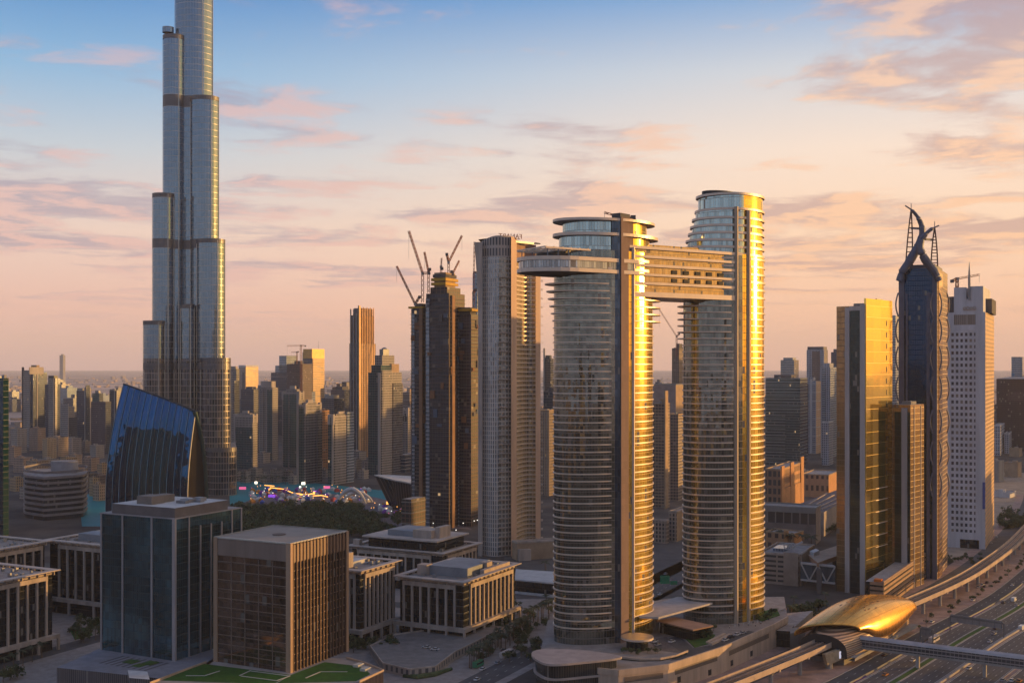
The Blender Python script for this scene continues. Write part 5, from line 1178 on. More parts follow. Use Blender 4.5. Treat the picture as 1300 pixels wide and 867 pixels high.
MB().prism(ccw([G(984, 800, 9), G(1003, 801, 9), G(1008, 793, 9), G(990, 792, 9)]), 0, 9, 0, 1).build('glass_wall', [DGLASS, PAVE], tb); MB().prism(ccw([G(1003, 804, 9.5), G(1022, 800, 9.5), G(1022, 795, 9.5), G(1003, 797, 9.5)]), 0, 9.5).build('stair_tower', CONC, tb)

# ---- stone ramp wall and long wing behind, car park block with truss bridge, mall
tower('stone_podium_wall', 'blank tan podium wall below the pale hotel tower', 656, 905, 650, 712, 690, TAN, TAN, [('parapet', 'parapet', 1.4, STONE), ('pier', 'ramp_bay', 657, 672, 697, STONE, 4)], cat='podium', ang=70)
lw = thing('dark_glazed_hall', 'long low hall with dark ribbon glass and white edges, left of nearer glass tower', 'hall', (*G(680, 752), 0))
MB().prism(ccw([G(653, 752), G(712, 758), G(712, 742), G(655, 738)]), 0, 9, 0, 1).build('glass_wall', [DGLASS, ROOFW], lw); MB().bar((*G(652, 752.6), 9.2), (*G(712, 758.6), 9.2), .8, 1.0).build('roof_edge', WHITE, lw); MB().bar((*G(652, 753), .8), (*G(712, 759), .8), .8, 1.6).build('base_wall', WHITE, lw)
CPK = facade('car_park_decks', (.03, .028, .028), (.36, .28, .23), 3.4, 14, .55, .08, 0, .6)
r, f, lu, lv, zt = tower('car_park', 'concrete car park block with slot openings right of the farther glass tower', 1014, 800, 965, 1034, 706, CPK, plain('car_park_side', (.34, .26, .21), .8), [('pier', 'stair_tower', 995, 1013.6, 702, MC['car_park_side'], .8), ('pier', 'stair_tower', 1015, 1024, 704, MC['car_park_side'], 1.5), ('parapet', 'parapet', 1.3, STONE), ('plant', 'skylight', .3, .6, .5, .8, 702, BLUEG)], cat='car park')
LG = Vector((X(1002, 815), 815, Z(697, 815)))
rl = thing('roof_rings', 'white ring shaped letters standing on the car park roof', 'sign', tuple(LG))
for k in range(3):
    c = LG+Vector((2.2*k-2, -.4*k, 2.2)); MB().tube([c+Vector((1.7*cos(t), 0, 2.1*sin(t))) for t in [i*2*pi/16 for i in range(17)]], .45, 6).build('ring', WHITE, rl)
MB().bar(LG+Vector((2, 0, 1)), LG+Vector((10, 2, 5)), .8, 1.2).build('ramp_bar', WHITE, rl); MB().bar(LG+Vector((-5, 0, 3.4)), LG+Vector((-2, 0, 3.4)), .6, .6).build('ramp_bar', WHITE, rl)
tbg = thing('truss_footbridge', 'covered truss footbridge with white diagonals between the car park and the bronze tower', 'footbridge', (X(1040, 785), 785, Z(728, 785)))
A_, B_ = Vector((X(1016.5, 790), 790, 0)), Vector((X(1060, 776), 776, 0)); zb1, zt1 = Z(737, 785), Z(716, 785)
MB().prism(ccw([(A_.x, A_.y), (B_.x, B_.y), (B_.x+1, B_.y+6), (A_.x+1, A_.y+6)]), zb1, zt1, 0, 1, True).build('glazing', [facade('bridge_blue_glass', (.08, .13, .17), (.1, .1, .1), 40, 4, 0, .03, .6, .1), ROOFG], tbg)
for z in (zb1, zt1): MB().bar((A_.x, A_.y-.5, z), (B_.x, B_.y-.5, z), .9, 1.2).build('chord', plain('truss_white', (.45, .42, .40), .6), tbg)
for k in range(4):
    t0, t1 = k/4, (k+1)/4; p, q = A_.lerp(B_, t0), A_.lerp(B_, t1); za_, zc = (zt1, zb1) if k % 2 == 0 else (zb1, zt1); MB().bar((p.x, p.y-.6, za_), (q.x, q.y-.6, zc), .8, .8).build('diagonal', MC['truss_white'], tbg)
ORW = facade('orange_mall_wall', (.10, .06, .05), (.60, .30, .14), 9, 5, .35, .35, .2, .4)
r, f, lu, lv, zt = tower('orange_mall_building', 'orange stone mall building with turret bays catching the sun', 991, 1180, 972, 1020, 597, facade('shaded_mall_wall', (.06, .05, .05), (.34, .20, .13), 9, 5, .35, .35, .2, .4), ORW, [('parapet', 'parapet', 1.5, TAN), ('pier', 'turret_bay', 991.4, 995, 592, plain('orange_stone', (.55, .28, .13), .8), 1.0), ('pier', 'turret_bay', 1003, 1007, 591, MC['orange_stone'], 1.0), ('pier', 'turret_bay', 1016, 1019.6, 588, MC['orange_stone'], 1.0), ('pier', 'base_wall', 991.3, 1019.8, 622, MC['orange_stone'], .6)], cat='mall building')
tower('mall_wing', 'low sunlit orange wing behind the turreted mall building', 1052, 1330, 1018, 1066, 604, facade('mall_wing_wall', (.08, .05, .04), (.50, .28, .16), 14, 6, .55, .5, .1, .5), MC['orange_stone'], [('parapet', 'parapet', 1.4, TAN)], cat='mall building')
tower('mall_hall', 'wide grey mall hall with colonnaded upper storey right of the farther glass tower', 1036, 985, 960, 1042, 646, facade('mall_colonnade', (.07, .065, .07), (.27, .235, .22), 60, 7, 0, .16, .2, .4), MC['car_park_side'], [('pier', 'blank_storey', 962, 1035.5, 666, plain('mall_grey', (.24, .20, .185), .85), .6), ('pier', 'cornice', 962, 1035.5, 645, CONC, 1.0, 652), ('parapet', 'parapet', 1.2, CONC)], cat='mall building', ang=24)
mr = thing('mall_roof', 'tilted dark mall roof with pale ribs in front of the bronze tower', 'roof', (*G(1045, 632, 20), 18))
slab(mr, 'roof_slab', [(1010, 641), (1062, 622), (1066, 638), (1046, 650), (1016, 645)], 22, 22, plain('mall_roof_wall', (.40, .34, .31), .8), plain('mall_roof_dark', (.13, .11, .12), .8))
for k in range(4):
    a, b = G(1016+k*9, 646, 22.4), G(1050+k*9, 626+k*2, 22.4); MB().bar((*a, 22.4), (*b, 22.4), 1.0, .8).build('roof_rib', STONE, mr)
r, f, lu, lv, zt = tower('low_orange_building', 'low orange building with dark roof by the palms, right of the farther glass tower', 1008, 935, 972, 1020, 679, facade('low_orange_wall', (.08, .05, .05), (.46, .26, .15), 8, 6, .5, .5, .1, .5), MC['orange_stone'], [('pier', 'corner_turret', 996, 1001, 674, MC['orange_stone'], 1.5), ('parapet', 'parapet', 1.2, TAN)], cat='mall building', ang=35)
tr = thing('terrace_deck', 'sandy roof terrace with orange fascia between car park and bronze tower', 'terrace', (*G(1040, 710, 18), 0))
slab(tr, 'deck', [(1026, 704), (1064, 692), (1066, 704), (1038, 714)], 20, 3, plain('terrace_fascia', (.40, .22, .13), .8), plain('terrace_sand', (.42, .31, .23), .9))
MB().prism(ccw([G(1028, 699, 22.5), G(1036, 696, 22.5), G(1040, 698.5, 22.5), G(1033, 701.5, 22.5)]), 20, 22.5, 0, 0).build('terrace_kiosk', WHITE, tr)
for px, py in ((1040, 722), (1060, 708)): MB().prism(Fr(G(px, py-2, 18)).r(-1.5, 1.5, -1.5, 1.5), 0, 17.1).build('column', CONC_D, tr)
# ================================================================== elevated railway, golden station, footbridge
via = thing('elevated_railway', 'elevated metro viaduct sweeping past the golden station on single columns', 'viaduct', (230, 673, 0))
def strip_box(mb, t0, t1, z0, z1, m=0, i0=0, i1=None):
    i1 = len(RC)-1 if i1 is None else i1
    for i in range(i0, i1):
        a, b, c, d = rpt(i, t0), rpt(i, t1), rpt(i+1, t1), rpt(i+1, t0)
        for z, r_ in ((z1, (a, b, c, d)), (z0, (d, c, b, a))): mb.face([(p[0], p[1], z) for p in r_], None, m)
        mb.wall(b, c, z0, z1, m=m); mb.wall(d, a, z0, z1, m=m)
    return mb
VCON = plain('viaduct_concrete', (.50, .37, .28), .8, streak=True)
strip_box(MB(), -9.5, 0, 9.2, 10.6).build('deck', VCON, via); strip_box(MB(), -7.2, -2.3, 7.9, 9.2).build('box_girder', VCON, via)
for t in (-9.5, -.35): strip_box(MB(), t, t+.35, 10.6, 11.9).build('parapet', VCON, via)
TRK = plain('track_bed', (.17, .125, .10), .9)
for t in (-8.5, -4.0): strip_box(MB(), t, t+2.9, 10.6, 10.75).build('track_bed', TRK, via)
for t in (-8.0, -6.4, -3.5, -1.9): strip_box(MB(), t, t+.14, 10.75, 10.95).build('rail', plain('rail_steel', (.45, .38, .32), .3, .9), via)
strip_box(MB(), -5.3, -4.3, 10.6, 11.3).build('walkway', plain('walkway_rust', (.34, .22, .16), .8), via)
s = 12
SA, SB_ = snear((163, 586))[0], snear((229, 672))[0]
while s < 1250:
    if not (SA+4 < s < SB_-6):
        (p, d) = rat(s, -4.75)
        MB().loft([[(p[0]+w*cos(a), p[1]+w*sin(a), z) for a in [i*pi/6 for i in range(12)]] for z, w in ((0, 1.15), (6.6, 1.15), (7.95, 2.6))], 0, 0).build('column', plain('column_grey', (.36, .33, .31), .8, streak=True), via)
        q = (p[0]+d.y*4.6, p[1]-d.x*4.6); MB().prism(Fr(q, (d.x, d.y), (-d.y, d.x)).r(-.7, .7, -.5, .9), 8.5, 9.6).build('bracket', VCON, via)
    s += 30
# station
stn = thing('metro_station', 'golden shell shaped metro station straddling the elevated railway', 'station', (*rat((SA+SB_)/2, -4.75)[0], 0))
LEN = SB_-SA
def sh_pt(f, th, k=1.0, dz=0.0):
    """f along the station (0 near end), th round the arch from the right edge (0) to the left (pi)"""
    w = (16.5*(.50+.50*sin(pi*min(1, .16+f*.64))**.8))*k
    h = 17.0+9.5*sin(pi*min(1.0, .10+f*.74))**1.1-2.5*f
    er = 12.5-4.5*sin(pi*min(1, max(0, (f-.15)/.8)))+3.5*max(0, .3-f)/.3
    e = er if th < pi/2 else 11.0+3.0*max(0, .35-f)/.35
    ff_ = f+(.11*cos(th)+.08 if f < .4 else 0)*(1-f/.4 if f < .4 else 0)
    t = -4.75+w*cos(th)
    (p, d) = rat(SA+LEN*ff_, t)
    return (p[0], p[1], e+(h*k-e+dz)*max(0, sin(th))**.62)
SHM = facade('station_gold', (.82, .43, .10), (.50, .25, .06), 3.4, 5.2, .07, .05, .88, .27, .006, .10, 0, .4, 0, .7, .006)
nf, nt = 36, 28
mb = MB()
for i in range(nf):
    for j in range(nt):
        mb.face([sh_pt(i/nf, pi*j/nt), sh_pt((i+1)/nf, pi*j/nt), sh_pt((i+1)/nf, pi*(j+1)/nt), sh_pt(i/nf, pi*(j+1)/nt)], [(a*LEN/nf, b*38/nt) for a, b in ((i, j), (i+1, j), (i+1, j+1), (i, j+1))], 0)
o = mb.build('shell_roof', SHM, stn, True, merge=True)
md_ = o.modifiers.new('thickness', 'SOLIDIFY'); md_.thickness = .6; md_.offset = -1
for k in range(26):
    f_, th = .22+.66*rnd.random(), .8+1.2*rnd.random(); p = Vector(sh_pt(f_, th)); q = Vector(sh_pt(f_+.022, th)); r_ = Vector(sh_pt(f_, th+.05)); nn = (q-p).cross(r_-p).normalized()
    if nn.z < 0: nn = -nn
    v = [p+nn*.08, q+nn*.08, Vector(sh_pt(f_+.022, th+.05))+nn*.08, r_+nn*.08]; m2 = MB(); m2.face(v); m2.face([x-nn*.3 for x in reversed(v)])
    for a in range(4): m2.face([v[a]-nn*.3, v[(a+1) % 4]-nn*.3, v[(a+1) % 4], v[a]])
    m2.build('skylight', plain('skylight_bronze', (.20, .10, .035), .4, .5), stn)
LV = facade('station_louvres', (.16, .10, .07), (.55, .36, .24), .95, 80, .45, 0, .3, .4)
mb = MB()
def lo_pt(f, th):
    w = 15.5*(.62+.38*sin(pi*min(1, .2+f*.75))); (p, d) = rat(SA+4+(LEN-8)*f, -4.75+w*cos(th)*(1-.10*max(0, -sin(th)))); h = 13.5+6*sin(pi*(.1+.8*f))
    return (p[0], p[1], 4.5+(h-4.5)*max(0, sin(th))**.6)
for i in range(20):
    for j in range(16):
        pts = [lo_pt(i/20, pi*j/16), lo_pt((i+1)/20, pi*j/16), lo_pt((i+1)/20, pi*(j+1)/16), lo_pt(i/20, pi*(j+1)/16)]
        mb.face(pts, [(p[0], p[2]) for p in pts], 0)
mb.build('louvred_hall', LV, stn, merge=False)
MB().face([lo_pt(.0, pi*j/16) for j in range(17)]).build('end_shade_cap', DARK, stn); MB().face([lo_pt(1.0, pi*(16-j)/16) for j in range(17)]).build('end_shade_cap', DARK, stn)  # dark sheets over the hall ends stand for the shade inside
mb = MB(); ring(mb, [rpt_ for rpt_ in [rat(SA+6+i*(LEN-12)/10, 8)[0] for i in range(11)]], [rat(SA+6+i*(LEN-12)/10, 11.5)[0] for i in range(11)], 3.5, 5.2)
mb.build('side_ledge', CONC, stn)
pq = [rat(SA+8, -13)[0], rat(SA+8, 5)[0], rat(SB_-8, 5)[0], rat(SB_-8, -13)[0]]; MB().prism(ccw(pq), 0, 9).build('concourse', facade('concourse_wall', (.05, .05, .05), (.20, .18, .17), 9, 6, .3, .2, .4, .2), stn)
a, b = rat(SA-6, 2.2)[0], rat(SA+12, 6.5)[0]
mb = MB(); A3, B3 = Vector((*a, 0)), Vector((*b, 0)); dd = (B3-A3).normalized(); nn = Vector((dd.y, -dd.x, 0))
mb.loft([[A3+Vector((0, 0, 2.5)), B3+Vector((0, 0, 4)), B3+nn*-2+Vector((0, 0, 4)), A3-nn*2+Vector((0, 0, 2.5))], [A3-dd*2+Vector((0, 0, 8.2)), B3+Vector((0, 0, 9.4)), B3-nn*2+Vector((0, 0, 9.4)), A3-dd*2-nn*2+Vector((0, 0, 8.2))]], 0, 0)
mb.build('entrance_wall', facade('entrance_stone', (.40, .30, .19), (.46, .35, .22), 2.0, 1.4, .06, .06, 0, .7, 0, .25), stn)
m3 = A3.lerp(B3, .62)+nn*.5; MB().loft([[m3-dd*2.1+Vector((0, 0, 4.5)), m3+dd*2.1+Vector((0, 0, 4.7)), m3+dd*2.1-nn*.4+Vector((0, 0, 4.7)), m3-dd*2.1-nn*.4+Vector((0, 0, 4.5))], [m3-dd*2.1+Vector((0, 0, 8)), m3+dd*2.1+Vector((0, 0, 8.2)), m3+dd*2.1-nn*.4+Vector((0, 0, 8.2)), m3-dd*2.1-nn*.4+Vector((0, 0, 8))]], 0, 0).build('lit_screen', plain('screen_white', (.7, .68, .75), .5, 0, 0, 1, .3, (.75, .72, .85, .55)), stn)
for k in (-1, 1):
    c = m3+dd*(k*1.1)+nn*.08+Vector((0, 0, 6.9)); MB().bar(c-Vector((0, 0, .55)), c+Vector((0, 0, .55)), .7, .12).build('screen_mark', DARK, stn)
MB().loft([[(c_[0]+w*cos(t), c_[1]+w*sin(t), z) for t in [i*pi/4 for i in range(8)]] for c_ in [rat(SA-2, 1)[0]] for z, w in ((0, 2.0), (3.4, 2.0))], 0, 0).build('column', CONC, stn)
# footbridge over the highway
fb = thing('footbridge', 'long covered grey footbridge crossing the highway from the golden station', 'footbridge', (250, 558, 0))
q0, q1 = Vector((182, 600, 0)), Vector((352, 497, 0)); dd = (q1-q0).normalized(); nn = Vector((-dd.y, dd.x, 0)); ff_ = Fr((q0.x, q0.y), (dd.x, dd.y), (nn.x, nn.y)); FL = (q1-q0).length
MB().prism(ff_.r(0, FL, -2.4, 2.4), 6.6, 7.6, 0, 0, True).build('floor_deck', CONC, fb)
MB().prism(ff_.r(0, FL, -2.1, 2.1), 7.6, 11.6).build('glazing', facade('footbridge_glass', (.10, .10, .11), (.30, .27, .26), 2.05, 2.0, .30, .10, .5, .15, .003, .2, 0), fb)
MB().loft([[(*ff_.p(a, -2.6), 11.6), (*ff_.p(a, -2.0), 12.7), (*ff_.p(a, 0), 13.3), (*ff_.p(a, 2.0), 12.7), (*ff_.p(a, 2.6), 11.6)] for a in (0, FL)], 0, 0).build('roof', plain('footbridge_roof', (.46, .41, .40), .45, .4), fb)
for a in (30, 62, 98, 132): MB().prism(ff_.r(a-.8, a+.8, -1.2, 1.2), 0, 6.6).build('column', MC['column_grey'], fb)
# sign gantries, barriers, lamps
SGN = plain('sign_back_grey', (.30, .30, .31), .6, .3)
def gantry(label, s, t0, t1, t2):
    g = thing('sign_gantry', label, 'road sign', (*rat(s, t0)[0], 0)); a, d = rat(s, t0); b, _ = rat(s, t2)
    for p in (a, b): MB().bar((*p, 0), (*p, 8.6), .5).build('post', STEEL, g)
    MB().bar((*a, 8.6), (*b, 8.6), .6, .9).build('cross_beam', STEEL, g)
    c, _ = rat(s, t0+.5); e, _ = rat(s, t1); mb = MB(); mb.bar((*c, 7.6), (*e, 7.6), .25, 4.4); mb.build('sign_panel', SGN, g)
    n = 7
    for k in range(n+1): p = (c[0]+(e[0]-c[0])*k/n-d.x*.25, c[1]+(e[1]-c[1])*k/n-d.y*.25); MB().bar((*p, 5.4), (*p, 9.8), .18).build('panel_rib', STEEL, g)
gantry('big grey back of a motorway sign spanning the lanes beyond the footbridge', snear(G(1245, 806))[0], 24, 53, 54)
gantry('smaller grey back of a sign just behind the footbridge', snear(G(1175, 818))[0], 21, 27, 28)
gs = thing('green_direction_sign', 'green direction sign on the street between the twin towers', 'road sign', (*G(848, 745), 0)); g_ = G(848, 747)
for dx in (-4, 5): MB().bar((g_[0]+dx, g_[1], 0), (g_[0]+dx, g_[1], 6), .3).build('post', STEEL, gs)
GRN = plain('sign_green', (.0, .22, .12), .5)
MB().box(g_[0]-5.5, g_[0]+1.2, g_[1]-.2, g_[1], 3.4, 9.2).build('sign_panel', GRN, gs); MB().box(g_[0]+1.6, g_[0]+6.5, g_[1]-.2, g_[1], 2.8, 5.4).build('sign_panel', GRN, gs)
bar_ = thing('road_barrier', 'long pale concrete barrier between the carriageways of the highway', 'barrier', (*rat(300, 55)[0], 0))
strip_box(MB(), 54.6, 55.4, .02, 1.1).build('barrier_wall', KERB, bar_)
bar2 = thing('road_fence', 'thin metal fence along the far verge of the service road', 'fence', (*rat(300, 21.4)[0], 0)); strip_box(MB(), 21.4, 21.5, .05, 1.1).build('fence_rail', STEEL, bar2)
lamp = proto('street_lamp', 'tall grey lamp post beside the highway', 'street lamp', 'lamp posts along the highway')
MB().tube([(0, 0, 0), (0, 0, 12)], [.16, .09], 6).build('pole', STEEL, lamp); MB().bar((0, 0, 12), (2.6, 0, 12.5), .12).build('arm', STEEL, lamp); MB().bar((2.2, 0, 12.5), (3.4, 0, 12.55), .35, .15).build('lamp_head', PLANT, col.objects[-1])
first = True
for k in range(18):
    (p, d) = rat(60+k*46, 36.5 if k % 2 else 10.2)
    if first: lamp.location = (*p, .03); first = False
    else: dup(lamp, (*p, .03), atan2(d.x, d.y)*-1)
# ================================================================== low buildings, trees, lagoon side, traffic, people
# ---- old-town quarter of tan houses (far left) and pale houses along the lagoon
HW = [facade('old_town_wall_%s' % n, (.06, .05, .05), c, 3.4, 2.6, .42, .55, .1, .5, 0, .3, .004) for n, c in (('sand', (.50, .35, .24)), ('rose', (.46, .31, .23)), ('ochre', (.52, .35, .20)), ('pale', (.46, .38, .32)))]
def house(name, label, px, py, wpx, hpx, m, ang, cat='house', grp=None, deep=1.0, roofm=None, ybase=None):
    Y = Yg(py); c = P(px, Y); w = wpx*Y/F; h = hpx*Y/F; f = Fr(c, rotv(ang), rotv(ang-90)); lv = w*.62; lu = w*.62*deep
    r = thing(name, label, cat, (*c, 0), grp)
    MB().prism(f.r(0, lu, 0, lv), 0, h, 0, 1).build('wall', [m, roofm or ROOFG], r)
    k = rnd.random()
    MB().prism(f.r(lu*.1, lu*.5, lv*(.1+.4*k), lv*(.4+.4*k)), h-.05, h*1.0+3.2, 0, 1).build('roof_room', [m, roofm or ROOFG], r)
    mb = MB(); ring(mb, f.r(.4, lu-.4, .4, lv-.4), f.r(-.2, lu+.2, -.2, lv+.2), h-.1, h+.9, 0, True); mb.build('parapet', m, r)
    return r
OT = [(22, 575, 22, 30), (34, 566, 20, 26), (48, 572, 22, 28), (60, 582, 20, 24), (74, 580, 26, 24), (92, 577, 22, 20), (108, 575, 20, 14), (122, 582, 20, 16), (132, 575, 16, 12), (18, 590, 20, 22), (30, 600, 26, 18), (46, 612, 30, 26), (60, 600, 26, 16), (84, 600, 22, 18), (100, 608, 26, 16), (116, 598, 24, 16), (130, 606, 20, 16), (20, 624, 26, 16), (36, 634, 30, 14), (112, 620, 22, 18), (126, 636, 18, 20), (118, 630, 14, 22), (128, 618, 18, 14), (16, 556, 14, 12), (26, 545, 18, 8), (84, 566, 18, 10), (104, 560, 16, 8), (96, 592, 18, 14)]
LOC = ['beside the left edge glass tower', 'under the sunlit crown tower', 'in front of the white windowed strip tower', 'behind the ribbed round block', 'by the pool']
DES = ['stepped tan', 'rose coloured', 'ochre', 'pale sand']
seen = {}
def where(px, py): return 'in the row nearest the towers' if py < 578 else ('in the middle rows' if py < 604 else 'in front rows by the ribbed block')
ORD = 'first second third fourth fifth sixth seventh eighth ninth tenth eleventh twelfth'.split()
cnt = {}
for i, (px, py, w, h) in enumerate(sorted(OT)):
    m = i % 4; key = (m, where(px, py)); cnt[key] = cnt.get(key, 0)+1
    house('old_town_house', '%s old town house, %s such from left %s' % (DES[m], ORD[cnt[key]-1], where(px, py)), px, py, w, h, HW[m], (27, 20, 40, 33)[i % 4], 'house', 'old town houses')
LH = [(300, 611, 18, 12), (312, 613, 14, 13), (325, 612, 20, 16), (338, 613, 16, 10), (352, 613, 18, 15), (366, 612, 14, 13), (373, 615, 14, 10), (334, 588, 22, 12), (404, 600, 14, 14), (414, 606, 12, 9), (444, 607, 16, 12), (452, 600, 18, 16), (462, 608, 16, 10), (470, 600, 14, 12), (456, 584, 24, 10), (505, 598, 16, 12)]
for i, (px, py, w, h) in enumerate(sorted(LH)):
    house('lagoon_house', 'pale terraced lagoon house, %s from the left along the water' % (ORD+['thirteenth', 'fourteenth', 'fifteenth', 'sixteenth'])[i], px, py, w, h, HW[3] if i % 3 else PALE, 30, 'house', 'pale lagoon houses')
# mid-distance filler low blocks seen in gaps (right side)
FILL = [(1022, 607, 16, 9, 'grey flat roofed shed left of the white navy fronted tower', PLC), (1268, 612, 34, 26, 'big grey warehouse box right of the white tower', CONC), (1292, 606, 26, 18, 'brown roofed hall right of the grey warehouse', TAN), (1282, 632, 40, 6, 'low white tent roofed building on the sand lot', WHITE), (1262, 628, 18, 5, 'small white tent beside the white tower', WHITE), (1294, 580, 20, 10, 'distant beige block under the maroon glass block', TAN)]
for px, py, w, h, lb, m in FILL: house('low_building', lb, px, py, w, h, m, 40, 'building')
# distant suburb beyond the towers: uncountable, one mass
sb = MB(); rg = random.Random(3)
for k in range(1900):
    y = 2600+11000*rg.random()**1.3; x = (rg.random()*1.1-.55)*y*.95; w = 14+30*rg.random(); h = 5+10*rg.random()+(18 if rg.random() > .95 else 0)
    sb.prism(Fr((x, y), U, V).r(0, w, 0, w*.7), 0, h, rg.choice((0, 0, 1, 1, 0, 1, 2)) if h < 14 else 1)
tag(sb.build('distant_suburb', [TAN, plain('suburb_grey', (.26, .22, .21), .9), STONE]), 'low sand coloured suburb spreading to the horizon behind the towers', 'suburb', None, 'stuff')
# rest of the city, unseen: towers added for reflections in glass and for shade
dc_ = MB(); rg = random.Random(21)
for k in range(70):
    a = radians(rg.uniform(112, 290)); d_ = rg.uniform(320, 1900); h = rg.choice([25, 40, 60, 90, 120, 150, 190])*rg.uniform(.7, 1.2); w = rg.uniform(24, 55)
    dc_.prism(Fr((sin(a)*d_, cos(a)*d_-60), U, V).r(0, w, 0, w*rg.uniform(.6, 1.2)), 0, h, rg.randrange(3))
for k in range(16):
    y = rg.uniform(1650, 2350); x = .46*y+rg.uniform(160, 700); w = rg.uniform(35, 60); dc_.prism(Fr((x, y), U, V).r(0, w, 0, w), 0, rg.uniform(130, 215), rg.randrange(3))  # unseen towers put in to shade the lower lagoon towers
for k in range(16):
    d_ = rg.uniform(260, 1000); o_ = rg.uniform(-160, 160); w = rg.uniform(26, 60); h = rg.uniform(55, 175)
    dc_.prism(Fr((-310-.91*d_-.40*o_, 1110-.40*d_+.91*o_), U, V).r(0, w, 0, w), 0, h, rg.randrange(3))  # unseen towers placed to be mirrored in the curved blue front
for k in range(9):
    d_ = rg.uniform(560, 1000); a = radians(rg.uniform(52, 72)); w = rg.uniform(30, 60)
    dc_.prism(Fr((240+sin(a)*d_, 770+cos(a)*d_), U, V).r(0, w, 0, w), 0, rg.uniform(45, 105), rg.randrange(3))  # unseen towers placed to darken the reflection low on the bronze tower
tag(dc_.build('unseen_city', [BEID, DKW, BRNW]), 'unseen city towers added behind and beside the viewpoint for reflections and shade', 'city', None, 'stuff')
# hazy mid-rises filling the gaps far behind: nothing tells them apart
for zn, x0, x1, y0, y1, n_, lb, gp in (('a', 284, 545, 2250, 3700, 46, 'hazy grey blue mid-rise far behind the lagoon towers', 'hazy mid-rises behind the lagoon towers'), ('b', -10, 184, 2500, 4200, 22, 'hazy grey mid-rise far behind the old town houses', 'hazy mid-rises behind the old town'), ('c', 968, 1070, 2500, 4000, 16, 'hazy mid-rise far behind the teal banded tower', 'hazy mid-rises behind the teal tower'), ('d', 684, 868, 2200, 3600, 14, 'hazy mid-rise seen far off between the tall towers', 'hazy mid-rises between the tall towers'), ('e', 1262, 1330, 2400, 3600, 10, 'hazy mid-rise far behind the maroon glass block', 'hazy mid-rises behind the maroon block')):
    for k in range(n_):
        y = rg.uniform(y0, y1); px = rg.uniform(x0, x1); w = rg.uniform(22, 42); h = rg.uniform(30, 105); m = rg.choice((DKW, BLUEG, GRYB, DKW, PALE, BLUEG))
        f = Fr(P(px, y), rotv(rg.uniform(15, 50)), None) if False else Fr(P(px, y), U, V)
        r = thing('mid_rise', lb, 'building', (*P(px, y), 0), gp)
        MB().prism(f.r(0, w, 0, w*rg.uniform(.6, 1.1)), 0, h, 0, 1).build('wall', [m, ROOFG], r); MB().prism(f.r(w*.3, w*.7, w*.2, w*.5), h, h+rg.uniform(3, 9)).build('roof_room', m, r)
FARB = [(620, 3800, 30, 60), (700, 4200, 30, 48), (335, 4300, 26, 30), (150, 4800, 40, 28), (118, 6200, 50, 30), (950, 3900, 30, 70), (1015, 3600, 26, 60), (865, 4500, 60, 44), (530, 4100, 30, 40)]
# ---- opera hall with tilted white roof
YO = 1230; op = thing('opera_hall', 'dark ship shaped opera hall with tilted pale roof at the end of the lagoon', 'opera house', (X(505, YO), YO, 0))
ro = [P(475, YO), P(500, YO-16), P(532, YO-22), P(532, YO+40), P(498, YO+26)]; zr = [Z(602.5, YO), Z(609, YO-16), Z(615, YO-22), Z(605, YO+40), Z(603, YO+26)]
bo = [P(496, YO), P(504, YO-9), P(532, YO-13), P(532, YO+30), P(504, YO+18)]
MB().loft([[(*p, 0) for p in bo], [(p[0]*.985+.015*X(515, YO), p[1], z-1.2) for p, z in zip(ro, zr)]], 0, 0).build('glass_wall', facade('opera_glass', (.04, .04, .05), (.09, .08, .08), 60, 2.5, 0, .2, .5, .1), op)
MB().loft([[(*p, z-1.2) for p, z in zip(ro, zr)], [(*p, z+.2) for p, z in zip(ro, zr)]], 0, 0).build('tilted_roof', plain('opera_roof', (.50, .48, .46), .6), op)
# ---- festival by the lagoon: tents, light strings, arch
TCOL = [plain('tent_%s' % n, c, .7) for n, c in (('white', (.6, .58, .55)), ('red', (.45, .06, .06)), ('blue', (.05, .12, .45)), ('purple', (.25, .06, .40)), ('orange', (.60, .24, .04)))]
TN = ['white', 'red', 'blue', 'purple', 'orange']; rt = random.Random(11)
ten = []
for ci in range(5):
    r = proto('festival_tent', '%s pointed tent among the crowded festival stalls by the lagoon' % TN[ci], 'tent', '%s festival tents' % TN[ci])
    MB().prism([(-2.5, -2.5), (2.5, -2.5), (2.5, 2.5), (-2.5, 2.5)], 0, 2.6).build('awning', TCOL[ci], r); MB().loft([[(-2.8, -2.8, 2.6), (2.8, -2.8, 2.6), (2.8, 2.8, 2.6), (-2.8, 2.8, 2.6)], [(-.1, -.1, 5), (.1, -.1, 5), (.1, .1, 5), (-.1, .1, 5)]], 0, 0).build('tent_roof', TCOL[ci], r); ten.append(r)
used = set()
for k in range(120):
    px = 318+150*rt.random() if k < 92 else 480+45*rt.random(); py = 622+18*rt.random() if k < 92 else 642+14*rt.random(); c = [0, 0, 1, 0, 3, 4, 0, 2][k % 8]; g = G(px, py)
    if c in used: dup(ten[c], (*g, .07), rt.random())
    else: ten[c].location = (*g, .07); used.add(c)
pr = MB().face([(*G(a, b), .09) for a, b in ((300, 642), (345, 622), (470, 630), (545, 646), (600, 672), (500, 668), (440, 644))]); struct('festival_ground', pr, plain('festival_paving', (.16, .13, .14), .9, var=.4, scale=.15))
WARM = plain('festival_bulbs', (1, .6, .2), .5, 0, 0, 1, .3, (1, .40, .07, 2.0)); PINKL = plain('festival_pink', (1, .3, .5), .5, 0, 0, 1, .3, (1, .14, .34, .7)); PURL = plain('festival_purple', (.5, .2, 1), .5, 0, 0, 1, .3, (.32, .08, .9, .6)); WHL = plain('festival_white', (1, 1, 1), .5, 0, 0, 1, .3, (1, .86, .65, 2.0))
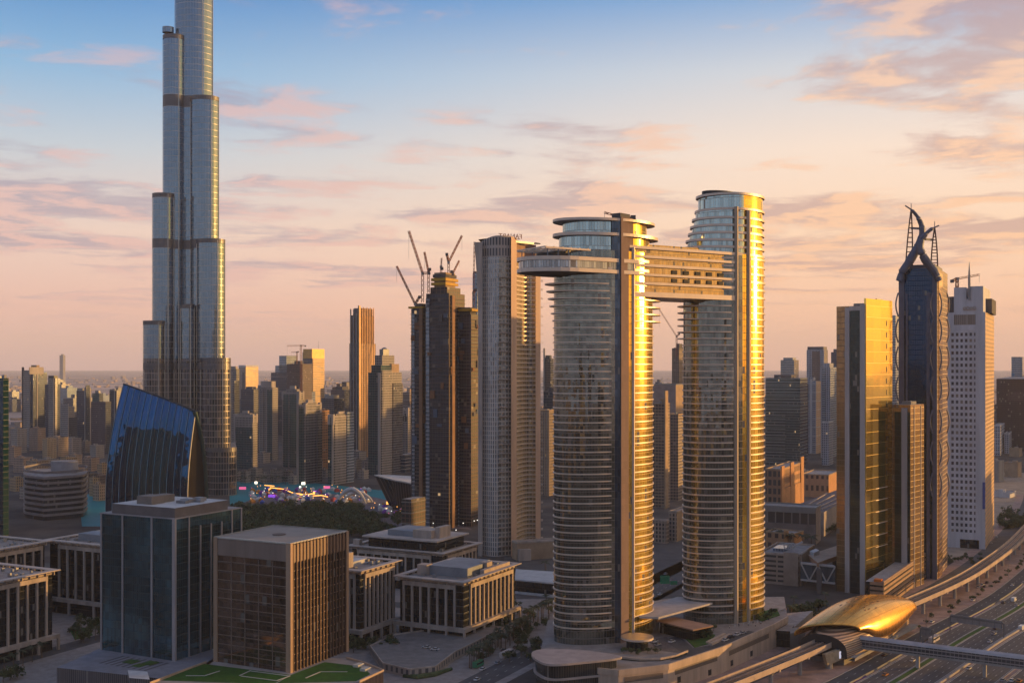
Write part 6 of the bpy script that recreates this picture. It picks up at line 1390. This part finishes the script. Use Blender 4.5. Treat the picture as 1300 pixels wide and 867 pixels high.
LS = [('glowing orange light string snaking between the festival tents', [(343, 622), (360, 624), (372, 629), (386, 631), (400, 630)], WARM), ('glowing orange light string beside the big arch side of the festival', [(380, 631), (394, 633), (408, 632), (416, 634)], WARM), ('short orange light string near the water at the festival', [(336, 619), (348, 620)], WARM)]
for lb, pts, m in LS: tag(MB().tube([(*G(a, b), 3.2) for a, b in pts], .55, 5).build('light_string', m), lb, 'light string', 'festival light strings')
for lb, (a, b), m, w in (('pink glowing sign on the lagoon bank by the supertall', (308, 621), PINKL, 4), ('pink lit stall front in the middle of the festival', (415, 620), PINKL, 4), ('purple lit arch panel among the tents', (401, 626), PURL, 3), ('purple lit stage front at the left of the festival', (345, 631), PURL, 4), ('white lit kiosk by the lagoon houses', (340, 612), WHL, 2.2), ('white lit kiosk at the right end of the lagoon houses', (385, 615), WHL, 2.2), ('bright white booth at the left bank', (325, 614), WHL, 1.6), ('bright white booth in front of the big arch', (438, 626), WHL, 1.0), ('bright booth beside the pink stall front', (381, 620), WHL, 1.0), ('warm booth at the start of the light strings', (343, 623), WARM, 1.6), ('orange ring light in front of the purple arch panel', (399, 627), WARM, 1.4), ('warm booth at the right of the festival', (492, 640), WARM, 1.2)):
    g = G(a, b); tag(MB().box(g[0]-w, g[0]+w, g[1]-1, g[1]+1, .1, 3.0).build('lit_booth', m), lb, 'lit booth', 'lit festival booths')
BULB = [proto('festival_lamp', 'small %s lamp glowing over the festival stalls' % n_, 'lamp', '%s festival lamps' % n_) for n_ in ('amber', 'white', 'pink', 'violet')]
for o_, m_ in zip(BULB, (WARM, WHL, PINKL, PURL)):
    MB().loft([[(w*cos(t), w*sin(t), z) for t in [i*pi/3 for i in range(6)]] for z, w in ((3.2, .1), (3.5, .42), (3.9, .42), (4.2, .1))], 0, 0).build('bulb', m_, o_); MB().tube([(0, 0, 0), (0, 0, 3.2)], .08, 4).build('post', STEEL, o_)
ub = set()
for k in range(90):
    q_ = [0, 0, 1, 0, 2, 3, 1, 0][k % 8]; g = G(rt.uniform(316, 470), rt.uniform(619, 639)) if k < 70 else G(rt.uniform(470, 530), rt.uniform(638, 656))
    if q_ in ub: dup(BULB[q_], (*g, .1))
    else: BULB[q_].location = (*g, .1); ub.add(q_)
ar = thing('festival_arch', 'big white arched stage shell at the right of the festival', 'arch', (*G(447, 640), 0)); g = G(446, 640)
MB().tube([(g[0]-16+32*t, g[1], .5+16*sin(pi*t)**.7) for t in [i/14 for i in range(15)]], [1.2+1.6*sin(pi*i/14) for i in range(15)], 8).build('arch_rib', WHITE, ar); MB().tube([(g[0]-12+34*t, g[1]+14, .5+11*sin(pi*t)**.7) for t in [i/14 for i in range(15)]], [1.0+1.2*sin(pi*i/14) for i in range(15)], 8).build('arch_rib', WHITE, ar)

# ---- trees
def leafy(seed, R=4.2, Hh=8.5, n=420):
    q = random.Random(seed); mb = MB()
    cl = [(Vector((q.gauss(0, R*.42), q.gauss(0, R*.42), Hh*.62+q.gauss(0, Hh*.15))), R*(.34+.28*q.random())) for _ in range(9)]
    for i in range(n):
        c, r = cl[i % 9]; d = Vector((q.gauss(0, 1), q.gauss(0, 1), q.gauss(0, 1))).normalized(); p = c+d*r*(.55+.5*q.random())
        a = Vector((q.gauss(0, 1), q.gauss(0, 1), q.gauss(0, .5))).normalized(); b = a.cross(d).normalized(); s = .45+.4*q.random()
        mb.face([p-a*s-b*s*.5, p+a*s*.2-b*s*.6, p+a*s, p-a*s*.1+b*s*.6])
    return mb
def trunk(h, r0, q): 
    mb = MB(); mb.tube([(0, 0, 0), (.1, .05, h*.5), (0, .1, h)], [r0, r0*.75, r0*.45], 6)
    for k in range(4): a = k*1.6+q.random(); mb.tube([(0, .08, h*.7), (cos(a)*1.4, sin(a)*1.4, h*1.25)], [r0*.4, r0*.15], 4)
    return mb
TP = []
for k in range(3):
    t = proto('tree', 'bushy green tree', 'tree'); leafy(k+1).build('crown', LEAF, t); trunk(4.6, .28, random.Random(k)).build('trunk', BARK, t); TP.append(t)
def palm_crown(seed):
    q = random.Random(seed); mb = MB()
    for k in range(22):
        a = 2*pi*k/22+q.random()*.2; el = .9-.07*(k % 11)*1.4; L = 2.9+.7*q.random(); pts = []
        for i in range(6):
            s = i/5; rr = L*s; z = 8.6+sin(el)*L*s*.8-1.9*s*s; pts.append(Vector((cos(a)*rr, sin(a)*rr, z)))
        sd = Vector((-sin(a), cos(a), 0))
        for i in range(5):
            w0, w1 = .5*(1-i/5)+.08, .5*(1-(i+1)/5)+.05
            mb.face([pts[i]-sd*w0-Vector((0, 0, w0*.6)), pts[i+1]-sd*w1-Vector((0, 0, w1*.6)), pts[i+1], pts[i]]); mb.face([pts[i], pts[i+1], pts[i+1]+sd*w1-Vector((0, 0, w1*.6)), pts[i]+sd*w0-Vector((0, 0, w0*.6))])
    return mb
PP_ = []
for k in range(2):
    t = proto('palm_tree', 'date palm', 'palm tree'); palm_crown(k+5).build('crown', LEAF_P, t); MB().tube([(0, 0, 0), (.1, 0, 4), (0, .1, 8.7)], [.3, .24, .2], 6).build('trunk', BARK, t); PP_.append(t)
uset = set()
def plant(pool, k, loc, label, group, s=1.0):
    o = pool[k % len(pool)]
    if o.name in uset: dup(o, loc, rt.random()*6.28, label, group, s)
    else: o.location = loc; o['label'] = label; o['group'] = group; o.scale = (s, s, s); uset.add(o.name)
k = 0
for row in range(8):                       # grove in front of the lagoon
    for j in range(20):
        px = 300+j*9.4+rt.uniform(-4, 4)+row*1.5; py = 650+row*4.6+rt.uniform(-1.5, 1.5)
        if px > 452+row*5: continue
        plant(TP, k, (*G(px, py), 0), 'dark green tree in the dense grove between brown gridded block and lagoon', 'trees of the dense park grove', rt.uniform(1.0, 1.7)); k += 1
for j in range(26): plant(TP, j, (*G(452+rt.uniform(0, 60), 655+rt.uniform(0, 28)), 0), 'dark tree in the thin planting between grove and building site', 'trees between grove and building site', rt.uniform(.8, 1.3))
for j in range(12): plant(PP_, j, (*G(300+j*6.4+rt.uniform(-2, 2), 614.5+rt.uniform(-.7, .7)), .1), 'palm on the promenade in front of the pale lagoon houses', 'promenade palms', rt.uniform(.9, 1.3))
for j in range(48):
    f = j/48; px = 596+108*f*rt.uniform(.9, 1.1); py = 848-78*f+rt.uniform(-2, 8); plant(PP_, j, (*G(px, py), 0), 'date palm lining the side street below the pilastered stone block', 'palms of the side street', rt.uniform(.8, 1.15))
for j in range(44): plant(TP, j, (*G(600+rt.uniform(0, 100), 770+rt.uniform(0, 70)), 0), 'small street tree between the side street and the nearer glass tower', 'street trees by the nearer glass tower', rt.uniform(.5, .8))
for j in range(14): plant(TP, j, (*G(440+rt.uniform(0, 70), 820+rt.uniform(-4, 8)), 0), 'small tree in front of the arcade of the pilastered stone blocks', 'trees before the stone arcades', rt.uniform(.55, .85))
for j in range(16): plant(PP_ if j % 3 == 0 else TP, j, (*G(82+rt.uniform(0, 48), 790+rt.uniform(0, 26)), 0), 'tree on the street left of the dark glass block', 'trees left of the dark glass block', rt.uniform(.6, .95))
for j in range(5): plant(PP_, j, (*G(5+j*12, 855-j*5), 0), 'palm before the bottom left corner block', 'palms before the corner block', .95)
for j in range(3): plant(TP, j, (*G(4+j*9, 866-j*3), 0), 'bush like tree at the very bottom left corner', 'trees in the bottom left corner', .8)
for j, (px, py) in enumerate(((792, 829), (801, 829.5), (811, 831), (822, 829), (832, 829))): plant(TP, j, (*G(px, py, DECK), DECK), 'round clipped shrub on the tower podium below the disc canopy', 'round podium shrubs', .38)
for j in range(14): plant(TP, j, (*G(872+rt.uniform(0, 34), 803+rt.uniform(-3, 8), DECK), DECK), 'low tree in the podium garden beside the brown roofed pavilion', 'podium garden trees', rt.uniform(.35, .6))
for j in range(9): plant(TP, j, (*G(958+rt.uniform(0, 30), 778+rt.uniform(0, 9), DECK), DECK), 'low shrub at the foot of the farther glass tower', 'shrubs at the farther tower', rt.uniform(.3, .5))
for j, (px, py) in enumerate(((978, 697), (991, 699), (1019, 704), (1030, 706), (1003, 703))): plant(PP_, j, (*G(px, py), 0), 'palm rising behind the car park roof', 'palms behind the car park', 1.9)
for j in range(14): plant(TP, j, (*G(1026+rt.uniform(0, 40), 672+rt.uniform(0, 8)), 0), 'dark tree in the row below the blank mall hall wall', 'trees below the mall hall', rt.uniform(.7, 1.1))
for j in range(12): plant(PP_ if j % 2 else TP, j, (*G(1002+rt.uniform(0, 50), 768+rt.uniform(0, 18)), 0), 'street tree on the dark forecourt between car park and golden station', 'forecourt trees', rt.uniform(.7, 1.1))
plant(PP_, 0, (*G(1005, 792), 0), 'single palm at the street corner of the car park', 'corner palm', 1.3)
plant(PP_, 1, (*G(692, 732), 0), 'single palm against the blank tan podium wall', 'podium wall palm', 1.3)
plant(TP, 1, (*G(1281, 656), 0), 'lone green tree on the sand lot right of the white tower', 'lone tree', 1.3)
for j in range(28): plant(TP, j, (*G(1268+rt.uniform(0, 50), 664+rt.uniform(-7, 8)), 0), 'bushy tree in the thicket right of the white tower', 'thicket trees', rt.uniform(.7, 1.1))
for j in range(20): (p, d) = rat(330+j*17, 4.5+rt.uniform(-1.5, 4)); plant(TP, j, (*p, 0), 'small shrub in the planted strip beneath the railway', 'shrubs beneath the railway', rt.uniform(.25, .45))
for j in range(18): plant(TP, j, (*G(1186+rt.uniform(0, 60), 716-rt.uniform(0, 12)), 0), 'small shrub in the bed at the foot of the white tower', 'shrubs before the white tower', rt.uniform(.3, .5))

# ---- cars
def car(name, label, body, L=4.6, W=1.9, Hh=1.45, van=False):
    r = proto(name, label, 'car'); h0 = .35
    if van: prof = [(-L/2, h0), (L/2-.1, h0), (L/2, .9), (L/2-.25, Hh*.6), (L/2-.7, Hh-.05), (-L/2+.1, Hh), (-L/2, Hh-.3)]
    else: prof = [(-L/2, h0), (L/2-.05, h0), (L/2, .65), (L/2-.9, .86), (L/2-1.3, .9), (-L/2+.5, .95), (-L/2, .85)]
    MB().loft([[(y*W/2, x, z) for x, z in prof] for y in (-1, 1)][::-1], 0, 0).build('body', body, r)
    if not van:
        cab = [(-L/2+.45, .93), (L/2-1.2, .9), (L/2-1.95, Hh-.03), (-L/2+1.15, Hh)]
        MB().loft([[(s*(W/2-.1-(.16 if z > 1.2 else 0)), x, z) for x, z in cab] for s in (1, -1)], 0, 0).build('cabin_glass', plain('car_glass', (.03, .035, .04), .1, 0, 0), r)
        MB().loft([[(s*(W/2-.28), x, z) for x, z in ((L/2-2.0, Hh-.02), (-L/2+1.2, Hh-.01), (-L/2+1.2, Hh+.04), (L/2-2.0, Hh+.03))] for s in (1, -1)], 0, 0).build('roof', body, r)
    else:
        MB().box(-W/2-.01, W/2+.01, L/2-1.5, L/2-.32, Hh*.58, Hh*.86).build('windscreen', MC.get('car_glass') or plain('car_glass', (.03, .035, .04), .1, 0, 0), r)
        if L > 7: MB().box(-W/2-.02, W/2+.02, -L/2+.5, L/2-1.7, Hh*.52, Hh*.8).build('side_windows', MC['car_glass'], r)
    for sx in (-1, 1):
        for sy in (-1, 1):
            cx_, cy_ = sx*(W/2-.1), sy*L*.31; MB().loft([[(cx_+dx, cy_+.34*cos(t), .34+.34*sin(t)) for t in [i*pi/5 for i in range(10)]] for dx in (-.1, .1)], 0, 0).build('wheel', DARK, r)
    for sx in (-1, 1): MB().box(sx*(W/2-.4)-.2, sx*(W/2-.4)+.2, -L/2-.02, -L/2+.05, .62, .8).build('tail_light', plain('tail_red', (.4, .02, .02), .3), r)
    return r
paint = lambda n, c: plain('paint_'+n, c, .3, .1, 0, 1, .6)
CARS = {'white': car('parked_car', 'x', paint('white', (.72, .71, .69))), 'dark': car('parked_car', 'x', paint('dark', (.04, .04, .05))), 'silver': car('parked_car', 'x', paint('silver', (.40, .40, .41))), 'red': car('parked_car', 'x', paint('red', (.35, .04, .03))), 'orange': car('parked_car', 'x', paint('orange', (.55, .2, .03))),
        'van': car('delivery_van', 'x', paint('van', (.70, .69, .66)), 6.0, 2.2, 2.7, True), 'bus': car('city_bus', 'x', paint('bus', (.62, .56, .52)), 12, 2.6, 3.2, True), 'green': car('cargo_truck', 'x', paint('green', (.02, .26, .14)), 8, 2.5, 3.3, True)}
ucar = set()
CL = [('white', 1159, 839, 'white car in the lanes just under the footbridge, left of the median', 'r'), ('dark', 1123, 832, 'dark car on the service road by the station', 'r'), ('orange', 1124, 857, 'orange taxi at the bottom on the service road', 'r'), ('white', 1230, 849, 'white car below the middle of the footbridge', 'r'), ('silver', 1273, 864, 'silver car at the bottom edge, left one of the pair', 'r'), ('white', 1285, 864.5, 'white car at the bottom edge, right one of the pair', 'r'), ('orange', 1294, 865, 'orange car at the bottom right corner', 'r'), ('white', 1257, 815, 'white car just beyond the big sign back', 'r'), ('silver', 1262, 805, 'silver car right of the big sign back', 'r'), ('dark', 1264, 798, 'dark car beside the upper edge of the big sign back', 'r'), ('van', 1297, 799, 'white van at the right edge of the far carriageway', 'r'),
      ('van', 1287, 763, 'white van high up on the main carriageway', 'r'), ('silver', 1291, 769, 'grey car just below the high white van', 'r'), ('bus', 1186, 814, 'white bus with box body partly behind the footbridge', 'r'), ('white', 1183, 790, 'white car where the service road bends by the pink paving', 'r'), ('dark', 1210, 772, 'dark car under the railway columns', 'r'), ('dark', 1268, 739, 'black pick up truck by the purple flowers', 'r'), ('white', 1285, 743.5, 'white car beyond the purple flowers', 'r'), ('silver', 1299, 740, 'silver car at the right edge near the flower bed', 'r'), ('white', 1247, 743, 'white car waiting in the service road group', 'r'), ('dark', 1253, 740, 'dark car in the service road group', 'r'), ('dark', 1250, 745, 'black car at the front of the service road group', 'r'), ('silver', 1242, 745.5, 'grey car at the left of the service road group', 'r'), ('white', 1235, 762.5, 'white car alone on the service road', 'r'), ('white', 1272, 716, 'white car where the service road passes the railway', 'r'),
      ('white', 1265, 682, 'white car parked beside the white tower', 'r'), ('silver', 1258, 690, 'silver car at the corner of the white tower', 'r'),
      ('bus', 643, 833, 'pale bus on the side street by the glass pavilion', 'u'), ('green', 607, 846, 'green truck on the side street', 'u'), ('white', 613, 850, 'white car next to the green truck', 'u'), ('white', 606, 863, 'white car at the bottom of the side street', 'u'), ('silver', 632, 842, 'silver car between truck and bus', 'u'), ('dark', 655, 822, 'dark car ahead of the bus', 'u'),
      ('white', 541, 822, 'white car on the raised plaza, left one', 'p'), ('white', 552, 825, 'white car on the raised plaza, right one', 'p'), ('white', 831, 815, 'white car under the disc canopy, rear one', 'd'), ('silver', 835, 819, 'silver car under the disc canopy, front one', 'd'), ('white', 853, 815, 'white car on the podium forecourt', 'd'), ('white', 921, 813, 'white car on the podium ramp, nearest the garden', 'd'), ('white', 936, 806, 'white car on the podium ramp, middle one', 'd'), ('silver', 943, 804, 'silver car on the podium ramp, farthest one', 'd'), ('dark', 928, 809, 'dark car on the podium ramp between white ones', 'd'),
      ('van', 826, 738, 'white van on the street between the twin towers', 'u'), ('white', 838, 755, 'white car on the street below the green sign', 'u'), ('silver', 845, 729, 'silver car on the street beyond the green sign', 'u'), ('dark', 640, 826, 'dark car parked along the palm row', 'u'), ('red', 1040, 770, 'red car in the lane by the bronze tower', 'u'), ('white', 1032, 778, 'white car by the bronze tower entrance lane', 'u')]
for kind, px, py, lb, w in CL:
    z = {'r': .04, 'u': .04, 'p': 4.02, 'd': DECK+.02}[w]; g = G(px, py, z)
    if w == 'r': i = min(range(len(RC)), key=lambda q: (RC[q]-Vector(g)).length); d = rdir(i); rz = -atan2(d.x, d.y)
    elif w == 'd': rz = -radians(40)
    elif w == 'p': rz = radians(70)
    else: rz = -ANG
    o = CARS[kind]
    cat = {'van': 'van', 'bus': 'bus', 'green': 'truck'}.get(kind, 'car')
    if o.name in ucar: dup(o, (*g, z), rz, lb, 'vehicles on the streets')
    else: o.location = (*g, z); o.rotation_euler = (0, 0, rz); o['label'] = lb; o['group'] = 'vehicles on the streets'; o['category'] = cat; ucar.add(o.name)
# more traffic farther along the highway
k = 0
TW = ['nearest', 'second', 'third', 'fourth', 'fifth', 'sixth', 'seventh', 'eighth', 'ninth', 'tenth']
for t, nm in ((25, 'outer lane of the left carriageway'), (50, 'outer lane of the middle carriageway'), (73, 'outer lane of the right carriageway'), (88, 'far service carriageway'), (29, 'left carriageway'), (43.6, 'middle carriageway'), (66, 'right carriageway')):
    for j in range(6):
        (p, d) = rat(430+j*66+rt.uniform(-22, 22)+t, t); kd = ['white', 'dark', 'silver', 'white', 'red', 'silver'][(j+int(t)) % 6]
        dup(CARS[kd], (*p, .04), -atan2(d.x, d.y), '%s car, %s far one in the %s' % (kd, TW[j], nm), 'vehicles on the streets')
# ---- people on the podium and pavements
def person(shirt, legs):
    me = bpy.data.meshes.new('person'); v = [(0, 0, .95), (0, 0, 1.2), (0, 0, 1.45), (0, 0, 1.58), (0, .02, 1.70), (.11, 0, .9), (.13, .06, .48), (.14, 0, .06), (-.11, 0, .9), (-.13, -.08, .5), (-.14, -.16, .08), (.2, 0, 1.42), (.26, -.04, 1.15), (.27, .06, .92), (-.2, 0, 1.42), (-.26, .04, 1.15), (-.27, .12, .94)]
    e = [(0, 1), (1, 2), (2, 3), (3, 4), (0, 5), (5, 6), (6, 7), (0, 8), (8, 9), (9, 10), (2, 11), (11, 12), (12, 13), (2, 14), (14, 15), (15, 16)]
    r_ = [.15, .15, .16, .06, .11, .1, .07, .05, .1, .07, .05, .07, .05, .04, .07, .05, .04]
    me.from_pydata(v, e, []); o = bpy.data.objects.new('person', me); col.objects.link(o); sk = o.modifiers.new('skin', 'SKIN')
    for i, q in enumerate(me.skin_vertices[0].data): q.radius = (r_[i], r_[i]); q.use_root = (i == 0)
    dg = bpy.context.evaluated_depsgraph_get(); me2 = bpy.data.meshes.new_from_object(o.evaluated_get(dg)); bpy.data.objects.remove(o)
    me2.materials.clear()
    for m in (shirt, legs, plain('skin_tone', (.35, .2, .13), .7, 0, 0)): me2.materials.append(m)
    for p in me2.polygons: p.material_index = 2 if p.center.z > 1.52 else (0 if p.center.z > .92 else 1)
    o = bpy.data.objects.new('person', me2); col.objects.link(o); return tag(o, 'x', 'person', 'people on the tower podium')
dk_ = plain('cloth_dark', (.03, .03, .04), .9, 0, 0); wh_ = plain('cloth_white', (.6, .58, .55), .9, 0, 0)
PE = [person(dk_, dk_), person(wh_, wh_), person(wh_, dk_)]; pu = set()
SP = [(938, 795), (944, 793.5), (950, 794), (956, 792), (962, 790.5), (966, 792), (971, 789), (933, 796), (926, 797.5), (976, 787), (951, 791), (959, 795)]
DD = ['in dark clothes', 'in white clothes', 'in white top and dark trousers']
for i, (px, py) in enumerate(SP):
    g = G(px, py, DECK); lb = 'person %s, %s from left by the farther tower' % (DD[i % 3], ORD[sorted(SP).index((px, py))]); o = PE[i % 3]
    if o.name in pu: c = o.copy(); col.objects.link(c); o = c
    else: pu.add(o.name)
    o.location = (*g, DECK+.005); o['label'] = lb; o.rotation_euler = (0, 0, i*1.3)
